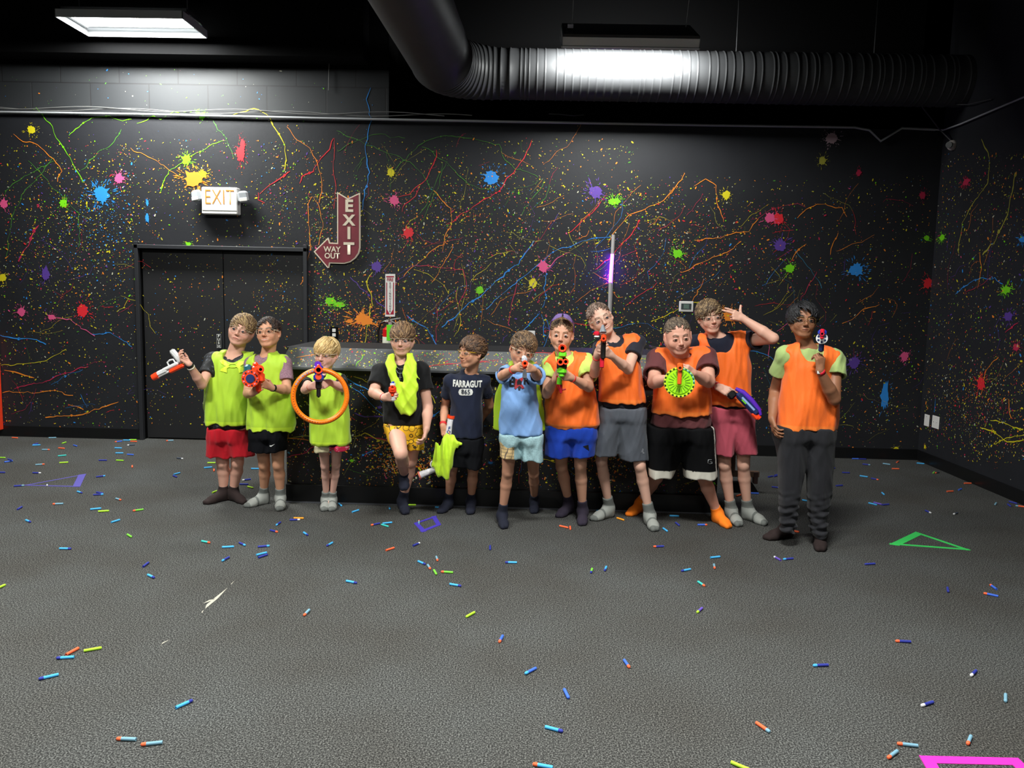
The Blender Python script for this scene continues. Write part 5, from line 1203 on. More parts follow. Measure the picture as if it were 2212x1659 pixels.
# 1: boy in the lime bib with a black camouflage T-shirt, white and orange blaster raised
kid(seed=1, label='boy in lime bib and red shorts raising a white and orange toy blaster', s=.94, Y=5.74, skin=(222, 168, 146), head=(515, 713, -.02, 1.02), face=(4, -6, 18), chubby=1, wide=1.03, smile=-.25, brow=.3, lids=.55, neck=(503, 767), nr=.050, eye=(80, 90, 95), gaze=(0, -.3),
    hair=dict(cols=[(125, 98, 66), (165, 136, 92), (98, 74, 50)], front=.62, side=-.10, len=.062, flow=fringe_right, seed=3, mess=.35, vol=.014, n=460), glasses='clear',
    armL=dict(s=(461, 777), e=(436, 831, -1), w=(408, 786, -1), h=(388, 770, -1), n=(.2, -.35, 1), side=1, p='cup', th='out', sl=.62, sr=(.062, .062), ul=.25, fl=.205, vis=1),
    armR=dict(s=(546, 777), e=(556, 845, 1), w=(548, 880, 1), h=(546, 900, 1), n=(-1, 0, 0), sl=.6, vis=0),
    torso=[(788, 455, 551, .105), (821, 448, 547, .118), (860, 445, 543, .125), (912, 444, 541, .125), (925, 449, 536, .115)], shirt=dict(mat=CAMO),
    pinnie=bib(BIBL, hem=(490, 912), neck=(.092, .070), nx=.02, ah=.05, out=.03), pants=dict(mat=cloth('red_satin', (196, 22, 38)), hips=[(900, 452, 533, .10), (950, 449, 536, .11)], legs=[[(935, 450, 494, .095), (986, 445, 499, .085)], [(935, 488, 535, .095), (984, 500, 548, .085)]]),
    legs=[dict(hip=(476, 930), knee=(481, 998, -.02), heel=(491, 1079), toe=(436, 1092), f=1.1), dict(hip=(513, 930), knee=(513, 998, -.02), heel=(499, 1079), toe=(541, 1093), f=1.1)], sock='brown', sockh=.06)
# 2
kid(seed=2, label='boy in lime bib and black shorts holding an orange drum blaster', s=.93, Y=5.60, skin=(205, 150, 118), head=(571, 716, -.02, .97), face=(-1, -12, -5), smile=.55, teeth=1, open=.3, neck=(577, 768), eye=(60, 45, 35),
    hair=dict(cols=[(52, 38, 30), (70, 52, 40), (38, 28, 24)], front=.60, side=-.08, len=.04, flow=fringe_right, seed=5, mess=.3, vol=.008, n=420), glasses='clear',
    armR=dict(s=(613, 784), e=(620, 842, -1), w=(588, 838, -1), h=(568, 828, -1), n=(0, 1, 0), side=-1, p='hold', th='in', sl=.66, sr=(.058, .060), ul=.205, fl=.17),
    armL=dict(s=(545, 786), e=(535, 850, -1), w=(545, 850, -1), h=(556, 840, -1), n=(0, 1, 0), side=1, p='hold', sl=.6, ul=.235, fl=.20),
    torso=[(790, 543, 621, .095), (830, 541, 626, .105), (880, 540, 630, .11), (916, 537, 634, .115), (925, 538, 632, .11)], shirt=dict(mat=MAUVE),
    pinnie=bib(BIBL, hem=(585, 925), neck=(.072, .085), nx=-.03, ah=.058, al=.16, out=.02), pants=dict(mat=mat('black_shorts', (15, 16, 20), .9, spec=.15, bump=.2, bscale=260), hips=[(905, 545, 618, .095), (945, 541, 618, .10)], legs=[[(930, 540, 582, .09), (975, 538, 583, .08)], [(930, 578, 618, .09), (973, 582, 620, .08)]]),
    legs=[dict(hip=(563, 925), knee=(571, 1003, -.02), heel=(578, 1086), toe=(528, 1098)), dict(hip=(598, 925), knee=(601, 1003, -.02), heel=(606, 1090), toe=(605, 1112))], sock='grey', sockh=.085)
# 3
kid(seed=3, label='small blond child in lime bib aiming a blaster with a huge orange ring', s=.83, Y=5.52, skin=(228, 178, 160), head=(694, 768, -.02, .95), face=(-10, 4, 3), smile=.05, neck=(700, 808), nr=.040, eye=(90, 110, 130),
    hair=dict(cols=[(205, 172, 112), (226, 196, 140), (178, 144, 90)], front=.52, side=-.55, back=-1.0, len=.075, flow=lambda u: np.array([u[0]*.6-.25, .75, -.35]) if u[1] > .1 else np.array([u[0]*.4, -.1, -1]), seed=9, mess=.25, vol=.014, thick=.011, n=620, fr_out=.003), glasses='clear',
    armR=dict(s=(735, 822), e=(741, 838, -1), w=(712, 826, -1), h=(697, 832, -1), n=(-.3, 1, 0), side=-1, p='hold', sl=.55, sr=(.050, .054), ul=.19, fl=.175, hs=.78),
    armL=dict(s=(670, 822), e=(659, 842, -1), w=(671, 836, -1), h=(684, 832, -1), n=(.3, 1, 0), side=1, p='hold', sl=.45, sr=(.048, .050), ul=.19, fl=.15, hs=.78),
    torso=[(830, 672, 734, .08), (860, 672, 748, .09), (900, 671, 752, .10), (957, 671, 757, .105), (961, 680, 748, .09)], shirt=dict(mat=cloth('black_tee', (17, 17, 19))),
    pinnie=bib(BIBL, hem=(712, 957), neck=(.06, .06), ah=.052, al=.15, out=.014), pants=dict(mat=mat('shorts_two_tone', (200, 190, 150), .7, attr=True, bump=.2, bscale=200), colf=None, hips=[(945, 682, 744, .085), (958, 681, 746, .085)], legs=[[(950, 680, 717, .08), (974, 679, 716, .075)], [(950, 712, 748, .08), (971, 714, 753, .075)]]),
    legs=[dict(hip=(698, 945), knee=(702, 1005, -.01), heel=(705, 1092), toe=(697, 1118), f=.84), dict(hip=(728, 945), knee=(726, 1003, -.01), heel=(717, 1092), toe=(718, 1118), f=.84)], sock='grey', sockh=.085)
# 4
kid(seed=4, label='boy in black T-shirt and yellow patterned shorts with a lime bib round his neck', s=.96, Y=5.57, skin=(220, 168, 146), head=(865, 736, -.02, .98), face=(0, 3, 0), chubby=.8, smile=-.35, neck=(866, 785), nr=.049, eye=(70, 90, 100), brow=-.2,
    hair=dict(cols=[(112, 84, 58), (150, 118, 82), (84, 62, 44)], front=.50, side=-.22, back=-.8, len=.066, flow=lambda u: np.array([u[0]*.5+.15, .95, -.25]), seed=11, mess=.3, vol=.016, thick=.010, n=560, fr_out=.004), glasses='clear',
    armL=dict(s=(822, 802), e=(807, 848, -1), w=(831, 859, -1), h=(846, 857, -1), n=(.2, 1, 0), side=1, p='hold', sl=.70, sr=(.064, .068), ul=.19, fl=.20, r=1.1),
    armR=dict(s=(911, 800), e=(924, 880, 1), w=(921, 927, -1), h=(917, 949, -1), n=(-1, 0, 0), side=1, p='relaxed', th='out', sl=.52, sr=(.064, .068), r=1.1),
    torso=[(812, 820, 912, .10), (840, 823, 912, .115), (880, 828, 914, .12), (905, 829, 913, .115), (916, 832, 912, .11)], shirt=dict(mat=cloth('black_tee', (17, 17, 19))),
    pants=dict(mat=YELLOWS, fold=.004, hips=[(900, 834, 911, .105), (935, 833, 913, .11)], legs=[[(915, 832, 878, .11), (950, 838, 884, .13, -.06), (958, 842, 884, .12, -.08)], [(915, 868, 914, .10), (970, 880, 917, .085)]]),
    legs=[dict(hip=(853, 925), knee=(866, 979, -.34), heel=(874, 1095), toe=(874, 1110), lift=(873, 1046, .13), ank=(874, 1028), f=1.12), dict(hip=(893, 930), knee=(887, 995, -.03), heel=(868, 1097), toe=(881, 1118), f=1.12)], sock='navy', sockh=.09)
# 5
kid(seed=5, label='boy in navy lettered T-shirt looking sideways and holding a lime bib', s=.88, Y=5.56, skin=(202, 146, 116), head=(999, 762, -.04, .95), face=(-48, 2, 4), smile=.7, neck=(1014, 806), nr=.042, eye=(60, 45, 35), gaze=(-.6, 0),
    hair=dict(cols=[(82, 58, 42), (112, 82, 58), (60, 42, 32)], front=.52, side=-.15, back=-.75, len=.055, flow=lambda u: np.array([u[0]*.4, .9, .05]), seed=15, mess=.55, curl=.5, vol=.017, thick=.011, n=560), glasses='amber',
    armL=dict(s=(973, 823), e=(961, 878, 1), w=(957, 921, -1), h=(962, 940, -1), n=(.4, -1, 0), side=-1, p='hold', sl=.62, sr=(.056, .060), ul=.225, fl=.19),
    armR=dict(s=(1045, 823), e=(1058, 876, 1), w=(1040, 905, 1), h=(1028, 915, 1), n=(0, 1, 0), p='relaxed', sl=.60, sr=(.056, .062), vis=0, ul=.235, fl=.20),
    torso=[(834, 973, 1046, .09), (865, 973, 1043, .095), (905, 970, 1043, .10), (945, 968, 1045, .10)], shirt=dict(mat=cloth('navy_tee', (24, 30, 50))),
    pants=dict(mat=mat('black_shorts', (15, 16, 20), .9, spec=.15, bump=.2, bscale=260), hips=[(935, 975, 1042, .09), (975, 973, 1043, .095)], legs=[[(960, 972, 1009, .09), (1008, 970, 1006, .08)], [(960, 1004, 1043, .09), (1010, 1006, 1043, .08)]]),
    legs=[dict(hip=(990, 955), knee=(976, 1015, -.02), heel=(972, 1097), toe=(946, 1113)), dict(hip=(1025, 955), knee=(1022, 1015, -.02), heel=(1017, 1098), toe=(1016, 1120))], sock='navy', sockh=.09)
# 6
kid(seed=6, label='boy in light blue T-shirt aiming a small blaster straight ahead with both hands', s=.90, Y=5.28, skin=(205, 150, 122), head=(1131, 763, -.06, .97), face=(8, 8, 14), smile=-.1, neck=(1125, 800), nr=.044, eye=(70, 55, 45),
    hair=dict(cols=[(96, 74, 52), (130, 102, 72), (70, 52, 38)], front=.50, side=-.05, back=-.6, len=.060, flow=lambda u: np.array([.55, .85, -.1]), seed=19, mess=.6, curl=.5, vol=.018, thick=.009, n=560), glasses='clear',
    armL=dict(s=(1093, 806), e=(1085, 812, -1), w=(1111, 797, -1), h=(1128, 793, -1), n=(.4, 1, 0), side=1, p='hold', sl=.66, sr=(.060, .068), ul=.20, fl=.18),
    armR=dict(s=(1154, 806), e=(1160, 812, -1), w=(1152, 798, -1), h=(1139, 795, -1), n=(-.4, 1, 0), side=-1, p='hold', sl=.80, sr=(.060, .070), ul=.20, fl=.17),
    torso=[(826, 1084, 1158, .09), (850, 1083, 1160, .105), (890, 1080, 1166, .11), (925, 1078, 1173, .115), (938, 1078, 1174, .115)], shirt=dict(mat=cloth('light_blue_tee', (128, 168, 222))),
    pants=dict(mat=SQUIG, hips=[(925, 1083, 1168, .10), (955, 1080, 1171, .105)], legs=[[(945, 1079, 1124, .10), (988, 1079, 1121, .085)], [(945, 1122, 1171, .10), (994, 1128, 1174, .085)]]),
    legs=[dict(hip=(1102, 945), knee=(1097, 1018, -.03), heel=(1083, 1127), toe=(1096, 1156)), dict(hip=(1148, 945), knee=(1153, 1022, -.0), heel=(1154, 1096), toe=(1154, 1113), f=.95)], sock='navy', sockh=.10)
# 7
kid(seed=7, label='boy in orange bib and blue shorts aiming a large green and orange blaster', s=.97, Y=5.42, skin=(212, 158, 130), head=(1212, 725, -.02, .98), face=(-4, 2, 3), smile=-.05, lids=.75, neck=(1219, 768), nr=.046, eye=(80, 70, 60), gaze=(0, -.8),
    hair=dict(cols=[(112, 86, 58), (136, 106, 74), (92, 70, 48)], front=.60, side=-.05, back=-.6, len=.028, flow=lambda u: np.array([u[0]*.4+.2, .9, .0]), seed=23, mess=.3, vol=.004, thick=.006, n=460, lockw=.0045), glasses='purple', gup=1,
    armR=dict(s=(1266, 781), e=(1272, 836, -1), w=(1234, 816, -1), h=(1218, 812, -1), n=(-.3, 1, .2), side=-1, p='hold', sl=.66, sr=(.060, .070), ul=.24, fl=.21),
    armL=dict(s=(1189, 785), e=(1181, 850, -1), w=(1200, 818, -1), h=(1210, 803, -1), n=(.5, 1, 0), side=1, p='hold', sl=.55, sr=(.056, .060), ul=.24, fl=.18),
    torso=[(798, 1181, 1270, .10), (830, 1182, 1281, .11), (870, 1179, 1287, .12), (917, 1176, 1293, .125), (920, 1180, 1288, .11)], shirt=dict(mat=cloth('pale_lime_tee', (196, 222, 108))),
    pinnie=bib(BIBO, hem=(1232, 919), neck=(.082, .10), nx=.0, ah=.058, al=.13, out=.022, nz=-.0), pants=dict(mat=cloth('royal_blue_shorts', (22, 62, 170)), hips=[(905, 1183, 1284, .105), (945, 1179, 1289, .115)], legs=[[(930, 1178, 1237, .105), (985, 1176, 1231, .09)], [(930, 1228, 1290, .105), (985, 1236, 1285, .09)]]),
    legs=[dict(hip=(1212, 930), knee=(1213, 1007, .0), heel=(1233, 1106), toe=(1199, 1123)), dict(hip=(1255, 930), knee=(1254, 1004, -.04), heel=(1258, 1120), toe=(1258, 1150))], sock='plum', sockh=.09)
# 8
kid(seed=8, label='tall boy in orange bib and grey shorts leaning and aiming an orange tipped pistol', s=1.04, Y=5.46, skin=(224, 176, 154), head=(1302, 690, -.04, .98), face=(4, 0, -27), smile=.75, teeth=1, open=.25, neck=(1326, 735), nr=.045, eye=(80, 90, 95),
    hair=dict(cols=[(120, 98, 84), (156, 132, 118), (96, 76, 64)], front=.62, side=.0, back=-.55, len=.026, flow=lambda u: np.array([u[0]*.4-.2, .8, .1]), seed=27, mess=.4, vol=.006, thick=.006, n=420, lockw=.0045), glasses='clear',
    armR=dict(s=(1376, 740), e=(1357, 798, -1), w=(1320, 768, -1), h=(1307, 760, -1), n=(-.3, 1, 0), side=-1, p='hold', sl=.52, sr=(.056, .062), ul=.26, fl=.23, r=.92),
    armL=dict(s=(1299, 752), e=(1284, 806, -1), w=(1290, 766, -1), h=(1299, 752, -1), n=(.5, 1, 0), side=1, p='hold', sl=.35, sr=(.050, .052), ul=.26, fl=.19, r=.9),
    torso=[(758, 1296, 1372, .10), (790, 1294, 1383, .11), (830, 1294, 1389, .115), (868, 1293, 1395, .12), (880, 1296, 1393, .11)], shirt=dict(mat=cloth('charcoal_tee', (36, 38, 48))),
    pinnie=bib(BIBO, hem=(1345, 866), neck=(.075, .06), nx=.0, ah=.055, al=.14, out=.022), pants=dict(mat=cloth('grey_shorts', (86, 90, 98)), hips=[(868, 1297, 1391, .105), (905, 1295, 1394, .115)], legs=[[(895, 1296, 1347, .105), (940, 1289, 1338, .10), (984, 1282, 1330, .09)], [(895, 1334, 1395, .105), (992, 1337, 1400, .09)]]),
    legs=[dict(hip=(1320, 900), knee=(1299, 994, -.04), heel=(1322, 1115), toe=(1273, 1128), f=.90), dict(hip=(1370, 900), knee=(1382, 1005, -.04), heel=(1400, 1130), toe=(1425, 1160), f=.90)], sock='grey', sockh=.09)
# 9
kid(seed=9, label='short haired boy in orange bib over a maroon T-shirt holding the green disc blaster', s=1.0, Y=5.46, skin=(216, 160, 138), head=(1471, 733, -.14, 1.04), face=(2, 10, -7), chubby=1.2, wide=1.05, smile=.8, neck=(1473, 765), nr=.055, eye=(70, 60, 50), fat=1.22, brow=.4,
    hair=dict(cols=[(92, 78, 64), (118, 102, 84), (70, 58, 48)], front=.60, side=-.02, back=-.5, len=.022, flow=lambda u: np.array([u[0]*.4, .8, .1]), seed=31, mess=.3, vol=.003, thick=.007, n=480, lockw=.0045),
    armL=dict(s=(1420, 774), e=(1412, 826, -1), w=(1444, 818, -1), h=(1459, 812, -1), n=(.3, 1, 0), side=1, p='hold', sl=.70, sr=(.060, .070), ul=.25, fl=.21),
    armR=dict(s=(1526, 771), e=(1531, 824, -1), w=(1498, 806, -1), h=(1483, 799, -1), n=(-.3, 1, 0), side=-1, p='hold', sl=.62, sr=(.060, .070), ul=.25, fl=.21),
    torso=[(792, 1413, 1532, .12), (825, 1415, 1530, .14), (865, 1411, 1534, .15), (893, 1408, 1537, .15), (921, 1400, 1541, .145)], shirt=dict(mat=cloth('maroon_tee', (98, 52, 54))),
    pinnie=bib(BIBO, hem=(1470, 890), neck=(.065, .035), ah=.062, al=.13, out=.020), pants=dict(mat=mat('black_white_trim', (14, 14, 16), .9, spec=.15, attr=True), hips=[(905, 1404, 1536, .14), (950, 1399, 1541, .15)], legs=[[(935, 1398, 1475, .14), (1000, 1399, 1466, .12), (1028, 1402, 1454, .11)], [(935, 1466, 1543, .14), (1000, 1474, 1549, .12), (1030, 1478, 1551, .11)]]),
    legs=[dict(hip=(1440, 930), knee=(1418, 1030, .06), heel=(1388, 1104), toe=(1342, 1122), f=.9), dict(hip=(1505, 930), knee=(1520, 1030, -.02), heel=(1543, 1125), toe=(1592, 1151), f=.9)], sock='orange', sockh=.055)
# 10
kid(seed=10, label='boy in orange bib and pink shorts pointing a finger gun at his head', s=1.08, Y=5.60, skin=(222, 172, 150), head=(1541, 687, -.04, .97), face=(4, 2, -9), smile=.5, neck=(1553, 728), nr=.045, eye=(80, 90, 95),
    hair=dict(cols=[(98, 78, 56), (150, 124, 90), (76, 58, 42)], front=.50, side=.02, back=-.5, len=.070, flow=lambda u: np.array([-.75, .75, .0]), seed=37, mess=.45, curl=.4, vol=.022, thick=.010, n=560, fr_out=.004), glasses='clear',
    armR=dict(s=(1617, 735), e=(1670, 731, -1), w=(1605, 688, -1), h=(1584, 680, -1), n=(0, 1, -.25), side=-1, p='two', th='up', sl=.34, sr=(.058, .066), ul=.25, fl=.235),
    armL=dict(s=(1506, 742), e=(1520, 815, 1), w=(1551, 836, -1), h=(1573, 846, -1), n=(-.1, 1, -.3), side=1, p='relaxed', th='in', sl=.5, ul=.28, fl=.26),
    torso=[(758, 1508, 1612, .10), (790, 1512, 1621, .11), (830, 1520, 1620, .115), (872, 1530, 1623, .12), (880, 1535, 1618, .11)], shirt=dict(mat=cloth('navy_tee_dark', (22, 26, 42))),
    pinnie=bib(BIBO, hem=(1575, 872), neck=(.105, .13), nx=.0, ah=.062, al=.14, out=.012), pants=dict(mat=cloth('washed_red_shorts', (188, 82, 98)), hips=[(868, 1537, 1622, .105), (905, 1538, 1627, .11)], legs=[[(895, 1537, 1583, .105), (940, 1539, 1584, .10), (982, 1541, 1586, .09)], [(895, 1575, 1626, .105), (940, 1582, 1632, .10), (980, 1592, 1637, .09)]]),
    legs=[dict(hip=(1563, 905), knee=(1565, 1003, -.02), heel=(1574, 1120), toe=(1597, 1138), f=.95), dict(hip=(1606, 905), knee=(1606, 1003, -.02), heel=(1605, 1119), toe=(1662, 1138), f=.95)], sock='grey', sockh=.075)
# 11
kid(seed=11, label='black haired boy in orange bib and long dark trousers', s=1.06, Y=5.08, skin=(150, 102, 74), head=(1741, 692, -.02, .96), face=(-6, -6, 1), chubby=.3, smile=.0, neck=(1748, 752), nr=.047, eye=(40, 28, 22), fat=1.06, browc=(25, 20, 20), lids=.3,
    hair=dict(cols=[(14, 13, 15), (30, 28, 32), (8, 8, 10)], front=.58, side=-.20, back=-.8, len=.052, flow=lambda u: np.array([.55, .75, -.1]) if u[0] > -.4 else np.array([-.4, .7, -.5]), seed=41, mess=.3, vol=.022, thick=.014, n=600, w=1.08, rough=.35, fr_out=.004), glasses='gold',
    armL=dict(s=(1698, 768), e=(1675, 845, 1), w=(1668, 905, -1), h=(1673, 928, -1), n=(1, 0, 0), side=-1, p='relaxed', sl=.50, sr=(.060, .068), ul=.28, fl=.235),
    armR=dict(s=(1802, 777), e=(1802, 862, -1), w=(1771, 800, -1), h=(1772, 772, -1), n=(-.3, .8, 0), side=-1, p='hold', sl=.45, sr=(.062, .070), ul=.28, fl=.235),
    torso=[(790, 1694, 1803, .11), (830, 1692, 1806, .12), (870, 1686, 1808, .125), (918, 1681, 1804, .125), (922, 1681, 1803, .125)], shirt=dict(mat=cloth('sage_tee', (160, 182, 112))),
    pinnie=bib(BIBO, hem=(1742, 922), neck=(.088, .105), ah=.062, al=.14, out=.014), pants=dict(mat=cloth('charcoal_joggers', (36, 36, 40)), name='trousers', fold=.009, shin=1, hips=[(900, 1676, 1798, .115), (950, 1673, 1802, .125)], legs=[[(930, 1674, 1745, .12), (1010, 1683, 1740, .10), (1075, 1685, 1728, .085), (1120, 1686, 1719, .07), (1147, 1687, 1716, .06)], [(930, 1732, 1803, .12), (1010, 1740, 1800, .10), (1080, 1748, 1794, .085), (1130, 1752, 1786, .07), (1161, 1756, 1784, .06)]]),
    legs=[dict(hip=(1712, 930), knee=(1709, 1030, -.02), heel=(1708, 1160), toe=(1648, 1168)), dict(hip=(1768, 930), knee=(1770, 1035, -.04), heel=(1770, 1172), toe=(1773, 1200))], sock='brown', sockh=.05)

def two_tone(v):
    c = np.tile(np.array(srgb((214, 205, 165))), (len(v), 1)); xm_ = P(715, 960, 5.52)[0]; w = v[:, 0] > xm_; c[w] = np.array(srgb((196, 30, 70)))
    r = np.random.RandomState(4); n = np.sin(v[:, 0]*170+3*np.sin(v[:, 2]*90))*np.sin(v[:, 2]*150+v[:, 0]*60); c[w & (n > .72)] = np.array(srgb((235, 150, 170))); return c
KIDS[2]['pants']['colf'] = two_tone
def trim9(v):
    c = np.tile(np.array(srgb((12, 12, 14))), (len(v), 1)); z0 = P(1450, 1030, 5.46)[2]; w = v[:, 2] < z0+.062; c[w] = np.array(srgb((215, 210, 196)))
    xs = P(1543, 950, 5.46)[0]; z = v[:, 2]; edge = P(1541, 930, 5.46)[0] + (P(1550, 1028, 5.46)[0]-P(1541, 930, 5.46)[0])*(P(1541, 930, 5.46)[2]-z)/(P(1541, 930, 5.46)[2]-z0)
    c[(v[:, 0] > edge-.022) & (v[:, 0] < edge-.010) & (v[:, 1] < 5.46)] = np.array(srgb((215, 210, 200))); return c
KIDS[8]['pants']['colf'] = trim9
PPL = [person(k) for k in KIDS]
# ------------------------------------------------------------------ prints, bands and extras on the children
def hit(o_bvh, px, py, off=.003):
    d = Vector(nrm(ray(px, py))); h = o_bvh.ray_cast(Vector(CAMPOS), d, 20)
    return np.array(h[0]) - np.array(d)*off if h[0] is not None else None
def lay_poly(mb, bvh, pts, mt, off=.004, sub=3):
    """a flat shape given by points seen on the cloth, laid onto the cloth"""
    bm = bmesh.new(); vs = [bm.verts.new((x, y, 0)) for x, y in pts]; bm.faces.new(vs); bmesh.ops.triangulate(bm, faces=bm.faces)
    for _ in range(5):
        es = [e for e in bm.edges if e.calc_length() > 2.2]
        if not es: break
        bmesh.ops.subdivide_edges(bm, edges=es, cuts=1); bmesh.ops.triangulate(bm, faces=bm.faces)
    bm.verts.index_update(); R = [hit(bvh, v.co.x, v.co.y, off) for v in bm.verts]; F = [tuple(v.index for v in f.verts) for f in bm.faces if all(R[v.index] is not None for v in f.verts)]; bm.free()
    z = np.zeros(3)
    if F: mb.mesh([r if r is not None else z for r in R], F, mt, True)
def lay_line(mb, bvh, pts, r, mt, off=.003):
    q = [hit(bvh, *p, off) for p in pts]; q = [x for x in q if x is not None]
    if len(q) > 1: mb.sweep(q, r, mt, 5, flat=.4)
def has(i): return PPL[i] is not None
if has(0):
    b = bvh_of(PPL[0]['bib']); g = MB(); LM = mat('logo_lime', (222, 250, 60), .5); f = lambda x, y: (460+.1206*x, 660+.1206*y)
    for pl in ([(118, 985), (242, 958), (248, 1035), (300, 1060), (262, 1092), (205, 1075), (150, 1040)], [(124, 1170), (150, 1132), (205, 1095), (262, 1070), (305, 1095), (250, 1125), (250, 1204)], [(456, 998), (580, 998), (555, 1045), (500, 1078), (445, 1092), (405, 1062), (455, 1040)], [(405, 1092), (445, 1068), (500, 1090), (555, 1125), (584, 1178), (464, 1208), (455, 1125)]):
        lay_poly(g, b, [f(*q) for q in pl], LM, .006)
    el_ = [f(355+95*math.cos(t), 1078+33*math.sin(t)) for t in np.linspace(0, 2*math.pi, 25)]; lay_line(g, b, el_, .005, LM, .003)
    o = g.build('chest_logo', PPL[0]['bib']); o['label'] = 'bright lime crossed chest logo'
    J = PPL[0]['J']['L']; band(PPL[0]['body'], J['W'], J['E'], .014, .0225, (15, 15, 18), .02, lab='black wristband'); band(PPL[0]['body'], J['W'], J['E'], .034, .0235, (225, 215, 200), .012, lab='white wristband')
if has(1):
    b = bvh_of(PPL[1]['shorts']); g = MB(); WM = mat('print_white', (228, 228, 224), .5)
    lay_poly(g, b, [(582, 964), (583.5, 961.6), (585, 962.6), (594, 959), (585.5, 965.2)], WM, .003); g.build('swoosh', PPL[1]['shorts'])
    J = PPL[1]['J']['R']; band(PPL[1]['body'], J['W'], J['E'], .008, .0225, (20, 18, 20), .018, lab='black wristband')
if has(2):
    J = PPL[2]['J']['L']; band(PPL[2]['body'], J['W'], J['E'], .012, .0195, (205, 60, 40), .008, lab='thin red wristband')
if has(3):
    p = PPL[3]; fd = Field(); Y = p['Y']; c = .020
    fd.add(rows([(767, 842, 855, c, -.05), (783, 831, 856, c, -.095), (800, 838, 858, c, -.125), (815, 840, 862, c, -.135), (830, 843, 870, c, -.14), (850, 847, 876, c, -.14), (874, 853, 884, c, -.14), (893, 866, 892, c, -.135)], Y, power=2), .02)
    fd.add(rows([(764, 880, 892, c, -.05), (781, 876, 899, c, -.10), (811, 871, 903, c, -.13), (830, 869, 904, c, -.14), (863, 862, 904, c, -.145), (885, 870, 897, c, -.14), (897, 879, 889, c, -.135)], Y, power=2), .02)
    nb_ = [P(848, 768, Y-.05), P(843, 775, Y+.02), P(866, 772, Y+.075), P(889, 775, Y+.02), P(886, 765, Y-.05)]
    for a, b2 in zip(nb_, nb_[1:]): fd.add(cone(a, b2, .013, .013), .02)
    fd.warp(folds(77, .010, 6, 60, 30))
    o = field_obj('draped_bib', fd, fabric_bib(), p['body'], .005, lambda v: np.tile(np.array(srgb((196, 232, 40))), (len(v), 1)))
    bs = bvh_of(p['shirt']); g = MB(); SM = mat('silver', (205, 205, 208), .3, metal=.2)
    lay_line(g, bs, [(852, 775), (855, 790), (862, 797), (870, 797)], .0022, SM, .004); lay_line(g, bs, [(851, 774), (853, 795), (860, 806), (869, 806), (872, 800)], .0028, mat('beads', (190, 200, 210), .4), .005)
    lay_line(g, bs, [(864, 806), (864, 821)], .0022, SM, .005); lay_line(g, bs, [(860.5, 815), (868, 815)], .0022, SM, .005); o = g.build('necklace', p['body']); o['label'] = 'silver chains with a thin cross'
    J = p['J']['L']; band(p['body'], J['W'], J['E'], .006, .023, (215, 205, 200), .006, lab='thin pale wristband'); band(p['body'], J['W'], J['E'], .016, .024, (200, 40, 40), .006, lab='thin red wristband')
if has(4):
    p = PPL[4]; b = bvh_of(p['shirt']); TM = mat('print_cream', (212, 212, 206), .6)
    c = P(1008.5, 830.5, p['Y']-.1); w = .205; t = text_mesh('FARRAGUT', .062, (c, ex, ez, NW), TM, 'lettering', p['shirt'], bold=.0032, target=b, sx=.62, off=.004, space=1.08)
    g = MB(); cx_, cy_ = 1006, 847; lay_poly(g, b, [(cx_+x, cy_+y) for x, y in [(-10, -7.2), (10, -7.2), (14, -5.5), (15.8, 0), (14, 5.5), (10, 7.2), (-10, 7.2), (-14, 5.5), (-15.8, 0), (-14, -5.5)]], TM, .003, 2); g.build('oval_badge', p['shirt'])
    text_mesh('865', .046, (P(cx_, cy_, p['Y']-.1), ex, ez, NW), mat('print_navy', (24, 30, 50), .7), 'lettering', p['shirt'], bold=.0008, target=b, sx=.85, off=.0065, space=1.1)
    J = p['J']['L']; band(p['body'], J['W'], J['E'], .020, .0235, (225, 45, 50), .018, lab='red wristband')
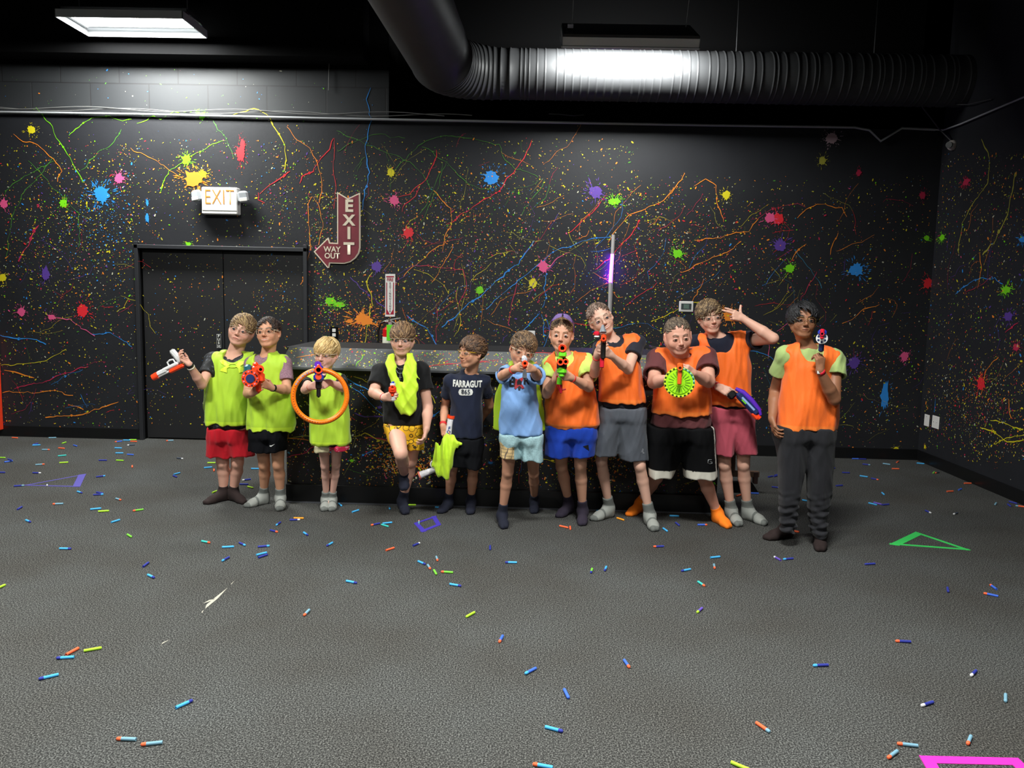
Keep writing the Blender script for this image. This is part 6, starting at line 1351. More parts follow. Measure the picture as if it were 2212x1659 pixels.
if has(5):
    p = PPL[5]; b = bvh_of(p['shirt']); DKP = mat('print_dark', (22, 22, 30), .6); RP = mat('print_red', (170, 40, 50), .6); Y = p['Y']
    text_mesh('B', .088, (P(1107, 826, Y-.1), ex, ez, NW), DKP, 'lettering', p['shirt'], bold=.003, target=b, sx=.95, off=.005); text_mesh('R', .074, (P(1136.5, 823, Y-.1), ex, ez, NW), DKP, 'lettering', p['shirt'], bold=.002, target=b, sx=.9, off=.005)
    g = MB()
    for pl in ([(1114, 817), (1118, 820), (1122, 827), (1128, 815), (1131, 817), (1126, 828), (1133, 838), (1128, 840), (1122, 833), (1114, 841), (1111, 838), (1118, 828)],): lay_poly(g, b, pl, RP, .005)
    for pl in ([(1117, 824), (1121, 819), (1127, 824), (1126, 832), (1122, 830), (1117, 832)], [(1119, 836), (1122, 833), (1126, 836), (1124, 842), (1120, 842)]): lay_poly(g, b, pl, DKP, .007)
    g.build('chest_print', p['shirt'])
    fd = Field(); fd.add(rows([(792, 1105, 1150, .014, .10), (830, 1078, 1164, .018, .13), (880, 1068, 1172, .018, .14), (930, 1063, 1181, .018, .14)], Y, power=2.5), .01)
    for a, q in zip([(1106, 790, -.03), (1104, 786, .03), (1128, 780, .07), (1148, 786, .03)], [(1104, 786, .03), (1128, 780, .07), (1148, 786, .03), (1148, 790, -.02)]): fd.add(cone(P(a[0], a[1], Y+a[2]), P(q[0], q[1], Y+q[2]), .016, .016), .03)
    fd.add(cone(P(1128, 782, Y+.07), P(1126, 815, Y+.13), .05, .03), .03)
    fd.cut((0, 0, -1), -float(P(1080, 930, Y+.14)[2])); fd.warp(folds(78, .006, 6, 40, 10))
    o = field_obj('sports_bib', fd, fabric_bib(), p['body'], .0055, lambda v: np.tile(np.array(srgb((190, 226, 40))), (len(v), 1))); o['label'] = 'lime bib hanging down the back like a cape'
    J = p['J']['L']; band(p['body'], J['W'], J['E'], .018, .0245, (215, 50, 45), .008, lab='thin red wristband')
if has(6):
    p = PPL[6]; b = bvh_of(p['shorts']); g = MB(); lay_poly(g, b, [(1259, 964), (1271, 961), (1273, 974)], mat('print_black', (16, 18, 22), .5), .003); g.build('triangle_patch', p['shorts'])
    J = p['J']['R']; band(p['body'], J['W'], J['E'], .014, .0235, (220, 50, 45), .008, lab='thin red wristband')
    g = MB(); base = p['base']; LC = cloth('pale_lime_tee', (196, 222, 108))
    for sx in (-1, 1): 
        g.mesh([base+np.array([sx*.012, -.072, -.045]), base+np.array([sx*.062, -.02, .03]), base+np.array([sx*.088, -.03, -.005]), base+np.array([sx*.055, -.082, -.055])] + [base+np.array([sx*.012, -.062, -.045]), base+np.array([sx*.062, -.01, .03]), base+np.array([sx*.088, -.015, -.010]), base+np.array([sx*.055, -.07, -.060])], [(0, 1, 2, 3), (4, 7, 6, 5), (0, 4, 5, 1), (1, 5, 6, 2), (2, 6, 7, 3), (3, 7, 4, 0)], LC)
    g.build('collar', p['shirt'])
if has(7):
    J = PPL[7]['J']['L']; band(PPL[7]['body'], J['W'], J['E'], .03, .0245, (215, 60, 45), .008, lab='thin red wristband')
    b = bvh_of(PPL[7]['shorts']); g = MB(); lay_poly(g, b, [(1388, 968), (1391, 971), (1389, 975), (1393, 979), (1389, 981), (1387, 976), (1384, 979)], mat('print_grey', (140, 142, 148), .5), .003); g.build('small_logo', PPL[7]['shorts'])
if has(8):
    b = bvh_of(PPL[8]['shorts']); PG = mat('print_pale', (175, 178, 180), .5); g = MB(); lay_line(g, b, [(1537, 993), (1530, 993), (1529, 1000), (1533, 1002), (1538, 1001), (1538, 997.5), (1534, 997.5)], .0022, PG); g.build('small_logo', PPL[8]['shorts'])
if has(9):
    J = PPL[9]['J']['L']; band(PPL[9]['body'], J['W'], J['E'], .012, .0255, (215, 35, 50), .022, lab='red wristband'); band(PPL[9]['body'], J['W'], J['E'], .028, .0262, (230, 225, 220), .007, lab='white tab of the wristband')
if has(10):
    J = PPL[10]['J']['R']; band(PPL[10]['body'], J['W'], J['E'], .014, .0245, (205, 30, 50), .022, lab='red wristband')
    g = MB(); a = nrm(J['E']-J['W']); c = J['W']+a*.014; g.box(c+np.array([-.018, -.022, 0]), (.022, .006, .020), mat('print_white', (228, 228, 224), .5), bev=.002); g.build('wristband_tab', PPL[10]['body'])

# lime bib held by the boy in the navy shirt
fd = Field(); Yb = 5.58
fd.add(rows([(938, 960, 976, .016, -.115), (948, 952, 986, .022, -.125), (960, 945, 991, .026, -.13), (975, 940, 987, .03, -.13), (990, 936, 979, .03, -.13), (1005, 934, 974, .028, -.125), (1020, 941, 970, .024, -.12), (1037, 957, 966, .012, -.115)], Yb, power=2), .02)
fd.add(cone(P(978, 952, Yb-.13), P(995, 959, Yb-.13), .018, .012), .02); fd.warp(folds(91, .016, 6, 70, 16))
o = field_obj('lime_sports_bib', fd, fabric_bib(), None, .005, lambda v: np.tile(np.array(srgb((196, 235, 40))), (len(v), 1))); tag(o, 'crumpled lime bib hanging from the hand of the boy in the navy lettered shirt', 'bib')

# ------------------------------------------------------------------ toy blasters
OR_ = mat('toy_orange', (250, 72, 30), .35); OR2 = mat('toy_bright_orange', (255, 125, 15), .35); DKH = mat('bore_dark', (40, 12, 10), .7); WT = mat('toy_white', (222, 222, 220), .35); GY = mat('toy_grey', (120, 124, 130), .4); BK = mat('toy_black', (22, 22, 24), .4)
BLU = mat('toy_blue', (40, 62, 175), .35); GRN = mat('toy_green', (110, 215, 40), .35); TEAL = mat('toy_teal', (30, 95, 105), .4); PUR = mat('toy_purple', (95, 45, 185), .35); LMG = mat('toy_lime', (160, 230, 25), .35); REDM = mat('toy_red', (205, 25, 50), .35); CLRP = mat('toy_clear_grey', (185, 195, 205), .15, coat=.5); NVY = mat('toy_navy', (30, 45, 95), .4)
MIRR = set()
def gun(name, label, pos, fwd_, up_):
    y = nrm(fwd_); z = nrm(np.asarray(up_, float) - y*np.dot(up_, y)); x = np.cross(y, z)
    r = bpy.data.objects.new(name, None); COL.objects.link(r); r.empty_display_size = .05
    m_ = Matrix.Identity(4)
    for i in range(3): m_[i][0] = x[i]; m_[i][1] = y[i]; m_[i][2] = z[i]; m_[i][3] = pos[i]
    if y[1] < -.8: MIRR.add(r.name)
    r.matrix_world = m_; tag(r, label, 'toy blaster'); return r
def G(root, name, f, lab=None):
    t = MB(); f(t)
    if root.name in MIRR: t.v = [(-v[0], v[1], v[2]) for v in t.v]; t.f = [q[::-1] for q in t.f]
    o = part(name, t, root)
    if lab: o['label'] = lab
    return o
def aim(pos, dx=0, dz=0): return nrm(CAMPOS + np.array([dx, 0, dz]) - pos)
A = np.array
# 1 white and orange pistol held upside down
Yg = 5.42; a = P(392, 788, Yg); b = P(336, 815, Yg); f_ = nrm(b-a); r = gun('toy_pistol', 'white and orange toy pistol held upside down in a raised hand', P(378, 792, Yg), f_, np.cross(f_, [0, 1, 0])*1.0 if np.cross(f_, [0, 1, 0])[2] < 0 else -np.cross(f_, [0, 1, 0]))
k = .00324
def f1(t):
    t.box((0, .03, -.012), (.034, .13, .026), WT, bev=.008); t.box((0, .10, -.006), (.032, .08, .034), WT, bev=.008); t.cyl((0, .0, .012), (0, .155, .012), .008, WT)
    t.sweep([(0, .035, -.02), (0, .035, -.05), (0, .012, -.056), (0, -.012, -.05), (0, -.015, -.02)], .006, WT, 8)
G(r, 'body', f1); G(r, 'muzzle', lambda t: (t.pipe((0, .14, .002), (0, .178, .002), .023, .011, OR_, DKH), t.cyl((0, .135, -.004), (0, .16, -.004), .019, OR_)))
G(r, 'slide', lambda t: t.box((0, -.005, .016), (.030, .12, .030), OR_, bev=.009), 'orange top slide'); G(r, 'grip', lambda t: t.box((0, -.045, -.06), (.030, .042, .115), WT, R=rot('X', .25), bev=.012))
# 2 orange blaster with a dart drum
p0 = P(562, 798, 5.16); r = gun('drum_blaster', 'red orange toy blaster with round dart drum in front of the second boy', p0, aim(p0, .6, 0), (0, 0, 1))
G(r, 'barrel', lambda t: (t.pipe((0, -.09, 0), (0, .03, 0), .019, .010, OR_, DKH), t.cyl((0, -.16, 0), (0, -.05, 0), .031, OR_)))
G(r, 'body', lambda t: (t.box((-.012, -.12, -.010), (.066, .15, .085), OR_, bev=.018), t.box((.012, -.10, -.055), (.046, .12, .075), OR_, bev=.016), t.box((-.02, -.10, .035), (.03, .10, .03), OR_, bev=.01)))
G(r, 'teal_housing', lambda t: t.box((-.065, -.14, .0), (.05, .10, .07), TEAL, bev=.014))
def drum(R_, n, c, ax, mt, hub, dm, holes=True, th=.02, hr=.006):
    def f(t):
        c_ = A(c, float); n_ = nrm(ax); u = nrm(np.cross(n_, [0, 0, 1])); w = np.cross(n_, u)
        t.cyl(c_-n_*th, c_+n_*th, R_, mt, seg=40); t.cyl(c_+n_*th, c_+n_*(th+.006), R_*.5, hub, seg=28)
        for i in range(n):
            a_ = 2*math.pi*i/n; q = c_+(u*math.cos(a_)+w*math.sin(a_))*R_*.80; t.cyl(q+n_*(th-.004), q+n_*(th+.006), hr, dm[i % len(dm)], seg=10)
    return f
G(r, 'dart_drum', drum(.058, 14, (-.052, -.075, -.06), (-.35, 1, 0), OR_, NVY, [mat('dart_tip_pink', (230, 120, 140), .5), mat('drum_dark', (60, 20, 40), .5)]))
G(r, 'grip', lambda t: t.box((.0, -.14, -.115), (.034, .045, .09), OR_, bev=.012))
# 3 blue blaster with the orange ring
p0 = P(688, 799, 5.03); r = gun('ring_blaster', 'blue and orange toy blaster with a huge orange ring magazine', p0, aim(p0), (0, 0, 1))
G(r, 'barrel', lambda t: (t.pipe((0, -.05, 0), (0, .02, 0), .025, .015, OR_, DKH, 24), t.box((0, -.01, .026), (.018, .05, .02), OR_, bev=.005), t.cyl((0, -.03, -.045), (0, .005, -.043), .020, OR_)))
G(r, 'body', lambda t: (t.box((0, -.11, -.0), (.062, .14, .076), BLU, bev=.02), t.box((0, -.09, -.05), (.066, .12, .055), BLU, bev=.016), t.cyl((-.004, -.16, .035), (-.004, -.05, .035), .022, PUR)))
G(r, 'grip', lambda t: (t.box((0, -.12, -.095), (.040, .05, .07), BK, bev=.012), t.box((0, -.12, -.14), (.028, .035, .085), BK, R=rot('X', -.1), bev=.01)), 'black grip')
def ringf(t):
    c_ = A([.010, -.07, -.172]); Rm = .171; N = 120; sec = 12; hw, hd = .0165, .022
    t.torus(c_, (0, 1, 0), Rm, hw, OR2, 96, 12, sq=hd/hw)
    for i in range(64):
        a_ = 2*math.pi*i/64; q = c_+A([math.cos(a_)*(Rm), hd-.0006, math.sin(a_)*(Rm)]); dk = mat('ring_hole', (150, 55, 10), .7) if 150 < 360*i/64 < 265 else mat('ring_hole_faint', (225, 100, 12), .5)
        full = (math.degrees(a_)) % 360; mt_ = [mat('dart_grey', (170, 150, 160), .5), mat('dart_bluegrey', (120, 130, 170), .5)][i % 2] if (95 < full < 155 or 100 < full < 150) else dk
        t.cyl(q-A([0, .004, 0]), q+A([0, .0012, 0]), .0038 if mt_ is dk else .006, mt_, seg=8)
G(r, 'ring_magazine', ringf)
# 4 small pistol of the boy in black
p0 = P(848, 839, 5.16); r = gun('small_pistol', 'small orange and white toy pistol held low by the boy in black', p0, aim(p0, -.2, -.3), (0, 0, 1))
G(r, 'body', lambda t: (t.box((0, -.06, .022), (.034, .12, .034), WT, bev=.01), t.box((0, -.05, .036), (.02, .09, .016), BLU, bev=.005)))
G(r, 'muzzle', lambda t: (t.box((0, 0, -.008), (.050, .035, .055), OR_, bev=.013, R=rot('X', 0)), t.pipe((0, .0, .006), (0, .024, .006), .016, .009, OR_, DKH), t.box((0, -.01, -.042), (.022, .03, .03), OR_, bev=.008)))
G(r, 'grip', lambda t: t.box((0, -.09, -.05), (.028, .04, .09), WT, bev=.01))
# 5 white tube blaster
Yg = 5.50; a = P(975, 899, Yg); b = P(968, 945, Yg); r = gun('tube_blaster', 'white printed toy blaster with orange rim held upright with the lime bib', a, nrm(a-b), (0, -1, 0))
TXB = mat('print_blue', (30, 60, 130), .5)
def f5(t):
    t.pipe((0, -.16, 0), (0, -.012, 0), .024, .018, mat('toy_speckled_white', (226, 222, 226), .4, var=.15, vscale=60), DKH, 24); t.pipe((0, -.014, 0), (0, .006, 0), .029, .020, OR_, DKH, 28)
G(r, 'barrel', f5); G(r, 'sight_block', lambda t: t.box((.035, -.05, .0), (.028, .05, .03), CLRP, bev=.006))
for i, ch in enumerate('FOR'): 
    t = text_mesh(ch, .032, (A([0, -.085-.027*i, .0245]), A([0, -1., 0]) if False else A([1., 0, 0]), A([0, 1., 0]), A([0, 0, 1.])), TXB, 'lettering', None, bold=.001, off=.001); t.parent = r
lo = (P(908, 1026, Yg-.0)); hi = P(944, 1012, Yg+.02); M_ = np.array(r.matrix_world.inverted())
tl = lambda q: (M_ @ np.append(q, 1))[:3]
G(r, 'stock', lambda t: (t.cyl(tl(hi), tl(lo), .017, mat('toy_speckled_white', (226, 222, 226), .4), r2=.026, seg=20), t.cyl(tl(lo), tl(lo)+nrm(tl(lo)-tl(hi))*.012, .029, mat('toy_salmon', (235, 130, 110), .4), seg=20), t.torus(tl(P(938, 1003, Yg)), (0, 0, 1), .026, .005, WT, 24, 8), t.cyl(tl(hi), (0, -.16, 0), .02, WT)))
# 6 small pistol of the boy in light blue
p0 = P(1134, 785, 4.80); r = gun('compact_pistol', 'small orange nosed toy pistol in both hands of the boy in light blue', p0, aim(p0), (0, 0, 1))
G(r, 'muzzle', lambda t: (t.pipe((0, -.02, 0), (0, .02, 0), .019, .009, OR_, DKH), t.box((0, -.02, -.016), (.026, .05, .036), OR_, bev=.01)))
G(r, 'body', lambda t: (t.box((-.004, -.07, .022), (.034, .12, .044), CLRP, bev=.012), t.cyl((-.008, -.10, .036), (-.006, -.02, .036), .014, WT))); G(r, 'grip', lambda t: t.box((0, -.09, -.05), (.028, .04, .10), GY, bev=.01))
# 7 large green and orange blaster
p0 = P(1214, 782, 4.97); r = gun('large_blaster', 'large green toy blaster with several orange muzzles held by the boy in blue shorts', p0, aim(p0), (0, 0, 1))
G(r, 'scope', lambda t: (t.pipe((0, -.16, .088), (0, .0, .088), .024, .013, OR_, DKH, 24), t.torus((0, .0, .088), (0, 1, 0), .022, .005, OR_, 32, 8)))
G(r, 'sight_rail', lambda t: (t.box((.003, -.06, .048), (.050, .12, .036), GRN, bev=.008), t.box((-.012, -.06, .022), (.034, .10, .03), GRN, bev=.008, R=rot('Y', .5)), t.box((0, -.04, .070), (.020, .05, .014), GRN, bev=.004)))
G(r, 'twin_barrels', lambda t: (t.pipe((-.010, -.12, .0), (-.010, .01, .0), .022, .012, OR_, DKH, 24), t.pipe((.024, -.12, .003), (.024, .0, .003), .019, .010, OR_, DKH, 24)))
G(r, 'body', lambda t: (t.box((.0, -.17, -.01), (.066, .22, .09), mat('toy_black', (22, 22, 24), .4), bev=.015),))
G(r, 'fore_grip', lambda t: (t.box((0, -.06, -.058), (.060, .08, .045), GRN, bev=.014), t.box((.0, -.06, -.085), (.036, .06, .03), GRN, bev=.01), t.cyl((-.012, -.10, -.10), (-.014, -.10, -.145), .017, GRN)))
G(r, 'trigger_frame', lambda t: (t.sweep([(-.03, -.14, -.09), (-.026, -.14, -.15), (-.010, -.14, -.185), (.03, -.14, -.175)], .006, REDM, 8), t.box((-.002, -.14, -.17), (.018, .03, .07), REDM, bev=.005)), 'red trigger frame')
# 8 orange tipped pistol
p0 = P(1304, 731, 4.97); r = gun('long_pistol', 'orange tipped black and grey toy pistol aimed by the tall leaning boy', p0, aim(p0), (0, 0, 1))
G(r, 'muzzle', lambda t: (t.box((0, -.02, 0), (.034, .05, .050), OR_, bev=.011), t.pipe((0, -.01, -.002), (0, .018, -.002), .015, .008, OR_, DKH)))
G(r, 'front_sight', lambda t: (t.cyl((-.006, -.04, .038), (-.008, -.05, .085), .024, GY, r2=.007), t.box((-.003, -.05, .032), (.036, .03, .010), WT, bev=.003)), 'dark grey pointed front sight')
G(r, 'side_scope', lambda t: (t.box((-.045, -.10, .030), (.040, .05, .028), REDM, bev=.008), t.box((-.043, -.09, .010), (.036, .04, .012), WT, bev=.004)))
G(r, 'body', lambda t: t.box((0, -.13, -.005), (.036, .18, .05), BK, bev=.01)); G(r, 'grip', lambda t: t.box((0, -.09, -.075), (.032, .05, .12), BK, bev=.01))
G(r, 'magazine', lambda t: t.box((-.005, -.10, -.155), (.028, .04, .07), REDM, bev=.006), 'red magazine')
# 9 green disc blaster
p0 = P(1469, 795, 4.92); r = gun('disc_blaster', 'orange toy blaster with a big lime green dart disc under its barrel', p0, aim(p0), (0, 0, 1))
G(r, 'barrel', lambda t: (t.box((0, -.01, .010), (.038, .05, .044), OR2 if False else mat('toy_dull_orange', (225, 95, 30), .35), bev=.008), t.pipe((0, .0, 0), (0, .03, 0), .016, .009, mat('toy_dull_orange', (225, 95, 30), .35), DKH), t.box((0, .0, -.05), (.026, .03, .11), mat('toy_dull_orange', (225, 95, 30), .35), bev=.006)))
def disc(t):
    c_ = A([0, -.055, -.090]); n_ = A([0, 1., 0]); R_ = .096
    t.cyl(c_-n_*.02, c_+n_*.014, R_, LMG, seg=64); t.cyl(c_+n_*.014, c_+n_*.020, R_*.80, LMG, seg=48, r2=R_*.76); t.cyl(c_+n_*.018, c_+n_*.024, R_*.3, LMG, seg=32)
    for i in range(44):
        a_ = 2*math.pi*i/44; u_ = A([math.cos(a_), 0, math.sin(a_)]); q = c_+u_*R_*.93; mt_ = [BK, mat('disc_yellow', (220, 215, 60), .4)][i % 2] if not (-40 < math.degrees(a_) < 75) else [TEAL, mat('dart_pale', (150, 205, 200), .4)][i % 2]
        t.cyl(q+n_*.010, q+n_*.018, .0058, mt_, seg=8)
    for i in range(20):
        a_ = 2*math.pi*i/20; u_ = A([math.cos(a_), 0, math.sin(a_)]); w_ = A([-math.sin(a_), 0, math.cos(a_)]); t.box(c_+u_*R_*.55+n_*.021, (.0035, .004, R_*.34), mat('disc_slot', (95, 160, 15), .5), R=np.stack([w_, n_, u_], 1))
G(r, 'dart_disc', disc); G(r, 'body', lambda t: t.box((0, -.16, -.02), (.05, .18, .08), BK, bev=.015)); G(r, 'grip', lambda t: t.box((0, -.18, -.10), (.034, .045, .10), BK, bev=.01))
# 10 purple blaster held low
Yg = 5.38; a = P(1590, 846, Yg); b = P(1640, 898, Yg-.03); f_ = nrm(b-a); upv = nrm(np.cross(f_, [0, 1, 0])); upv = upv if upv[2] > 0 else -upv; r = gun('purple_blaster', 'purple and navy toy blaster with orange tip hanging beside the pink shorts', (a+b)/2, f_, upv)
def f10(t): t.box((0, .0, -.002), (.05, .20, .050), NVY, bev=.014); t.box((-.0265, 0, 0), (.004, .12, .014), mat('toy_pale_blue', (140, 170, 220), .4), bev=.001); t.box((.0265, 0, 0), (.004, .12, .014), mat('toy_pale_blue', (140, 170, 220), .4), bev=.001); t.box((-.0268, -.01, -.012), (.003, .05, .008), GRN); t.box((.0268, -.03, -.012), (.003, .04, .008), GRN)
G(r, 'body', f10); G(r, 'top_shell', lambda t: t.sweep([(0, -.13, .012), (0, -.08, .030), (0, 0, .034), (0, .08, .026), (0, .115, .008)], .016, PUR, 10, [.012, .018, .019, .017, .012]), 'purple top shell')
G(r, 'muzzle', lambda t: (t.box((0, .095, -.022), (.036, .06, .03), OR_, bev=.008), t.pipe((0, .10, -.012), (0, .128, -.012), .017, .009, OR_, DKH))); G(r, 'trigger', lambda t: t.box((0, -.10, -.03), (.012, .03, .03), REDM, bev=.004)); G(r, 'grip', lambda t: t.box((0, -.115, -.035), (.034, .05, .06), BK, bev=.012))
# 11 revolver held upright
p0 = P(1776, 721, 4.80); r = gun('toy_revolver', 'red and blue toy revolver with a white drum held beside the face', p0, aim(p0), (0, 0, 1))
G(r, 'barrel', lambda t: (t.pipe((0, -.06, 0), (0, .02, 0), .013, .007, OR_ if False else REDM, DKH), t.box((0, -.03, .018), (.026, .06, .024), REDM, bev=.006), t.box((0, .0, -.020), (.022, .03, .028), REDM, bev=.006), t.box((-.0, -.035, .008), (.05, .04, .035), BLU, bev=.01)))
def rev(t):
    c_ = A([0, -.045, -.028]); n_ = A([0, 1., 0]); t.cyl(c_-n_*.03, c_+n_*.012, .034, WT, seg=32)
    for i in range(6):
        a_ = 2*math.pi*(i+.5)/6; q = c_+A([math.cos(a_), 0, math.sin(a_)])*.022; t.cyl(q, q+n_*.014, .0065, NVY, seg=12)
G(r, 'dart_cylinder', rev); G(r, 'grip', lambda t: t.box((0, -.075, -.075), (.032, .04, .075), NVY, bev=.009))

# ------------------------------------------------------------------ tape marks on the carpet
def tape(name, pts, widths, mt, label):
    q = [FL(*p) for p in pts]; n = len(q); t = MB(); c = np.mean(q, 0)
    for i in range(n):
        a, b = q[i], q[(i+1) % n]; d = nrm(b-a); s_ = np.cross(d, [0, 0, 1.]); s_ = s_ if np.dot(s_, c-a) > 0 else -s_; w = widths[i % len(widths)]
        e = [a, b, b+s_*w-d*w*.4, a+s_*w+d*w*.4]; z = .002+.0006*i; e = [v*[1, 1, 0]+A([0, 0, z]) for v in e]; t.poly(e if np.cross(e[1]-e[0], e[2]-e[1])[2] > 0 else e[::-1], mt)
        t.mesh([v*[1, 1, 0] for v in e]+e, [(0, 1, 5, 4), (1, 2, 6, 5), (2, 3, 7, 6), (3, 0, 4, 7)], mt)
    o = t.build(name); tag(o, label, 'tape mark'); return c
TG_, TP_, TV_, TV2 = mat('tape_green', (60, 205, 95), .6), mat('tape_pink', (228, 45, 175), .6), mat('tape_violet', (70, 55, 175), .65), mat('tape_violet_worn', (84, 76, 160), .75)
LM = {}
LM['the green tape triangle'] = tape('tape_triangle', [(1921, 1176), (1978, 1149), (2097, 1189)], [.055, .026, .024], TG_, 'green tape triangle on the carpet right of the last boy')
LM['the pink tape outline'] = tape('tape_outline', [(1985, 1633), (2199, 1638), (2262, 1700), (2040, 1730)], [.045], TP_, 'bright pink tape outline on the carpet in the near right corner')
LM['the purple tape square'] = tape('tape_square', [(894, 1131), (912, 1150), (953, 1134), (941, 1115)], [.034, .03, .034, .02], TV_, 'small purple tape square on the carpet before the navy shirted boy')
LM['the worn blue tape triangle'] = tape('tape_triangle', [(50, 1049), (186, 1024), (173, 1052)], [.016, .055, .016], TV2, 'worn blue violet tape triangle on the carpet at the far left')

# ------------------------------------------------------------------ foam darts
for i, nm in enumerate(['the boy in red shorts', 'the boy in swoosh shorts', 'the blond child', 'the boy in yellow shorts', 'the boy in navy', 'the boy in light blue', 'the boy in blue shorts', 'the boy in grey shorts', 'the boy in orange socks', 'the boy in pink shorts', 'the boy in long trousers']):
    Lg = KIDS[i]['legs']; LM[nm] = (FL(*Lg[0]['heel'])+FL(*Lg[1]['heel']))/2
LM['the double door'] = A([(dx0+dx1)/2, D, 0]); LM['the back right corner'] = A([XR, D, 0]); LM['the white carpet scratch'] = FL(468, 1290); LM['the red orange post'] = FL(4, 945)
DC = dict(c=((70, 175, 235), 'sky blue'), n=((42, 52, 150), 'navy'), s=((120, 165, 185), 'steel blue'), L=((175, 225, 50), 'lime yellow'), G=((120, 205, 60), 'green'), g=((150, 215, 50), 'light green'), o=((250, 105, 60), 'orange'),
          T=((60, 195, 185), 'turquoise'), P=((105, 80, 185), 'purple'), Y=((245, 160, 35), 'amber'), b=((60, 105, 215), 'royal blue'), k=((60, 70, 85), 'dark grey'), w=((225, 225, 225), 'white'), d=((30, 40, 100), 'dark blue'))
DA = """108 100 148 103 o|415 102 482 100 s|330 163 290 165 c|322 150 282 160 n|528 150 567 138 g|375 203 410 203 s o|512 190 540 192 o|630 165 655 172 b|1040 130 980 137 b o|1055 122 1110 122 c|1110 118 1162 118 g|1128 132 1155 133 o|1148 162 1088 165 k w|1475 124 1422 127 s o|980 188 1040 190 c|985 232 1055 232 c|1085 243 1142 247 b|495 257 567 250 T|502 315 588 310 L|-20 270 50 272 g|50 307 98 300 b|66 296 104 306 n|302 332 382 327 s o|842 293 915 293 n|988 293 1060 296 g|1128 338 1128 356 o|280 400 350 402 n w|-25 397 40 397 n|120 513 208 508 n s|402 490 402 512 k w|822 435 898 426 n c|662 560 700 572 c n|795 588 885 583 n c|835 568 870 574 n|992 620 1030 632 s o|540 663 448 667 s o|150 712 188 690 n|770 712 865 703 c|835 730 935 724 L|1225 712 1130 725 G o|950 823 1025 800 c|218 802 265 822 c n|1085 925 1125 950 G|507 1046 610 1048 c n|1223 1200 1268 1165 n|1258 1268 1322 1298 c n|-20 1385 22 1366 L|1518 275 1555 279 k w|1492 412 1530 402 c|1480 425 1508 436 n|1740 358 1812 352 c|1770 315 1840 315 L|1826 368 1826 388 o|1815 568 1860 552 L|2135 455 2070 463 n w|2050 497 2115 498 n|2112 517 2162 530 L|2150 365 2205 366 c|1718 982 1797 998 T o|1895 1035 1998 1030 c|2042 997 2095 1020 n c|1958 1118 1890 1155 n c"""
DB = """262 328 348 326 n w|295 312 380 314 Y|182 347 143 375 n c|93 415 160 432 n o|375 432 420 462 c n|-20 558 98 548 n c|-25 628 68 605 c|-10 650 76 622 n|628 520 572 552 c n|680 190 702 208 c|790 262 855 242 c|1108 212 1115 238 k c|1262 200 1335 201 L|1522 220 1560 222 c|1025 358 955 373 n o|1060 358 1128 350 c|1045 368 1102 385 T|1363 358 1363 335 s o|1075 590 1160 563 o|1310 550 1375 522 n w|1510 638 1523 680 s o|1355 680 1420 708 c n|1435 708 1462 750 s o|1490 755 1513 795 G|1655 777 1550 770 G o|740 848 838 868 c n|1625 875 1725 893 c n|1970 548 1970 585 n|2198 692 2098 690 c n|432 1090 375 1150 s o|1845 1112 1755 1162 L|2080 1312 2045 1378 b o"""
DCc = """348 378 428 396 o|440 382 443 412 o|843 312 900 330 Y|690 250 722 251 c|1293 293 1368 295 c|1340 350 1375 378 n|1228 395 1278 430 c|1528 370 1612 370 b o|1240 553 1150 556 n o|1642 650 1720 642 c|1667 705 1675 745 s o|1470 748 1385 765 c n|630 740 617 785 G n|752 722 733 768 c n|1525 850 1598 898 T o|1570 1078 1520 1122 P L|898 1518 952 1595 b o|155 1590 48 1645 b c|1868 122 1890 116 o|1985 100 2045 102 b"""
DD = """745 122 805 123 b|810 124 865 126 n|838 168 898 175 n s|1010 163 1070 172 s|1128 152 1138 146 o|1083 207 1150 209 o|1300 160 1360 165 c|1446 236 1438 244 G|1480 238 1462 242 k o|665 240 722 242 n|560 205 597 201 n|812 268 880 278 c|905 288 975 303 n o|1705 332 1762 332 o|1552 402 1612 398 o|1655 388 1680 378 b|620 352 655 350 n|62 362 130 370 n w|568 368 560 376 s|1000 412 1020 430 c|325 475 390 487 c|895 502 950 515 c|930 495 1000 513 P|1010 515 1055 511 n|1380 568 1410 582 n w|1640 585 1615 594 k w|1975 500 1965 514 s|2080 515 2092 524 n|2105 492 2135 500 n|2212 532 2155 525 o s|30 278 68 270 n|90 262 120 256 n|84 272 112 266 n|148 300 176 298 L|236 738 262 742 o|135 988 80 958 P w|240 973 158 980 n c|932 1018 860 1022 n|1560 1225 1565 1255 n|1980 1238 1920 1195 b o|1988 1295 1870 1270 b o"""
DE = """568 690 670 635 o|712 660 872 632 L|632 712 480 722 c n|495 862 332 900 c n|1500 1145 1645 1080 c n|1165 1415 990 1408 s o|1390 1440 1197 1460 s o"""
DF = """865 988 903 1065 b|702 1308 855 1348 c n|760 1655 602 1625 c o"""
DG = """1250 582 1110 575 n o|540 780 412 785 n c|1810 822 1752 880 n w|1440 1095 1330 1130 n w|2055 1025 2055 1100 s|-75 1270 48 1355 o s|1305 1470 1130 1450 s o|1130 1515 1050 1575 s o|1760 1385 1730 1460 s o|-258 1622 -150 1668 L"""
darts = []
for (ox, oy), S in (((0, 920), DA), ((560, 1040), DB), ((1120, 1040), DCc), ((1652, 960), DD), ((0, 1239), DE), ((1000, 1239), DF), ((1652, 1239), DG)):
    for e in S.split('|'):
        v = e.split(); x0, y0, x1, y1 = [float(q) for q in v[:4]]; kk = .25316
        p, q = FL(ox+x0*kk, oy+y0*kk, .0065), FL(ox+x1*kk, oy+y1*kk, .0065); darts.append(((p+q)/2, nrm((q-p)*[1, 1, 0]), v[4], v[5] if len(v) > 5 else None))
RD_, LD = .0066, .071
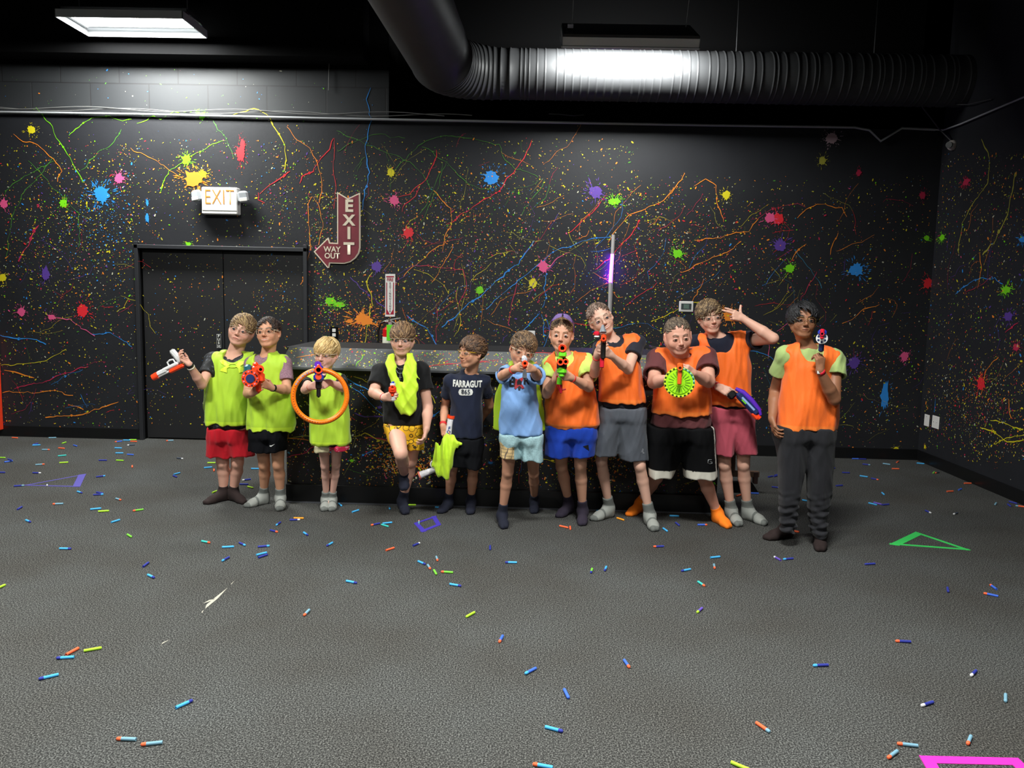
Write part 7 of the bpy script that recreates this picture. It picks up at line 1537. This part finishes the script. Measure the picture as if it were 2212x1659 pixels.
def dart_mat(k): return mat('foam_'+DC[k][1].replace(' ', '_'), DC[k][0], .75)
PROTO = {}
def dart_proto(bc, tc):
    if (bc, tc) in PROTO: return PROTO[(bc, tc)].copy(), PROTO[(bc, tc, 't')].copy()
    t = MB(); M = dart_mat(bc); n = 14
    t.pipe((0, .018, 0), (0, -LD/2, 0), RD_, .0028, M, mat('dart_hollow', (25, 25, 35), .9), n)
    b = t.build('foam_dart'); h = MB(); MT = dart_mat(tc if tc else bc)
    h.mesh([(RD_*r_*math.cos(2*math.pi*j/n), y_, RD_*r_*math.sin(2*math.pi*j/n)) for y_, r_ in ((.0175, 1.0), (.0185, 1.04), (.029, 1.04), (.033, .85), (.0352, .5)) for j in range(n)], [(i*n+j, i*n+(j+1) % n, (i+1)*n+(j+1) % n, (i+1)*n+j) for i in range(4) for j in range(n)], MT, True); h.poly([(RD_*.5*math.cos(2*math.pi*j/n), .0352, RD_*.5*math.sin(2*math.pi*j/n)) for j in range(n)], MT)
    hh = h.build('dart_tip'); PROTO[(bc, tc)] = b; PROTO[(bc, tc, 't')] = hh; return b, hh
bykind = {}
for i, d_ in enumerate(darts): bykind.setdefault((d_[2], d_[3]), []).append(i)
ORDS = ['nearest', 'second nearest', 'third nearest', 'fourth nearest', 'fifth nearest', 'sixth nearest', 'seventh nearest', 'eighth nearest', 'ninth nearest', 'tenth nearest']
used_l = set(); placed = []
for i, (c, d_, bc, tc) in enumerate(darts):
    b, h = dart_proto(bc, tc)
    if b.name not in COL.objects: COL.objects.link(b)
    if h.name not in COL.objects: COL.objects.link(h)
    h.parent = b; z = .0068
    for (q, e) in placed:       # a dart lying on top of another one is raised
        if np.linalg.norm((q-c)[:2]) < .034: z = .0068+.0135*1.0
    placed.append((c, d_)); b.location = (c[0], c[1], z); b.rotation_euler = (0, 0, math.atan2(-d_[0], d_[1]))
    best = None; kd = bykind[(bc, tc)]
    for nm, q in LM.items():
        D_ = sorted(kd, key=lambda j: np.linalg.norm((darts[j][0]-q)[:2])); rk = D_.index(i); dist = np.linalg.norm((c-q)[:2])
        if rk < len(ORDS) and (rk, nm) and (best is None or (rk, dist) < best[0]): best = ((rk, dist), nm)
    tip = (' with %s tip' % DC[tc][1]) if tc else ''
    lab = '%s foam dart%s, %s %s' % (DC[bc][1], tip, ORDS[best[0][0]], best[1])
    if len(kd) == 1: lab = '%s foam dart%s on the carpet near %s' % (DC[bc][1], tip, best[1])
    if len(lab.split()) > 16: lab = lab.replace(' foam dart', ' dart')
    tag(b, lab, 'foam dart', 'foam darts scattered over the carpet')
